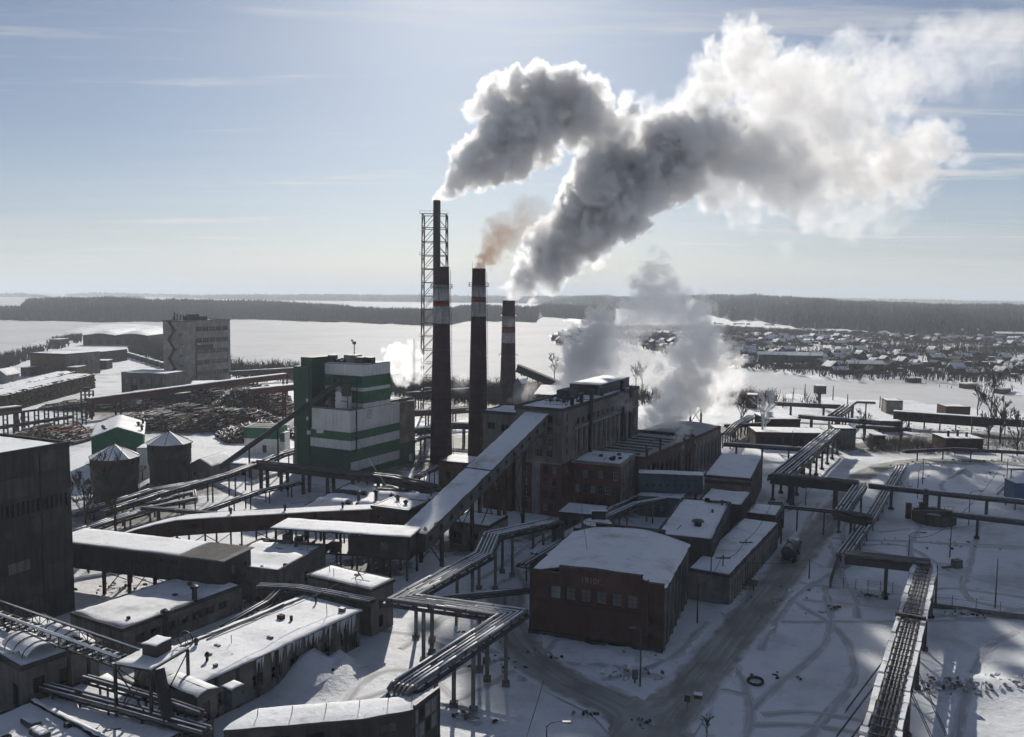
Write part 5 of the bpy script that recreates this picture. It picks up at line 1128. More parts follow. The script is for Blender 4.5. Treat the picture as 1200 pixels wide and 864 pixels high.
for q0, q1 in ((0, 11.5),): BH.band('front', 4.4, 6.3, 0, 12.0, 'concrete_pale', .22, 'pilaster'); BH.band('front', .3, 1.7, 0, 12, 'concrete_pale', .22, 'pilaster')
# brick facing round the lower storeys, pierced at the windows
for k in range(5):
    za, zb = ([0, .8, 3.7, 6.6, 9.5][k] + (1.9 if k else 0), [.8, 3.7, 6.6, 9.5, 12.0][k])
    BH.band('front', 1.7, 4.4, za, zb, 'brick', .1, 'brick_facing'); BH.band('front', 6.3, 11.5, za, zb, 'brick', .1, 'brick_facing')
    BH.band('right', 0, 7.2, za, zb, 'brick', .1, 'brick_facing')
for k in range(4):
    z0 = .8 + 2.9 * k
    for xa, xb in ((1.7, 2.2), (3.3, 4.1), (6.3, 6.9), (8.2, 9.0), (10.3, 11.5)): BH.band('front', xa, xb, z0, z0 + 1.9, 'brick', .1, 'brick_facing')
    for xa, xb in ((0, 2.4), (3.5, 7.2)): BH.band('right', xa, xb, z0, z0 + 1.9, 'brick', .1, 'brick_facing')
BH.band('front', 0, 11.5, 11.9, 12.3, 'concrete_pale', .25, 'string_course'); BH.band('right', 7.3, 56, 19.0, 19.5, 'concrete_pale', .3, 'string_course')
BH.pilasters('right', [8.1 + i * 3.4 for i in range(15) if 8.1 + i * 3.4 < 55], 11.5, 19.0, .75, .35, 'concrete_pale')
BH.flat(.45, .22, 'concrete_dark', over=.15)
BH.add(MB().box(-3.2, 0, 7.0, 56, 0, 23.2, 'concrete_dark'), 'side_aisle'); BH.add(snow_slab(-3.2, -.3, 7, 56, lambda x, y: 23.2, .2, 3, .08), 'aisle_snow', True)
BH.add(MB().box(-3.6, -3.2, 6.6, 56, 22.6, 24.0, 'steel_dark'), 'aisle_parapet')
BH.add(MB().box(1.0, 9.0, 30, 55, 24.4, 27.2, 'steel_dark'), 'roof_lantern'); BH.add(snow_slab(.8, 9.2, 29.8, 55.2, lambda x, y: 27.2, .2, 6, .1), 'lantern_snow', True)
BH.add(MB().box(2.0, 5.5, 19, 26, 24.4, 26.6, 'concrete_dark'), 'roof_house')
for x, y, h in ((10.2, 9, 1.6), (10.4, 14.5, 2.0), (10.2, 22, 2.2), (7, 12, 1.2), (9.8, 30, 2.0), (10.6, 44, 2.6), (3, 13, 1.0)): vent(BH.root, x, y, 24.3, h, .5)
b = MB()
for k in range(8): b.beam((3 + k * .9, 10.5, 24.4), (3 + k * .9, 10.5, 25.4), .08, .08, 'steel_dark')
b.beam((3, 10.5, 25.4), (9.3, 10.5, 25.4), .06, .06, 'steel_dark'); BH.add(b, 'roof_railing'); clutter(BH, 22, 312, z=24.2, y1=29)
for y in (16.5, 41, 47): BH.add(MB().tube([(12.2, y, 11), (12.2, y, 25.6)], .45, 'steel_dark', 10), 'flue_pipe')
# left block beside the tower head
P = Q - uu * 21.3 + vv * 2.2; B = Bld('head_block', 'concrete head block with paired windows left of the inclined gallery', 'building', P, an, 9.6, 11, 22.3)
B.walls('concrete', {'front': [(1.3, 18.3, .9, 1.6, 'hole'), (2.3, 18.3, .9, 1.6, 'hole'), (4.9, 18.0, .9, 1.6, 'hole'), (5.9, 18.0, .9, 1.6, 'hole')]}).flat(.3, .25, 'concrete_dark', over=.3, amp=.2)
P = Q - uu * 19.5 - vv * 1.0; B = Bld('brick_wing', 'low dark brick wing with sloping snowy roof under the inclined gallery', 'building', P, an, 7.6, 9, 12.0)
B.walls('brick_dark', {'front': row(.8, 3, 2.2, 8.6, 1.1, 1.9, 'sash') + row(.8, 3, 2.2, 4.6, 1.1, 1.9, 'sash')}).flat(0, .2, over=.3)
# inclined gallery
A1, A2 = G(500, 600, 9.4), zat(620, 485, 195.5); A1 = Vector((-17.4, 149.5, 7.4)); A2 = Q - uu * 6.2 + Vector((0, 0, 23.0)); A2 = Vector((A2.x, A2.y, 23.2)); o0 = Vector((A1.x, A1.y, 0)); pd = Vector((A2.x - A1.x, A2.y - A1.y, 0)); LN = pd.length; rz = math.atan2(pd.y, pd.x)
root = thing('inclined_gallery', 'broad inclined conveyor gallery with snowy roof climbing to the boiler house', 'gallery', o0, rz); S = (A2.z - A1.z) / LN; HW, HG = 2.75, 3.0
K = 14
for i in range(K):
    xa, xb = LN * i / K + .02, LN * (i + 1) / K - .02
    for s in (-1, 1):
        y0_, y1_ = (HW - .2, HW) if s > 0 else (-HW, -HW + .2)
        MB().hexa([(xa, y0_, A1.z - HG + S * xa), (xb, y0_, A1.z - HG + S * xb), (xb, y1_, A1.z - HG + S * xb), (xa, y1_, A1.z - HG + S * xa), (xa, y0_, A1.z + S * xa), (xb, y0_, A1.z + S * xb), (xb, y1_, A1.z + S * xb), (xa, y1_, A1.z + S * xa)], 'concrete').build('wall_panel', root)
    xm = (xa + xb) / 2 - .6; o = win('window', 1.1, 1.1, 'hole', root, (xm, -HW - .08, A1.z - 1.9 + S * xm), (0, -math.atan(S), 0))
MB().hexa([(0, -HW, A1.z - HG), (LN, -HW, A2.z - HG), (LN, HW, A2.z - HG), (0, HW, A1.z - HG), (0, -HW, A1.z - HG + .3), (LN, -HW, A2.z - HG + .3), (LN, HW, A2.z - HG + .3), (0, HW, A1.z - HG + .3)], 'concrete_dark').build('floor_slab', root)
MB().hexa([(-.3, -HW - .3, A1.z), (LN, -HW - .3, A2.z), (LN, HW + .3, A2.z), (-.3, HW + .3, A1.z), (-.3, -HW - .3, A1.z + .2), (LN, -HW - .3, A2.z + .2), (LN, HW + .3, A2.z + .2), (-.3, HW + .3, A1.z + .2)], 'roof_felt').build('roof', root)
snow_slab(-.25, LN, -HW - .25, HW + .25, lambda x, y: A1.z + .2 + S * x, .16, 4, .07, .9).build('snow_cover', root, smooth=True)
MB().box(-.2, 0, -HW, HW, A1.z - HG, A1.z, 'concrete_dark').build('end_wall', root); MB().box(LN * .46, LN * .46 + .2, -HW - .3, HW + .3, A1.z + S * LN * .46, A1.z + S * LN * .46 + .5, 'steel_dark').build('roof_joint', root)
for t in (.12, .34, .56, .78):
    x = LN * t; z = A1.z - HG + S * x
    for s in (-1, 1): MB().box(x - .3, x + .3, s * 2.3 - .3, s * 2.3 + .3, -.3, z, 'steel_brown').build('leg', root)
    MB().beam((x, -2.3, .5), (x, 2.3, z - .5), .16, .16, 'steel_brown').beam((x, 2.3, .5), (x, -2.3, z - .5), .16, .16, 'steel_brown').build('cross_brace', root)
MB().beam((LN * .34, -2.3, .5), (LN * .56, -2.3, A1.z - HG + S * LN * .5), .16, .16, 'steel_brown').build('raker', root)
# sheds below
B = bld('gallery_shed', 'low shed with snowy roof under the middle of the inclined gallery', 'shed', (526, 612), (556, 616), 4.4, W=9, ang=-24); B.L = 9; B.walls('concrete_warm', {'front': [(1, .1, 2, 2.6, 'door'), (5, 1.4, 1.4, 1.2, 'sash')]}).flat(.15, .25, 'concrete_dark')
B = bld('flue_house', 'small brown brick flue house at the foot of the left chimney', 'building', (514, 541), (549, 545), 7.0, W=9, ang=-20); B.walls('brick_brown', {'front': [(2, 2.5, 1.4, 2, 'hole'), (5, 2.5, 1.4, 2, 'sash')]}).flat(.2, .25, 'steel_dark', amp=.2)
# ------------------------------------------------------------------ brick annex and the long low halls along the boiler house
B = bld('office_annex', 'three storey dark red brick annex with rows of windows', 'building', (671, 541), (727.5, 545.5), 12.0, W=15, ang=-21)
n6 = [B.L * (.06 + i * .158) for i in range(6)]
B.walls('brick', {'front': [(x, z, 1.15, 1.9, 'white') for x in n6 for z in (4.9, 8.4)] + [(x, 1.2, 1.15, 1.9, 'hole') for x in n6], 'right': [(1.6 + i * 2.2, 1.0, 1.0, 2.6, 'hole') for i in range(6)]}, mats={'right': 'concrete_pale'}).flat(.25, .2, 'concrete_pale', over=.15)
B.pilasters('right', [.7 + i * 2.2 for i in range(7)], 4.2, 11.6, .35, .18, 'concrete')
vent(B.root, B.L - 3, 4, 12, .5, .5); clutter(B, 8, 311)
a = G(756, 538, 11.0); an2 = math.degrees(math.atan2(*((G(844, 501, 11.0) - a).yx))) - 90; u2 = Vector((math.cos(R(an2)), math.sin(R(an2)), 0)); v2 = Vector((-u2.y, u2.x, 0))
B = Bld('side_hall', 'long low brick hall with bare wet roof along the boiler house', 'building', a - u2 * 17, an2, 17, 36, 11.0); B.walls('brick_brown', {'right': [(1.2 + i * 3.0, 2.0, 1.6, 5.6, 'pale') for i in range(11)]}, mats={'right': 'brick_brown'}).flat(.3, .05, 'brick_dark', snowm='dirty_snow')
B.pilasters('right', [.3 + i * 3.0 for i in range(12)], 0, 9.0, .6, .25, 'brick_pale')
for k in range(7): B.add(MB().box(3, 14, 3 + k * 4.2, 4.4 + k * 4.2, 11.12, 11.32, 'roof_felt'), 'roof_strip')
for y, h in ((3, 1.0), (12, 2.4), (30, 1.4)): vent(B.root, 16.2, y, 11.2, h, .3)
clutter(B, 12, 313)
B = Bld('end_hall', 'end hall with pale tall pilasters and low arched dirty roof', 'building', a - u2 * 17 + v2 * 36.3, an2, 17, 24, 10.9); B.walls('brick_pale', {'right': [(1.4 + i * 3.3, 1.0, 1.7, 7.0, 'pale') for i in range(7)]})
B.pilasters('right', [.3 + i * 3.3 for i in range(8)], 0, 9.4, .7, .3, 'concrete_pale'); B.flat(.3, 0, 'brick_brown'); zf = lambda x, y: 11.0 + 1.0 * max(0, 1 - ((x - 8.5) / 8.4) ** 2); B.add(snow_slab(.4, 16.6, .4, 23.6, zf, .08, 7, .1, m='dirty_snow'), 'arched_roof', True); vent(B.root, 15.5, 1.2, 11.2, 1.6, .5); B.add(MB().box(-.02, 17, -.3, .3, 10.9, 11.9, 'steel_dark'), 'fire_wall')
# steel gantry behind the end hall
root = thing('steel_gantry', 'small open braced steel gantry standing behind the end hall', 'gantry', (zat(809, 490, 290).x, 290, 0), R(-4))
for x in (-3.8, 0, 3.6): MB().box(x - .3, x + .3, -.3, .3, -.3, 12.6, 'steel_dark').build('leg', root)
MB().box(-4.2, 4.0, -.35, .35, 12.6, 13.1, 'steel_dark').build('top_beam', root); MB().beam((0, 0, 7), (3.6, 0, 12.4), .2, .2, 'steel_dark').beam((3.6, 0, 7), (0, 0, 12.4), .2, .2, 'steel_dark').build('cross_brace', root)
# far conveyor head and silo right of the short chimney
A1, A2 = zat(607, 432, 410), zat(655, 452, 400); root = thing('coal_conveyor', 'dark sloping conveyor with lattice sides behind the short chimney', 'conveyor', (A1.x, A1.y, 0)); o0 = Vector((A1.x, A1.y, 0)); a, c = A1 - o0, A2 - o0
MB().beam(a, c, 3.5, 3.2, 'steel_dark').build('housing', root); MB().beam(a + Vector((0, 0, 1.9)), c + Vector((0, 0, 1.9)), 3.4, .3, 'asbestos').build('roof', root)
for t in (.15, .5, .85): p = a.lerp(c, t); MB().box(p.x - .5, p.x + .5, p.y - .5, p.y + .5, -.3, p.z - 1.4, 'steel_dark').build('leg', root)
b = MB(); b.beam((a.x - 1, a.y, 0), (a.x + 6, a.y, a.z - 2), .5, .5, 'steel_dark').beam((a.x + 8, a.y, 0), (a.x + 1, a.y, a.z - 2), .5, .5, 'steel_dark'); b.build('cross_brace', root)
B = bld('grey_silo_house', 'grey clad house with peaked roof just right of the short chimney', 'building', (602, 450), (613, 450), 13.0, W=8, ang=-20); B.walls('grey_clad').gable(2.5, 'y', .2, .1, wallm='grey_clad')
B = bld('coal_shed', 'dark wide shed with layered roofs behind the boiler house', 'shed', (628, 462), (658, 461), 10.0, W=24, ang=-15); B.walls('steel_brown', {'front': row(1, 3, 3.6, 3, 2, 3, 'hole')}).gable(2.5, 'x', .8, .08, wallm='steel_brown')
# ================================================================== right of centre
# blue grey covered bridge
B = bld('covered_bridge', 'blue grey sheet metal bridge linking the annex and the snowy hall', 'bridge', (749, 555), (824, 558), 9.2, W=3.6); 
B.walls('teal', {'front': row(1.5, 9, 1.6, 6.4, .5, .5, 'hole')}, z0=5.0); B.add(MB().box(.05, B.L - .05, .05, 3.55, 4.9, 5.1, 'steel_dark'), 'floor_slab'); B.flat(0, .15, over=.15)
for k in range(int(B.L / 1.2)): B.band('front', k * 1.2 + .05, k * 1.2 + 1.12, 7.4, 9.1, 'teal', .06, 'wall_panel')
for t in (.1, .5, .9): B.add(MB().box(B.L * t - .25, B.L * t + .25, 1.4, 2.0, -.3, 4.9, 'concrete_dark'), 'post')
# snowy hall with the corner over the yard
B = bld('yard_hall', 'pale brick hall with plain snowy roof beside the pipe bridge', 'building', (826, 557.5), (880, 562), 8.2, D=(858, 531)); B.W = 30
B.walls('brick_pale', {'right': [(1.5 + i * 3.2, 2.2, 1.7, 3.6, 'hole') for i in range(9)], 'front': [(1, 3, 1.2, 1.6, 'hole')]}, mats={'right': 'brick_brown'}).flat(.12, .25, 'concrete_dark', over=.25); B.band('front', 0, B.L, 6.6, 7.4, 'steel_dark', .2, 'dark_band'); B.pilasters('right', [.4 + i * 3.2 for i in range(10)], 0, 7.8, .6, .25, 'brick_pale')  # dark steel band runs across the front wall below the roof
# brick hall of 1910
a = G(620, 742); c = G(776, 766); d = c - a; an = math.degrees(math.atan2(d.y, d.x)); L = d.length; W = 23.6; Z = 9.2
B = Bld('old_brick_hall', 'dark brick hall with six boarded windows, stepped gable and vaulted snowy roof', 'building', a, an, L, W, Z)
xs = [L * ((185 - 80) / 638. + i * (73.5 / 638.)) for i in range(6)]
B.walls('brick_dark', {'front': [(x, 5.75, 1.5, 1.95, 'board') for x in xs], 'right': [(2.0 + i * 3.3, 3.4, .9, 3.2, 'board') for i in range(6)]}, inset=.25, mats={'right': 'concrete_dark'})
def step_gable(y0, nm):
    for x0, x1, z in ((0, L * .23, Z + .45), (L * .23, L * .845, Z + 1.5), (L * .845, L, Z + .6)):
        B.add(MB().box(x0, x1, y0, y0 + .45, Z, z, 'brick_dark'), nm); B.add(MB().box(x0 - .05, x1 + .05, y0 - .06, y0 + .51, z, z + .12, 'concrete_dark'), 'coping')
step_gable(0, 'gable_step')
for x0, x1, z in ((0, L * .2, Z + .6), (L * .2, L * .8, Z + 1.9), (L * .8, L, Z + .9)): B.add(MB().box(x0, x1, W - .45, W, Z, z, 'brick_dark'), 'rear_step'); B.add(MB().box(x0 - .05, x1 + .05, W - .5, W + .05, z, z + .12, 'concrete_dark'), 'rear_coping')
zf = lambda x, y: Z + 1.75 * max(0, 1 - ((x - L / 2) / (L / 2 + .2)) ** 2); B.add(snow_slab(-.15, L + .3, .46, W - .46, zf, .22, 15, .12), 'snow_cover', True)
for k in range(7): B.band('right', .8 + k * 3.3, 1.5 + k * 3.3, 0, 8.6, 'concrete', .2, 'pilaster')
for k in range(7): B.add(MB().box(L * .05 + k * L * .135, L * .05 + k * L * .135 + L * .11, -.09, 0, 5.1, 5.35, 'brick_dark'), 'sill_course')
B.add(MB().box(-.1, L + .1, -.15, 0, 0, .7, 'concrete_dark'), 'plinth'); B.add(MB().tube([(L * .89, -.2, .2), (L * .89, -.2, 10.4)], .13, 'steel_dark', 6), 'downpipe'); B.add(MB().box(L * .44, L * .60, -1.1, -.1, .1, .6, 'steel_dark'), 'basement_hatch')
fc = bpy.data.curves.new('date_lettering', 'FONT'); fc.body = '1910\u0433.'; fc.size = 1.25; fc.extrude = .05; fc.align_x = 'CENTER'; fo = bpy.data.objects.new('tmp', fc); COL.objects.link(fo); dg = bpy.context.evaluated_depsgraph_get(); me = bpy.data.meshes.new_from_object(fo.evaluated_get(dg)); bpy.data.objects.remove(fo); me.materials.clear(); me.materials.append(MATS['brick_pale'])
o = link('date_lettering', me, B.root, (L * .475, -.06, 8.75), (R(90), 0, 0)); tag(o, 'raised date numerals on the brick gable')
# snowy roofs behind it
B2 = bld('flat_workshop', 'flat snowy workshop directly behind the old brick hall', 'building', (768, 628), (834, 639), 8.0, W=29, ang=an); B2.walls('concrete_dark', {'right': [(2 + i * 3, 5.9, 2.2, 1.2, 'sash') for i in range(9)]}).flat(.3, .28, 'concrete_dark', amp=.2); vent(B2.root, B2.L * .62, 8.5, 8.3, .7, .7); clutter(B2, 5, 321); B2.add(MB().tube([(B2.L * .55, 27, 8.6), (B2.L - .4, 27, 8.8), (B2.L - .4, 25.5, 8.8)], .25, 'pipe_dark', 8), 'roof_pipe')
B2 = bld('lean_to', 'low lean to with many narrow windows right of the flat workshop', 'building', (806, 667), (834, 674), 5.0, W=37, ang=-29); B2.L = 7.0; B2.walls('concrete', {'right': [(1.2 + i * 1.75, 1.0, .8, 2.6, 'pale' if i % 3 else 'hole') for i in range(20)]}).flat(.1, .25, 'concrete_dark', over=.15); B2.pilasters('right', [.4 + i * 1.75 for i in range(21)], 0, 4.7, .35, .12, 'concrete_pale')
B2.add(MB().box(B2.L, B2.L + 2.0, 9, 12, .9, 1.1, 'concrete'), 'loading_dock')
for y in (9.3, 11.7): B2.add(MB().box(B2.L + 1.6, B2.L + 1.8, y, y + .2, -.3, .9, 'steel_dark'), 'dock_leg')
B2 = bld('rear_store', 'small snowy roofed store between the workshop and the yard hall', 'building', (818, 588), (868, 596), 5.6, W=13, ang=-24); B2.walls('concrete_dark', {'front': [(2, 2, 1.4, 1.4)]}).flat(.15, .35, 'concrete_dark', amp=.35)
B2 = bld('ribbed_store', 'dark ribbed store with snowy top beside the road and the tanker', 'building', (876, 602), (909, 606), 5.6, W=9, ang=-26); B2.walls('brick_brown', {'right': [(1, 1, 1, 2.4, 'hole'), (4, 1, 1, 2.4, 'hole')]}, mats={'right': 'concrete'}).flat(.15, .3, 'steel_dark', over=.1); B2.pilasters('right', [.2 + i * 1.25 for i in range(7)], 0, 5.3, .3, .2, 'steel_brown'); B2.pilasters('front', [.3 + i * 1.6 for i in range(5)], 0, 5.3, .3, .15, 'steel_brown')
# round teal tank behind the old hall
g = G(700, 613.5, 8.0); root = thing('teal_tank', 'round grey teal tank with railed snowy lid behind the old brick hall', 'tank', (g.x, g.y, 0)); MB().lathe((0, 0, 0), [(2.95, -.3), (2.95, 8.0)], 'teal', 28).build('shell', root, smooth=False)
MB().lathe((0, 0, 8.0), [(3.1, 0), (3.1, .12), (.1, .5)], 'steel_grey', 28).build('lid', root); MB().lathe((0, 0, 8.12), [(2.7, .05), (2.5, .25), (.1, .55)], 'snow_roof', 24).build('snow_cover', root, smooth=True)
b = MB(); n = 18
for k in range(n):
    a0, a1 = 2 * math.pi * k / n, 2 * math.pi * (k + 1) / n; b.beam((3.05 * math.cos(a0), 3.05 * math.sin(a0), 8.1), (3.05 * math.cos(a0), 3.05 * math.sin(a0), 9.0), .06, .06, 'steel_grey').beam((3.05 * math.cos(a0), 3.05 * math.sin(a0), 9.0), (3.05 * math.cos(a1), 3.05 * math.sin(a1), 9.0), .06, .06, 'steel_grey')
b.build('railing', root); MB().box(-1.0, 1.6, .5, 1.0, 8.4, 10.2, 'steel_dark').build('motor_frame', root); MB().box(-1.2, 1.9, .3, 1.2, 10.2, 10.35, 'snow_roof').build('motor_snow', root)
# dark plant in the court
B2 = bld('pipe_court', 'dark low pump house in the court between annex and old hall', 'building', (655, 600), (700, 606), 4.0, W=8, ang=-20); B2.walls('concrete_dark', {'front': row(1, 4, 2, 1, 1.2, 1.6, 'hole')}).flat(0, .12, over=.1)
B2 = bld('court_shed', 'dim teal shed with windows across the court from the tank', 'shed', (748, 581), (800, 585), 4.6, W=6, ang=-18); B2.walls('teal', {'front': [(2, 1.4, 1, 1.2), (5, 1.4, 1, 1.2), (8, 1.4, 1, 1.2)]}).flat(0, .15, over=.1)
B2 = bld('gate_shed', 'lean dark shed behind the pipe drop left of the old hall', 'shed', (622, 648), (652, 652), 4.2, W=7, ang=-18); B2.walls('steel_dark', {'front': [(1, .2, 1.2, 2.4, 'hole')]}).flat(0, .15, over=.15)
# ================================================================== far right middle ground
B = bld('snow_house', 'dark house with flat snowy roof and chimney by the steaming tree', 'house', (899, 492), (935, 491), 6.5, W=14, ang=2); B.walls('brick_dark', {'front': row(1.5, 3, 3, 2.5, 1.2, 1.6, 'hole')}, mats={'right': 'concrete_pale'}).flat(.1, .25, 'steel_dark', over=.2); vent(B.root, 3, 6, 6.6, 1.4, .6, 'chimney')
B = bld('long_low_works', 'long dark low works hall beyond the pipe bridge', 'building', (886, 507), (975, 510), 5.0, W=12, ang=-4); B.walls('brick_dark', {'front': row(1.5, 9, 2.6, 1.4, 1.5, 2.2, 'hole')}).flat(.1, .15, 'steel_dark', over=.15)
B = bld('grey_pump_house', 'grey pump house with icy wall at the far end of the pipe bridge', 'building', (978, 503), (1002, 503), 6.5, W=9, ang=-8); B.walls('concrete', {'front': [(1, 1, 1.2, 1.6, 'hole')]}).flat(.2, .25, 'concrete_dark')
B = bld('bank_hut', 'small tan flat roofed hut on the near bank', 'hut', (1039, 470), (1057, 470), 5.5, W=9, ang=-10); B.walls('concrete_warm').flat(.1, .2, 'concrete_dark')
B = bld('bank_store', 'brown store standing above the long covered trestle', 'building', (1109, 477), (1139, 478), 6.0, W=9, ang=-4); B.walls('brick_brown', {'front': row(2, 3, 3.5, 2, 1.4, 1.2, 'hole')}).flat(.1, .2, 'brick_dark')
B = bld('ruined_store', 'low dark brick ruin among the bare trees at the right', 'building', (1108, 514), (1150, 514), 4.0, W=10, ang=-3); B.walls('brick_dark', {'front': [(1, .2, 2, 2.2, 'hole'), (5, 1, 1.2, 1.2, 'hole')]}).flat(0, .12, over=.1)
for x, y, h in ((2.0, 3, 2.0), (5.5, 4, 2.2), (8, 3, 1.6)): B.add(MB().box(x, x + .6, y, y + .6, 4.1, 4.1 + h, 'brick_dark'), 'chimney_stub')
B = bld('red_shed', 'small red brown shed on the snow left of the ruin', 'shed', (1024, 511), (1037, 511), 3.0, W=5, ang=-6); B.walls('rust_red', {'front': [(.6, .1, 1, 1.8, 'hole')]}).flat(0, .2, over=.15)
B = bld('dark_kiosk', 'low dark kiosk under the trestle right of the works', 'kiosk', (1030, 494), (1062, 496), 4.0, W=5, ang=-4); B.walls('steel_brown', {'front': row(1, 4, 2.4, 1, 1.2, 1.4, 'hole')}).flat(0, .2, over=.15)
B = bld('bank_ruin', 'tilted snowy wooden ruin on the bank left of the bay', 'ruin', (876, 463), (888, 462), 6.0, W=6, ang=-20); B.walls('wood').flat(0, .3, over=.3)
# raised watch cabin
g = G(960, 478); root = thing('watch_cabin', 'grey cabin raised on a single post near the bank', 'cabin', g); MB().box(-.5, .5, -.5, .5, -.3, 6.5, 'steel_dark').build('post', root); MB().box(-2.2, 2.2, -2, 2, 6.5, 10.2, 'steel_grey').build('cabin', root); MB().box(-2.4, 2.4, -2.2, 2.2, 10.2, 10.5, 'snow_roof').build('snow_cover', root)
# blue tank house with stair at the right edge
B = bld('blue_house', 'blue metal house on stilts at the right edge of the yard', 'building', (1190, 567), (1225, 570), 6.5, W=6, ang=-8, base=2.2); B.walls('blue_paint').flat(0, .1, over=.1)
for x in (.3, B.L - .5):
    for y in (.3, 5.5): B.add(MB().box(x, x + .25, y, y + .25, -2.5, 0, 'steel_dark'), 'leg')
g = G(1168, 580); root = thing('stair_tower', 'steel stair with landing climbing to the blue house', 'stair', g); b = MB(); b.beam((0, 0, 0), (4.0, 0, 4.2), .9, .18, 'steel_dark').beam((0, .4, 1), (4, .4, 5.2), .07, .07, 'steel_dark'); b.build('flight', root); MB().box(4.0, 7.5, -.6, .6, 4.1, 4.3, 'steel_dark').build('landing', root); MB().box(3.0, 9, -.8, .8, 6.6, 6.8, 'steel_dark').build('roof', root)
for x in (3.4, 7.2): MB().box(x - .1, x + .1, -.1, .1, -.2, 6.6, 'steel_dark').build('post', root)
# round settling tank in the yard
g = G(1094, 612); root = thing('settling_tank', 'low round dark settling tank with walkway in the snowy yard', 'tank', g); MB().lathe((0, 0, 0), [(4.3, -.3), (4.3, 2.4), (4.1, 2.4), (4.1, 1.7)], 'concrete_dark', 22).build('wall', root); MB().lathe((0, 0, 0), [(4.05, 1.6), (.1, 1.75)], 'dirty_snow', 22).build('fill', root)
for k in range(11): an_ = 2 * math.pi * k / 11; MB().beam((4.35 * math.cos(an_), 4.35 * math.sin(an_), -.2), (4.35 * math.cos(an_), 4.35 * math.sin(an_), 2.45), .4, .2, 'steel_brown').build('rib', root)
b = MB(); b.box(-4.5, 4.5, -.5, .5, 2.5, 2.65, 'steel_dark')
for x in range(-4, 5): b.beam((x, -.5, 2.6), (x, -.5, 3.7), .06, .06, 'steel_dark')
b.beam((-4.5, -.5, 3.7), (4.5, -.5, 3.7), .06, .06, 'steel_dark'); b.build('walkway', root); MB().box(-4.9, -3.9, 2.4, 3.4, -.3, 3.6, 'steel_brown').build('valve_box', root)
for x, y, h, lab in ((1084, 602, 5.6, 'taller of two dark upright steel ducts behind the settling tank'), (1079.5, 607, 3.4, 'shorter of two dark upright steel ducts behind the settling tank')):
    g = G(x, y); root = thing('duct_stack', lab, 'duct', g); MB().box(-.45, .45, -.45, .45, -.3, h, 'steel_brown').build('shaft', root); MB().box(-.55, .55, -.55, .55, h, h + .2, 'steel_dark').build('cap', root)
# ================================================================== pipe bridges
five = ((-1.25, .30, 'pipe'), (-.55, .24, 'pipe_dark'), (0.0, .26, 'pipe'), (.6, .28, 'pipe'), (1.25, .34, 'pipe'))
z8 = 7.6
rack('pipe_bridge', 'big zigzag pipe bridge on concrete posts in the centre foreground', [G(474, 806, z8), G(600, 722, z8), G(470, 704, z8), G(566, 652, z8), G(576, 629, z8), G(648, 613, z8)], 3.3, five, 9.5, 'pair', .5, .5, flange=5.5)
for k, (off, zb) in enumerate(((-1.25, 0), (-.4, 0), (.3, 0), (1.0, 0))):
    pass
P0 = G(474, 806, z8); d = (P0 - G(600, 722, z8)); d.z = 0; d.normalize(); n = Vector((d.y, -d.x, 0)); root = thing('pipe_drop', 'bundle of pipes bending down to the ground at the near end of the zigzag bridge', 'pipes', (P0.x, P0.y, 0))
for off, r, m in five:
    p = n * (-off); zc = 7.6 + r + .04; MB().tube([p + Vector((0, 0, zc)) - d * .3, p + d * .5 + Vector((0, 0, zc)), p + d * (.8 + r) + Vector((0, 0, zc - .35)), p + d * (.95 + r) + Vector((0, 0, zc - 1.0)), p + d * (.95 + r) + Vector((0, 0, 0))], r, m, 10).build('pipe', root, smooth=True)
P0 = G(648, 613, z8); d = (P0 - G(576, 629, z8)); d.z = 0; d.normalize(); n = Vector((d.y, -d.x, 0)); root = thing('pipe_drop', 'bundle of pipes bending down at the far end of the zigzag bridge', 'pipes', (P0.x, P0.y, 0))
for off, r, m in five:
    p = n * off; zc = 7.6 + r + .04; MB().tube([p + Vector((0, 0, zc)) - d * .3, p + d * .5 + Vector((0, 0, zc)), p + d * (.8 + r) + Vector((0, 0, zc - .35)), p + d * (.95 + r) + Vector((0, 0, zc - 1.0)), p + d * (.95 + r) + Vector((0, 0, 2))], r, m, 10).build('pipe', root, smooth=True)
rack('pipe_line', 'thin pipe line crossing under the zigzag bridge toward the old hall', [G(505, 704, 4.6), G(620, 693, 4.6)], 1.2, ((0, .28, 'pipe'), (.5, .12, 'pipe_dark')), 8, 'single', .2, .25, foot=False)
rack('pipe_bridge', 'pipe run rising from the court past the teal tank', [G(612, 664, 4.0), G(652, 640, 4.0), G(682, 620, 4.2), G(745, 592, 4.6), G(778, 586, 4.6)], 2.2, ((-.8, .22, 'pipe'), (-.2, .28, 'pipe'), (.6, .32, 'pipe')), 9, 'pair', .35, .3, foot=False)
rack('pipe_bridge', 'second pipe run under the court bridge beside the boiler house', [G(640, 640, 2.6), G(720, 596, 2.8), G(756, 580, 3.0), G(812, 575, 5.6)], 1.6, ((-.5, .25, 'pipe'), (.3, .35, 'pipe')), 9, 'pair', .3, .3, foot=False)
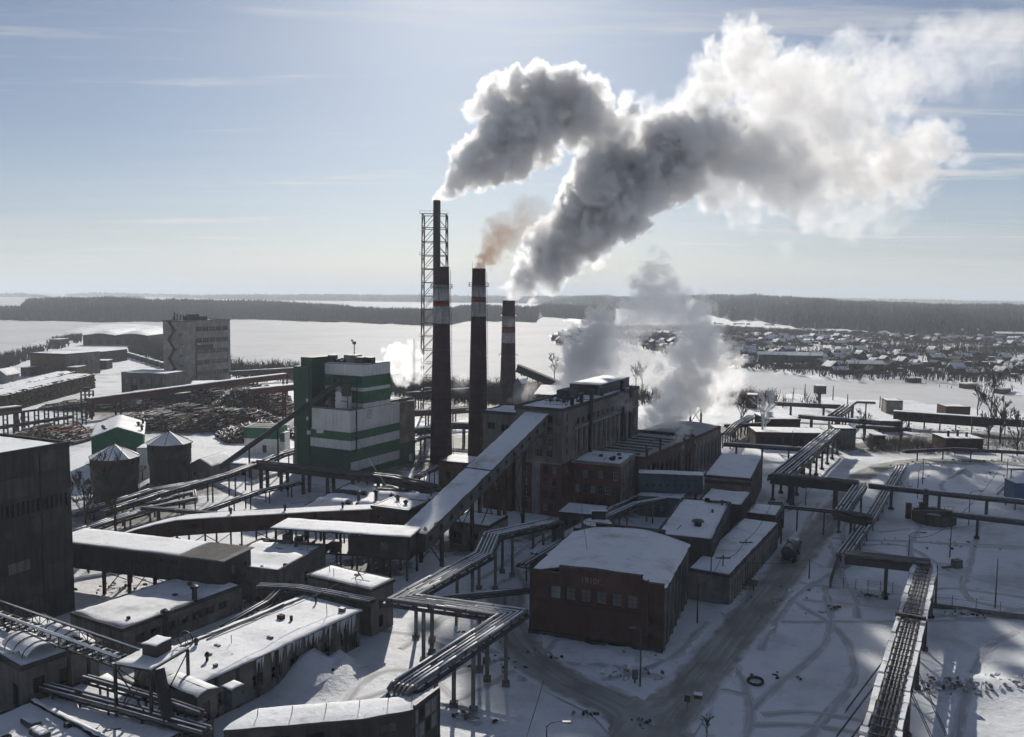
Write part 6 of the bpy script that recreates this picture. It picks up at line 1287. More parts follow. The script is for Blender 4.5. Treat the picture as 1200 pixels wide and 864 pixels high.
# dark pipe bridge in front of the green tower
rack('pipe_bridge', 'dark heavy pipe bridge passing in front of the green tower', [G(298, 544, 6.0), G(345, 549, 6.0), G(462, 562, 6.0), G(512, 574, 6.0)], 3.0, ((-1.0, .45, 'pipe_dark'), (0, .35, 'pipe_dark'), (.9, .45, 'pipe_dark')), 7, 'lattice', 1.0, .75, snow=False, postm='steel_dark', foot=False)
rack('pipe_bridge', 'low pipe bridge slanting from the round tanks to the green tower', [G(120, 602, 3.6), G(195, 578, 4.4), G(262, 559, 5.4), G(300, 545, 6.0)], 2.2, ((-.7, .3, 'pipe_dark'), (0, .25, 'pipe'), (.7, .3, 'pipe_dark')), 8, 'pair', .4, .3, postm='steel_dark', foot=False)
rack('pipe_loop', 'raised rectangular pipe loop between the tanks and the brown gallery', [G(172, 592, 4.2), G(228, 577, 4.4), G(229, 585, 4.4), G(170, 596, 4.0), G(256, 603, 4.0)], 1.0, ((-.2, .22, 'pipe'), (.3, .18, 'pipe_dark')), 7, 'single', .25, .25, postm='steel_dark', foot=False)
rack('pipe_bridge', 'snowy pipe rows curving behind the dark block toward the tanks', [G(82, 629, 2.2), G(130, 612, 2.4), G(168, 601, 2.8), G(192, 588, 3.6)], 2.4, ((-.9, .35, 'pipe'), (0, .35, 'pipe'), (.9, .35, 'pipe')), 8, 'pair', .4, .3, foot=False)
rack('pipe_bridge', 'snowy flue duct sloping low between dark block and round tanks', [G(84, 604, 2.0), G(130, 592, 2.2), G(176, 577, 2.6), G(240, 566, 3.2)], 1.6, ((-.4, .4, 'pipe_dark'), (.5, .35, 'pipe')), 8, 'pair', .4, .3, foot=False, postm='steel_dark')
rack('pipe_bridge', 'bent snowy pipe gallery right of the switch house', [G(300, 547, 3.4), G(330, 533, 4.2), G(352, 527, 4.6)], 2.4, ((-.8, .35, 'pipe_dark'), (0, .3, 'pipe'), (.8, .35, 'pipe_dark')), 6, 'pair', .6, .3, foot=False, postm='steel_dark')
# low racks behind tower
for i, (p, lab) in enumerate(((((478, 462), (560, 456)), 'brown pipe trestle right of the green tower, upper one'), (((484, 484), (548, 480)), 'brown pipe trestle right of the green tower, middle one'), (((486, 505), (505, 503)), 'short trestle stub beside the left chimney'), (((530, 498), (585, 500)), 'dark pipe run between the left and middle chimneys'), (((270, 437), (350, 432)), 'far trestle near the shore left of the green tower'))):
    rack('far_trestle', lab, [G(*p[0], 6.5), G(*p[1], 6.5)], 3.0, ((-.9, .4, 'pipe_dark'), (0, .4, 'pipe'), (.9, .4, 'pipe_dark')), 9, 'lattice', 1.2, .5, postm='steel_brown', deckm='steel_brown', foot=False, cat='trestle')
for i, (pts, z, lab) in enumerate(((((488, 560), (512, 548), (545, 552)), 4.5, 'tangled pipe run around the foot of the left chimney'), (((478, 520), (500, 512), (520, 515)), 5.5, 'pipe stub behind the green tower corner'), (((100, 566), (150, 558), (168, 548)), 3.0, 'short pipe run left of the rear round tank'), (((240, 600), (300, 578), (352, 566)), 3.0, 'low pipe run across the shaded yard'), (((560, 575), (590, 560), (600, 545)), 3.2, 'pipe run behind the inclined gallery legs'), (((86, 660), (120, 655), (168, 648)), 2.0, 'low pipes behind the dark gallery'))):
    rack('yard_pipes', lab, [G(*p, z) for p in pts], 1.6, ((-.5, .25, 'pipe_dark'), (.1, .2, 'pipe'), (.6, .25, 'pipe_rust')), 6, 'pair', .3, .25, postm='steel_dark', foot=False, cat='pipes')
# lower left pipes on the roofs
rack('roof_pipes', 'pair of dark pipes on short stands crossing the low annex roof', [G(52, 806, 3.6), G(150, 832, 3.6), G(242, 858, 3.6)], 1.6, ((-.6, .2, 'pipe'), (.1, .25, 'pipe_dark'), (.7, .2, 'pipe')), 5, 'pair', .2, .2, zg=0, foot=False, postm='steel_dark', cat='pipes')
rack('roof_pipes', 'upper pair of pipes behind the platform legs', [G(100, 796, 4.6), G(190, 822, 4.6), G(236, 838, 4.6)], 1.2, ((-.4, .18, 'pipe_dark'), (.3, .25, 'pipe_dark')), 6, 'pair', .2, .2, foot=False, postm='steel_dark', cat='pipes')
rack('roof_pipes', 'three pipes along the foot of the stair block', [G(303, 688, 5.6), G(350, 690, 5.8), G(436, 706, 5.9)], 1.6, ((-.6, .2, 'pipe'), (0, .2, 'pipe_dark'), (.6, .2, 'pipe')), 6, 'pair', .2, .2, foot=False, postm='steel_dark', cat='pipes')
rack('roof_pipes', 'rusty pipe rows beside the dark gallery end', [G(262, 737, 4.4), G(312, 708, 4.6), G(332, 690, 5.4)], 1.6, ((-.5, .2, 'pipe_rust'), (.2, .25, 'pipe_dark')), 6, 'pair', .2, .2, foot=False, postm='steel_dark', cat='pipes')
# ------------------------------------------------------------------ right side
rack('pipe_bridge', 'wide pipe bridge climbing away from the yard hall to the far works', [G(911, 561, 6.6), G(977, 506, 6.6)], 4.6, ((-1.9, .4, 'pipe_dark'), (-1.0, .35, 'pipe'), (0, .45, 'pipe'), (1.0, .35, 'pipe_dark'), (1.8, .4, 'pipe_dark')), 9, 'pair', .9, .5, postm='steel_dark')
rack('pipe_bridge', 'heavy dark pipe bridge spanning the road beside the yard hall', [G(904, 558, 7.2), G(1006, 568, 7.2)], 3.2, ((-1.0, .4, 'pipe_dark'), (0, .4, 'pipe_dark'), (1.0, .4, 'pipe_dark')), 12, 'pair', 1.6, .7, postm='steel_dark', snow=False)
rack('pipe_bridge', 'ragged pipe bundle descending from the road bridge toward the camera', [G(1008, 568, 6.8), G(985, 601, 6.2)], 3.0, ((-1.1, .3, 'pipe'), (-.4, .25, 'pipe_dark'), (.3, .3, 'pipe'), (1.0, .3, 'pipe_dark')), 12, 'pair', .9, .35, postm='steel_dark')
rack('pipe_bridge', 'dark pipe beam on lattice legs at the bend beside the road', [G(980, 600, 6.2), G(1020, 608, 6.2)], 2.2, ((-.6, .35, 'pipe_dark'), (.4, .35, 'pipe_dark')), 8, 'lattice', 1.4, .3, postm='steel_dark', snow=False)
rack('pipe_line', 'single pipe crossing the road by the ribbed store', [G(900, 590, 5.0), G(918, 591, 5.0), G(919, 595, 5.0), G(982, 601, 5.2)], .8, ((0, .25, 'pipe_dark'), (.35, .12, 'pipe')), 7, 'single', .15, .25, postm='steel_dark', foot=False)
rack('pipe_bridge', 'long twin pipe bridge running right across the snowy yard', [G(1018, 570, 5.0), G(1130, 582, 5.0), G(1240, 593, 5.0)], 1.6, ((-.5, .3, 'pipe'), (.4, .35, 'pipe')), 11, 'single', .4, .5, postm='steel_dark')
rack('pipe_bridge', 'lower pipe bridge from the settling tank to the right edge', [G(1116, 603, 4.6), G(1240, 617, 4.6)], 1.6, ((-.4, .3, 'pipe_dark'), (.4, .3, 'pipe')), 11, 'single', .5, .4, postm='steel_dark')
rack('ground_pipes', 'low straight pipe bundle on the snow running away past the bridges', [G(988, 652, 2.4), G(1020, 607, 1.8), G(1036, 580, 1.4), G(1056, 548, 1.0)], 2.6, ((-1.0, .3, 'pipe'), (-.3, .3, 'pipe'), (.4, .25, 'pipe_dark'), (1.1, .35, 'pipe')), 8, 'pair', .2, .25, postm='concrete', foot=False, cat='pipes')
rack('pipe_bridge', 'dark pipe beam on lattice legs above the low wall', [G(990, 651, 6.4), G(1090, 662, 6.4)], 2.2, ((-.7, .4, 'pipe_dark'), (0, .4, 'pipe_dark'), (.7, .35, 'pipe')), 9, 'lattice', 1.2, .35, postm='steel_dark', snow=False)
# near right snow laden pipe bridge
A1, A2 = G(1084, 664, 6.2), G(1022, 900, 6.2)
root = rack('pipe_bridge', 'snow laden pipe bridge with walkways running out of the lower right edge', [A1, A2], 3.6, ((-.95, .24, 'pipe'), (-.45, .2, 'pipe_dark'), (-.05, .16, 'pipe'), (.35, .2, 'pipe_dark'), (.8, .26, 'pipe')), 14, 'lattice', .5, .4, postm='steel_dark', snow=False, flange=7)
d = A2 - A1; ln = d.length; d.normalize(); n = Vector((d.y, -d.x, 0)); rn = random.Random(9); o0 = Vector((A1.x, A1.y, 0))
for s in (-1, 1):
    t = 0.0
    while t < ln - 1:
        e = min(ln, t + rn.uniform(1.2, 4.5)); w_ = rn.uniform(.45, .8)
        a, c = A1 - o0 + d * t + n * s * 1.55, A1 - o0 + d * e + n * s * (1.55 + rn.uniform(-.08, .08))
        MB().beam(a + Vector((0, 0, .08)), c + Vector((0, 0, .08)), w_, rn.uniform(.25, .5), 'snow_roof').build('snow_patch', root); t = e + rn.uniform(.05, .7)
    MB().beam(A1 - o0 + n * s * 1.6 + Vector((0, 0, -.2)), A2 - o0 + n * s * 1.6 + Vector((0, 0, -.2)), .75, .1, 'wood').build('walkway', root)
for t in range(0, int(ln), 2): p = A1 - o0 + d * t; MB().beam(p - n * 1.1 + Vector((0, 0, .62)), p + n * 1.1 + Vector((0, 0, .62)), .1, .1, 'steel_dark').build('clamp', root)
p = A1 - o0 + d * (ln * .40); MB().beam(p - n * 1.9 + Vector((0, 0, .8)), p + n * 1.9 + Vector((0, 0, .8)), .5, .5, 'steel_dark').build('cross_beam', root)
b = MB()
for t in (.62, .72, .86):
    p = A1 - o0 + d * (ln * t)
    for s in (-1, 1):
        for k in (0, .8): MB().beam(p + n * s * 1.8 + d * k, Vector((p.x, p.y, 0)) + n * s * 5.5 + d * (k + 2.5), .07, .07, 'steel_dark').build('guy_wire', root)
# far racks
rack('far_trestle', 'far pipe trestle along the bank above the long works', [G(908, 473, 6), G(985, 477, 6)], 2.4, ((-.6, .4, 'pipe_dark'), (.6, .4, 'pipe_dark')), 16, 'single', .8, .7, postm='steel_dark', foot=False, cat='trestle')
rack('far_trestle', 'far slanting pipe bridge rising toward the bank', [G(976, 489, 5.5), G(994, 476, 5.5)], 4.5, ((-1.6, .4, 'pipe_dark'), (0, .4, 'pipe'), (1.6, .4, 'pipe_dark')), 8, 'pair', .9, .5, postm='steel_dark', foot=False, cat='trestle')
rack('far_trestle', 'thin goal shaped pipe run on tall posts by the bank hut', [G(996, 478, 6), G(1004, 472, 8), G(1026, 473, 8)], .8, ((0, .3, 'pipe_dark'),), 8, 'single', .2, .4, postm='steel_dark', foot=False, cat='trestle')
rack('far_trestle', 'far pipe trestle behind the snowy house', [G(936, 488, 5), G(1030, 496, 5)], 2.4, ((-.6, .4, 'pipe_dark'), (.6, .4, 'pipe')), 10, 'pair', .7, .5, postm='steel_dark', foot=False, cat='trestle')
rack('far_trestle', 'low far pipe run left of the snowy house', [G(850, 500, 4), G(905, 497, 4)], 2.0, ((-.5, .35, 'pipe_dark'), (.5, .35, 'pipe')), 8, 'pair', .5, .4, postm='steel_dark', foot=False, cat='trestle')
rack('far_trestle', 'dark low pipe run in front of the long works', [G(848, 521, 3.5), G(940, 527, 3.5)], 2.0, ((-.5, .35, 'pipe_dark'), (.5, .35, 'pipe')), 8, 'pair', .5, .4, postm='steel_dark', foot=False, cat='trestle')
rack('far_trestle', 'low dark pipe run on posts between pump house and red shed', [G(1003, 500, 4), G(1068, 504, 4)], 2.0, ((-.5, .35, 'pipe_dark'), (.5, .35, 'pipe')), 7, 'pair', .5, .35, postm='steel_dark', foot=False, cat='trestle')
rack('far_trestle', 'thin pipe line on posts before the brick ruin', [G(1060, 530, 3), G(1120, 527, 3), G(1230, 533, 3)], 1.2, ((0, .3, 'pipe_dark'),), 9, 'single', .3, .3, postm='steel_dark', foot=False, cat='trestle')
rack('far_trestle', 'pipe frames right of the end hall', [G(850, 510, 5), G(862, 498, 5), G(880, 488, 5)], 3.0, ((-.9, .3, 'pipe_dark'), (0, .3, 'pipe'), (.9, .3, 'pipe_dark')), 6, 'lattice', .8, .35, postm='steel_dark', foot=False, cat='trestle')
# long covered trestle on the right
A1, A2 = G(1047, 482, 6.2), G(1260, 497, 6.2); o0 = Vector((A1.x, A1.y, 0)); d = A2 - A1; ln = d.length; root = thing('covered_trestle', 'long dark covered trestle along the bank at the right', 'trestle', o0, math.atan2(d.y, d.x))
k = int(ln / 5)
for i in range(k):
    xa, xb = ln * i / k, ln * (i + 1) / k; MB().box(xa + .05, xb - .05, 0, 3.0, 2.6 if i < 6 else 3.6, 6.2, 'steel_brown').build('bay', root)
    for y in (.2, 2.8): MB().box(xa, xa + .35, y - .15, y + .15, -.3, 3.6, 'steel_dark').build('post', root)
    win('window', 1.6, 1.0, 'hole', root, (xa + 1.4, -.1, 4.6))
snow_slab(-.2, ln, -.2, 3.2, lambda x, y: 6.2, .25, 3, .12, 1.5).build('snow_cover', root, smooth=True)
# ================================================================== lamps, poles, fence, truck, bits
def pole(name, label, px, pyb, pyt, arm=0, m='steel_grey', r=.13, cat='lamp post', lamps=1, group=None):
    g = G(px, pyb); h = zat(px, pyt, g.y).z; root = thing(name, label, cat, g, 0, group)
    MB().tube([(0, 0, -.3), (0, 0, h)], r, m, 8, True, r * .6).build('post', root, smooth=True)
    if arm:
        b = MB().tube([(0, 0, h - .1), (arm * .25, 0, h + .35), (arm * .7, 0, h + .55), (arm, 0, h + .5)], r * .5, m, 6); b.build('arm', root, smooth=True); MB().box(arm - .1, arm + .8, -.18, .18, h + .38, h + .56, 'steel_grey').build('lamp_head', root)
    return root, h
def crossarm(root, h, w=1.2):
    MB().box(-w, w, -.08, .08, h - .7, h - .5, 'wood').build('cross_arm', root)
    for x in (-w * .8, 0, w * .8): MB().tube([(x, 0, h - .5), (x, 0, h - .25)], .06, 'white_paint', 6).build('insulator', root)
pole('lamp_post', 'tall lone lamp post standing on the snow at the lower right', 1166, 713, 655, 0)
pole('lamp_post', 'lamp post with curved arm behind the lattice pipe beam', 1064, 668, 627, 2.2)
pole('lamp_post', 'lamp post right of the settling tank beside the low pipe bridge', 1113, 653, 613, 0)
pole('lamp_post', 'lamp post standing before the ploughed heaps behind the twin pipes', 1081, 568, 537, 0)
pole('lamp_post', 'shorter post just left of the heaps behind the twin pipes', 1075, 584, 552, 0)
pole('lamp_post', 'lamp post with arm among the twin pipe bridge posts', 1135, 615, 578, 2.0)
pole('lamp_post', 'post at the far right yard before the stair', 1178, 592, 538, 0)
pole('lamp_post', 'slim lamp post at the corner of the old brick hall', 750, 804, 740, -1.5)
pole('lamp_post', 'lamp post with arm at the bottom edge left of the road', 640, 888, 851, 1.8)
pole('lamp_post', 'thin post at the lattice beam over the low wall', 1096, 712, 662, 0, r=.2)
for x, yb, yt, lab in ((846, 700, 650, 'dark utility pole with crossarm at the lean to corner'), (873, 672, 632, 'dark utility pole with crossarm beside the lean to windows'), (867, 680, 655, 'short dark pole by the loading dock'), (817, 731, 684, 'thin dark pole against the right wall of the old hall'), (832, 706, 640, 'tall drain pole at the rear corner of the old hall'), (944, 592, 566, 'thin pole under the heavy road bridge'), (934, 619, 590, 'thin pole beside the tanker road'), (948, 679, 655, 'short post carrying a cable over the road'), (982, 534, 505, 'slim pole near the grey pump house'), (928, 530, 505, 'slim dark pole before the long works')):
    rt, h = pole('utility_pole', lab, x, yb, yt, 0, 'wood', .14, 'pole')
    if 'crossarm' in lab: crossarm(rt, h)
for i, (x, yb, yt) in enumerate(((943, 467, 450), (976, 469, 452), (993, 474, 462), (1031, 478, 464))): pole('mast', 'slim mast on the bank, %s from the left' % ('first second third fourth'.split()[i]), x, yb, yt, 0, 'steel_grey', .3, 'mast', group='masts on the near bank')
# overhead cable
def cable(label, pts, r=.035, sag=.8):
    P = [Vector(p) for p in pts]; o0 = P[0]; b = MB()
    for a, c in zip(P, P[1:]): b.tube([a.lerp(c, k / 10) - o0 - Vector((0, 0, sag * 4 * (k / 10) * (1 - k / 10))) for k in range(11)], r, 'rubber', 4)
    tag(b.build('cable', None, o0), label, 'cable')
cable('cable slung across the road past the tanker', [G(846, 655, 5), G(948, 656, 4), G(995, 664, 4)]); cable('cable from the lamp post to the old hall wall', [G(750, 741, 8), G(778, 733, 8)], sag=.4); cable('stay cable slanting over the snow at the bottom edge', [G(637, 798, .2), G(612, 880, 3)], .05, .1)
for lab, pts in (('cable strung along the lean to utility poles', [G(817, 687, 8), G(846, 652, 8), G(873, 634, 8), G(905, 588, 8)]), ('cable crossing from the lamp post to the twin pipe bridge', [G(1064, 628, 8), G(1113, 614, 8), G(1178, 540, 9)]), ('cable hung between the posts behind the twin pipes', [G(1075, 553, 8), G(1081, 538, 8), G(1178, 539, 8)]), ('cable from the transfer house to the green tower', [G(470, 592, 10), zat(412, 500, 231)]), ('cable over the low roofs from platform to stair block', [G(180, 756, 10.4), G(400, 682, 8)]), ('long sagging cable from the boiler house to the old hall', [zat(672, 500, 200), G(690, 660, 10.6)]), ('cable beside the road from store to bridge', [G(900, 596, 6), G(934, 592, 7), G(955, 560, 8)])): cable(lab, pts, .045, 1.2)
# low wall and wire fence
A1, A2 = G(1088, 713), G(1260, 735); d = A2 - A1; ln = d.length; root = thing('low_wall', 'low concrete wall with wire fence across the snow at the right', 'wall', A1, math.atan2(d.y, d.x))
k = int(ln / 3)
for i in range(k): MB().box(ln * i / k + .03, ln * (i + 1) / k - .03, -.15, .15, -.3, .95, 'concrete').build('wall_panel', root); MB().box(ln * i / k - .05, ln * i / k + .05, -.05, .05, -.3, 2.6, 'steel_grey').build('fence_post', root)
b = MB()
for z in (1.3, 1.7, 2.1, 2.5): b.beam((0, 0, z), (ln, 0, z), .025, .025, 'steel_grey')
b.build('fence_wire', root)
A1, A2 = G(974, 689), G(1046, 696); d = A2 - A1; ln = d.length; root = thing('wire_fence', 'wire fence with thin posts under the lattice pipe beam', 'fence', A1, math.atan2(d.y, d.x))
for i in range(6): MB().box(ln * i / 5 - .05, ln * i / 5 + .05, -.05, .05, -.3, 2.0, 'steel_grey').build('fence_post', root)
b = MB()
for z in (.4, .9, 1.4, 1.9): b.beam((0, 0, z), (ln, 0, z), .025, .025, 'steel_grey')
b.build('fence_wire', root)
A1, A2 = G(972, 690), G(984, 652); d = A2 - A1; ln = d.length; root = thing('board_fence', 'short board fence running back from the wire fence', 'fence', A1, math.atan2(d.y, d.x))
for i in range(int(ln / .5)): MB().box(i * .5, i * .5 + .42, -.05, .05, -.3, 1.8, 'wood').build('board', root)
# tanker truck
g = G(926, 655); d = G(940, 634) - g; root = thing('tanker_truck', 'grey tanker truck driving away along the packed snow road', 'truck', (g.x, g.y, .05), math.atan2(d.y, d.x))
MB().box(-3.6, 4.6, -.55, .55, .75, 1.05, 'steel_dark').build('chassis', root)
tk = MB(); tk.tube([(-3.7, 0, 2.15), (-3.5, 0, 2.15), (2.1, 0, 2.15), (2.3, 0, 2.15)], 1.15, 'steel_grey', 18); o = tk.build('tank', root, smooth=False)
for x in (-3.0, -1.1, .8): MB().tube([(x - .06, 0, 2.15), (x + .06, 0, 2.15)], 1.19, 'steel_dark', 18).build('tank_band', root)
MB().tube([(-.6, 0, 3.2), (-.6, 0, 3.6)], .35, 'steel_dark', 12).build('hatch', root); MB().box(-3.3, 2.0, -.25, .25, 3.27, 3.34, 'steel_grey').build('catwalk', root)
cb_ = MB(); cb_.hexa([(2.6, -1.2, .8), (4.7, -1.2, .8), (4.7, 1.2, .8), (2.6, 1.2, .8), (2.6, -1.15, 2.9), (4.35, -1.15, 2.9), (4.35, 1.15, 2.9), (2.6, 1.15, 2.9)], 'teal'); cab = cb_.build('cab', root)
MB().box(2.56, 2.6, -.8, .8, 2.0, 2.7, 'glass').build('rear_window', cab); MB().box(2.7, 4.2, -.9, .9, 2.9, 3.02, 'snow_roof').build('roof_snow', cab)
for s in (-1, 1): MB().box(3.0, 4.0, s * 1.2 - .02, s * 1.2 + .02, 1.9, 2.6, 'glass').build('side_window', cab); MB().box(4.4, 4.5, s * 1.35 - .12, s * 1.35 + .12, 2.0, 2.5, 'steel_dark').build('mirror', cab)
MB().box(-3.75, -3.6, -1.1, 1.1, .6, .95, 'steel_dark').build('rear_bumper', root)
for s in (-1, 1): MB().box(-3.79, -3.75, s * .9 - .15, s * .9 + .15, .7, .88, 'red_paint').build('tail_light', root); MB().box(-2.2, 2.2, s * 1.1 - .1, s * 1.1 + .1, .9, 1.15, 'steel_dark').build('side_skirt', root)
ty = MB().tube([(0, -.2, 0), (0, .2, 0)], .52, 'rubber', 16).mesh('tyre'); rm = MB().tube([(0, -.22, 0), (0, .22, 0)], .26, 'steel_grey', 10).mesh('rim')
for x in (-2.6, -1.35, 3.6):
    for s in (-1, 1): w = link('wheel', ty, root, (x, s * 1.0, .52)); link('rim', rm, w)
# tyre on the snow
def torus(R_, r_, n=28, k=10, m='rubber'):
    b = MB()
    for i in range(n):
        for j in range(k): a, c = 2 * math.pi * i / n, 2 * math.pi * j / k; b.v.append(((R_ + r_ * math.cos(c)) * math.cos(a), (R_ + r_ * math.cos(c)) * math.sin(a), r_ * math.sin(c)))
    mi = b.mi(m)
    for i in range(n):
        for j in range(k): b.f.append((i * k + j, ((i + 1) % n) * k + j, ((i + 1) % n) * k + (j + 1) % k, i * k + (j + 1) % k)); b.m.append(mi)
    return b
g = G(885, 801); o = torus(.92, .2).build('big_tyre', None, (g.x, g.y, .32), (R(6), R(-4), 0), True); tag(o, 'big black tyre lying on the snow right of the road', 'tyre')
# yard sign, boxes, debris
g = G(805, 834); root = thing('road_sign', 'small dark square sign on a post at the road edge', 'sign', g, R(-20)); MB().tube([(0, 0, -.2), (0, 0, 1.6)], .05, 'steel_grey', 6).build('post', root); MB().box(-.35, .35, -.04, .04, 1.2, 2.0, 'brick_dark').build('plate', root)
g = G(818, 818); root = thing('sand_box', 'low red brown box with snowy lid beside the road sign', 'box', g, R(-15)); MB().box(-.5, .5, -.35, .35, -.1, .5, 'brick_brown').build('body', root); MB().box(-.53, .53, -.38, .38, .5, .6, 'snow_roof').build('snow_cover', root)
g = G(744, 800); root = thing('meter_box', 'small grey box on a stand at the foot of the corner lamp post', 'box', g); MB().box(-.35, .35, -.25, .25, .5, 1.6, 'steel_grey').build('body', root); MB().box(-.1, .1, -.1, .1, -.2, .5, 'steel_dark').build('stand', root)
g = G(1121, 665); root = thing('transformer_box', 'grey transformer box on the snow right of the pipe beam', 'box', g, .3); MB().box(-.8, .8, -.6, .6, .2, 1.5, 'steel_grey').build('body', root); MB().box(-.9, .9, -.7, .7, 0, .2, 'concrete').build('base', root); MB().box(-3.4, -.9, -.2, .2, .1, .4, 'steel_dark').build('duct', root)
g = G(692, 836); rn = random.Random(61)
def rubble(label, px, py, n, w, d, h, m, seed):
    g = G(px, py); rn = random.Random(seed); b = MB()
    for k in range(n):
        x, y, z = rn.gauss(0, w / 2.5), rn.gauss(0, d / 2.5), rn.uniform(-.1, h); s = rn.uniform(.15, .55); a = rn.random() * 3.1; c_, s_ = math.cos(a) * s, math.sin(a) * s; t = rn.uniform(.1, .35)
        b.hexa([(x - c_, y - s_, z), (x + s_ * .5, y - c_ * .5, z), (x + c_, y + s_, z + .05), (x - s_ * .6, y + c_ * .6, z), (x - c_ * .7, y - s_ * .7, z + t), (x + s_ * .4, y - c_ * .4, z + t * .8), (x + c_ * .8, y + s_ * .7, z + t), (x - s_ * .5, y + c_ * .5, z + t * 1.2)], rn.choice(m))
    tag(b.build('debris', None, (g.x, g.y, 0), None), label, 'debris', kind='stuff')
dk = ('steel_dark', 'wood', 'dirty_snow', 'bark'); dl = ('dirty_snow', 'dirty_snow', 'snow_roof', 'concrete')
for i, a in enumerate((('dark debris in the fork of the two roads', 755, 848, 14, 2.5, 1.2, .2, dk), ('dark patch of debris at the service road edge', 688, 837, 10, 2, 1, .2, dk), ('scattered clods below the old hall front', 700, 768, 40, 9, 2, .3, dl + dk), ('clods of ploughed snow beside the lamp post', 735, 792, 36, 5, 3, .4, dl), ('clods on the snow mound by the long workshop', 372, 786, 90, 5, 4, 1.6, dl),
                        ('frozen clods on the mound at the lower right', 1158, 806, 240, 12, 2.6, .7, dl), ('scrap lying on the open snow left of the pipe bridge', 978, 714, 12, 1.8, 1, .4, dk), ('dark scrap heap on the snow under the pipe beam', 1024, 700, 22, 3, 1.2, .5, dk), ('scrap pile in front of the heaps behind the twin pipes', 1072, 547, 40, 8, 3, 1.2, dk), ('dark scrap left of the twin pipe bridge posts', 1056, 571, 16, 3, 2, 1.6, dk), ('rubble at the foot of the zigzag bridge posts', 548, 842, 20, 3, 1.5, .3, dl + dk),
                        ('rubble along the wall right of the low fence', 1126, 722, 26, 5, 1.5, .6, dl + dk), ('scrap on the snow before the pipe posts in the middle', 540, 744, 14, 2.5, 1, .3, dk), ('dark ridges of dumped slag left of the lower pipe bridge', 925, 795, 12, 6, 1, .2, dl + dk), ('scrap on the yard road shoulder', 1150, 541, 40, 14, 2, .4, dk), ('scrap between the far works and the red shed', 1010, 528, 30, 10, 3, .5, dk), ('clutter on the ground right of the green tower', 495, 545, 40, 8, 6, 1.2, dk), ('clutter around the court tank', 668, 626, 30, 6, 5, 1.0, dk), ('clutter beneath the loading shed', 430, 668, 30, 10, 3, 1.2, dk), ('clutter before the round tanks', 185, 572, 30, 10, 3, 1, dk), ('scrap strewn over the yard left of the green tower', 250, 548, 50, 26, 8, .8, dk), ('litter along the foot of the brown gallery', 250, 644, 50, 26, 4, .6, dk + dl), ('litter on the snow below the dark gallery', 140, 688, 26, 14, 5, .4, dk), ('junk between the long workshop and the stair block', 300, 712, 36, 8, 4, .9, dk), ('scrap along the foot of the inclined gallery legs', 540, 632, 40, 14, 6, .6, dk), ('litter on the snow around the zigzag posts', 590, 770, 30, 12, 6, .25, dk + dl), ('clods scattered along the road shoulder', 880, 700, 60, 16, 10, .2, dl), ('junk on the snow left of the frosted tree', 862, 512, 50, 16, 6, 1.2, dk), ('junk strewn behind the chimneys', 540, 475, 60, 40, 16, 1.5, dk), ('rubbish on the waste ground before the covered trestle', 1090, 505, 70, 50, 10, .8, dk), ('litter on the snow below the twin pipe bridge', 1090, 640, 26, 20, 8, .25, dk + dl), ('clods in the far yard by the stair', 1150, 560, 40, 24, 6, .6, dl + dk))): rubble(*a, 200 + i)
# bare trees
for i, (x, y, k, s, lab) in enumerate(((137, 636, 0, 2.1, 'brown bare tree between the dark block and the round tanks'), (100, 628, 1, 2.0, 'bare sapling against the right side of the dark block'), (893, 521, 3, 2.4, 'frosted white tree standing in the steam right of the end hall'), (1160, 500, 0, 2.5, 'tall bare tree at the right among the ruins'), (1172, 520, 1, 2.4, 'bare tree just right of the brick ruin'), (1146, 490, 2, 2.0, 'bare tree behind the covered trestle'), (1158, 527, 2, 1.8, 'short bare tree in front of the brick ruin'), (1055, 521, 1, 1.5, 'thin bare tree left of the brick ruin'), (1012, 516, 2, 1.4, 'bare bush like tree beside the grey pump house'), (1160, 455, 0, 1.6, 'lone round bare tree on the far bank'), (650, 446, 0, 1.9, 'bare tree behind the coal shed on the shore'), (745, 455, 1, 2.0, 'bare tree behind the boiler house roof, left one'), (752, 455, 2, 1.8, 'bare tree behind the boiler house roof, right one'), (486, 592, 1, .5, 'little bare bush on the bunker roof snow'), (868, 506, 2, 1.8, 'bare tree left of the frosted tree'), (1192, 534, 0, 1.8, 'bare tree at the far right edge'))):
    tree('bare_tree', lab, G(x, y), k, s, i * 1.3)
g = G(828, 866); o = tree('shrub', 'dry bare shrub at the bottom edge right of the road', g, 1, .45, 2); o['category'] = 'shrub'
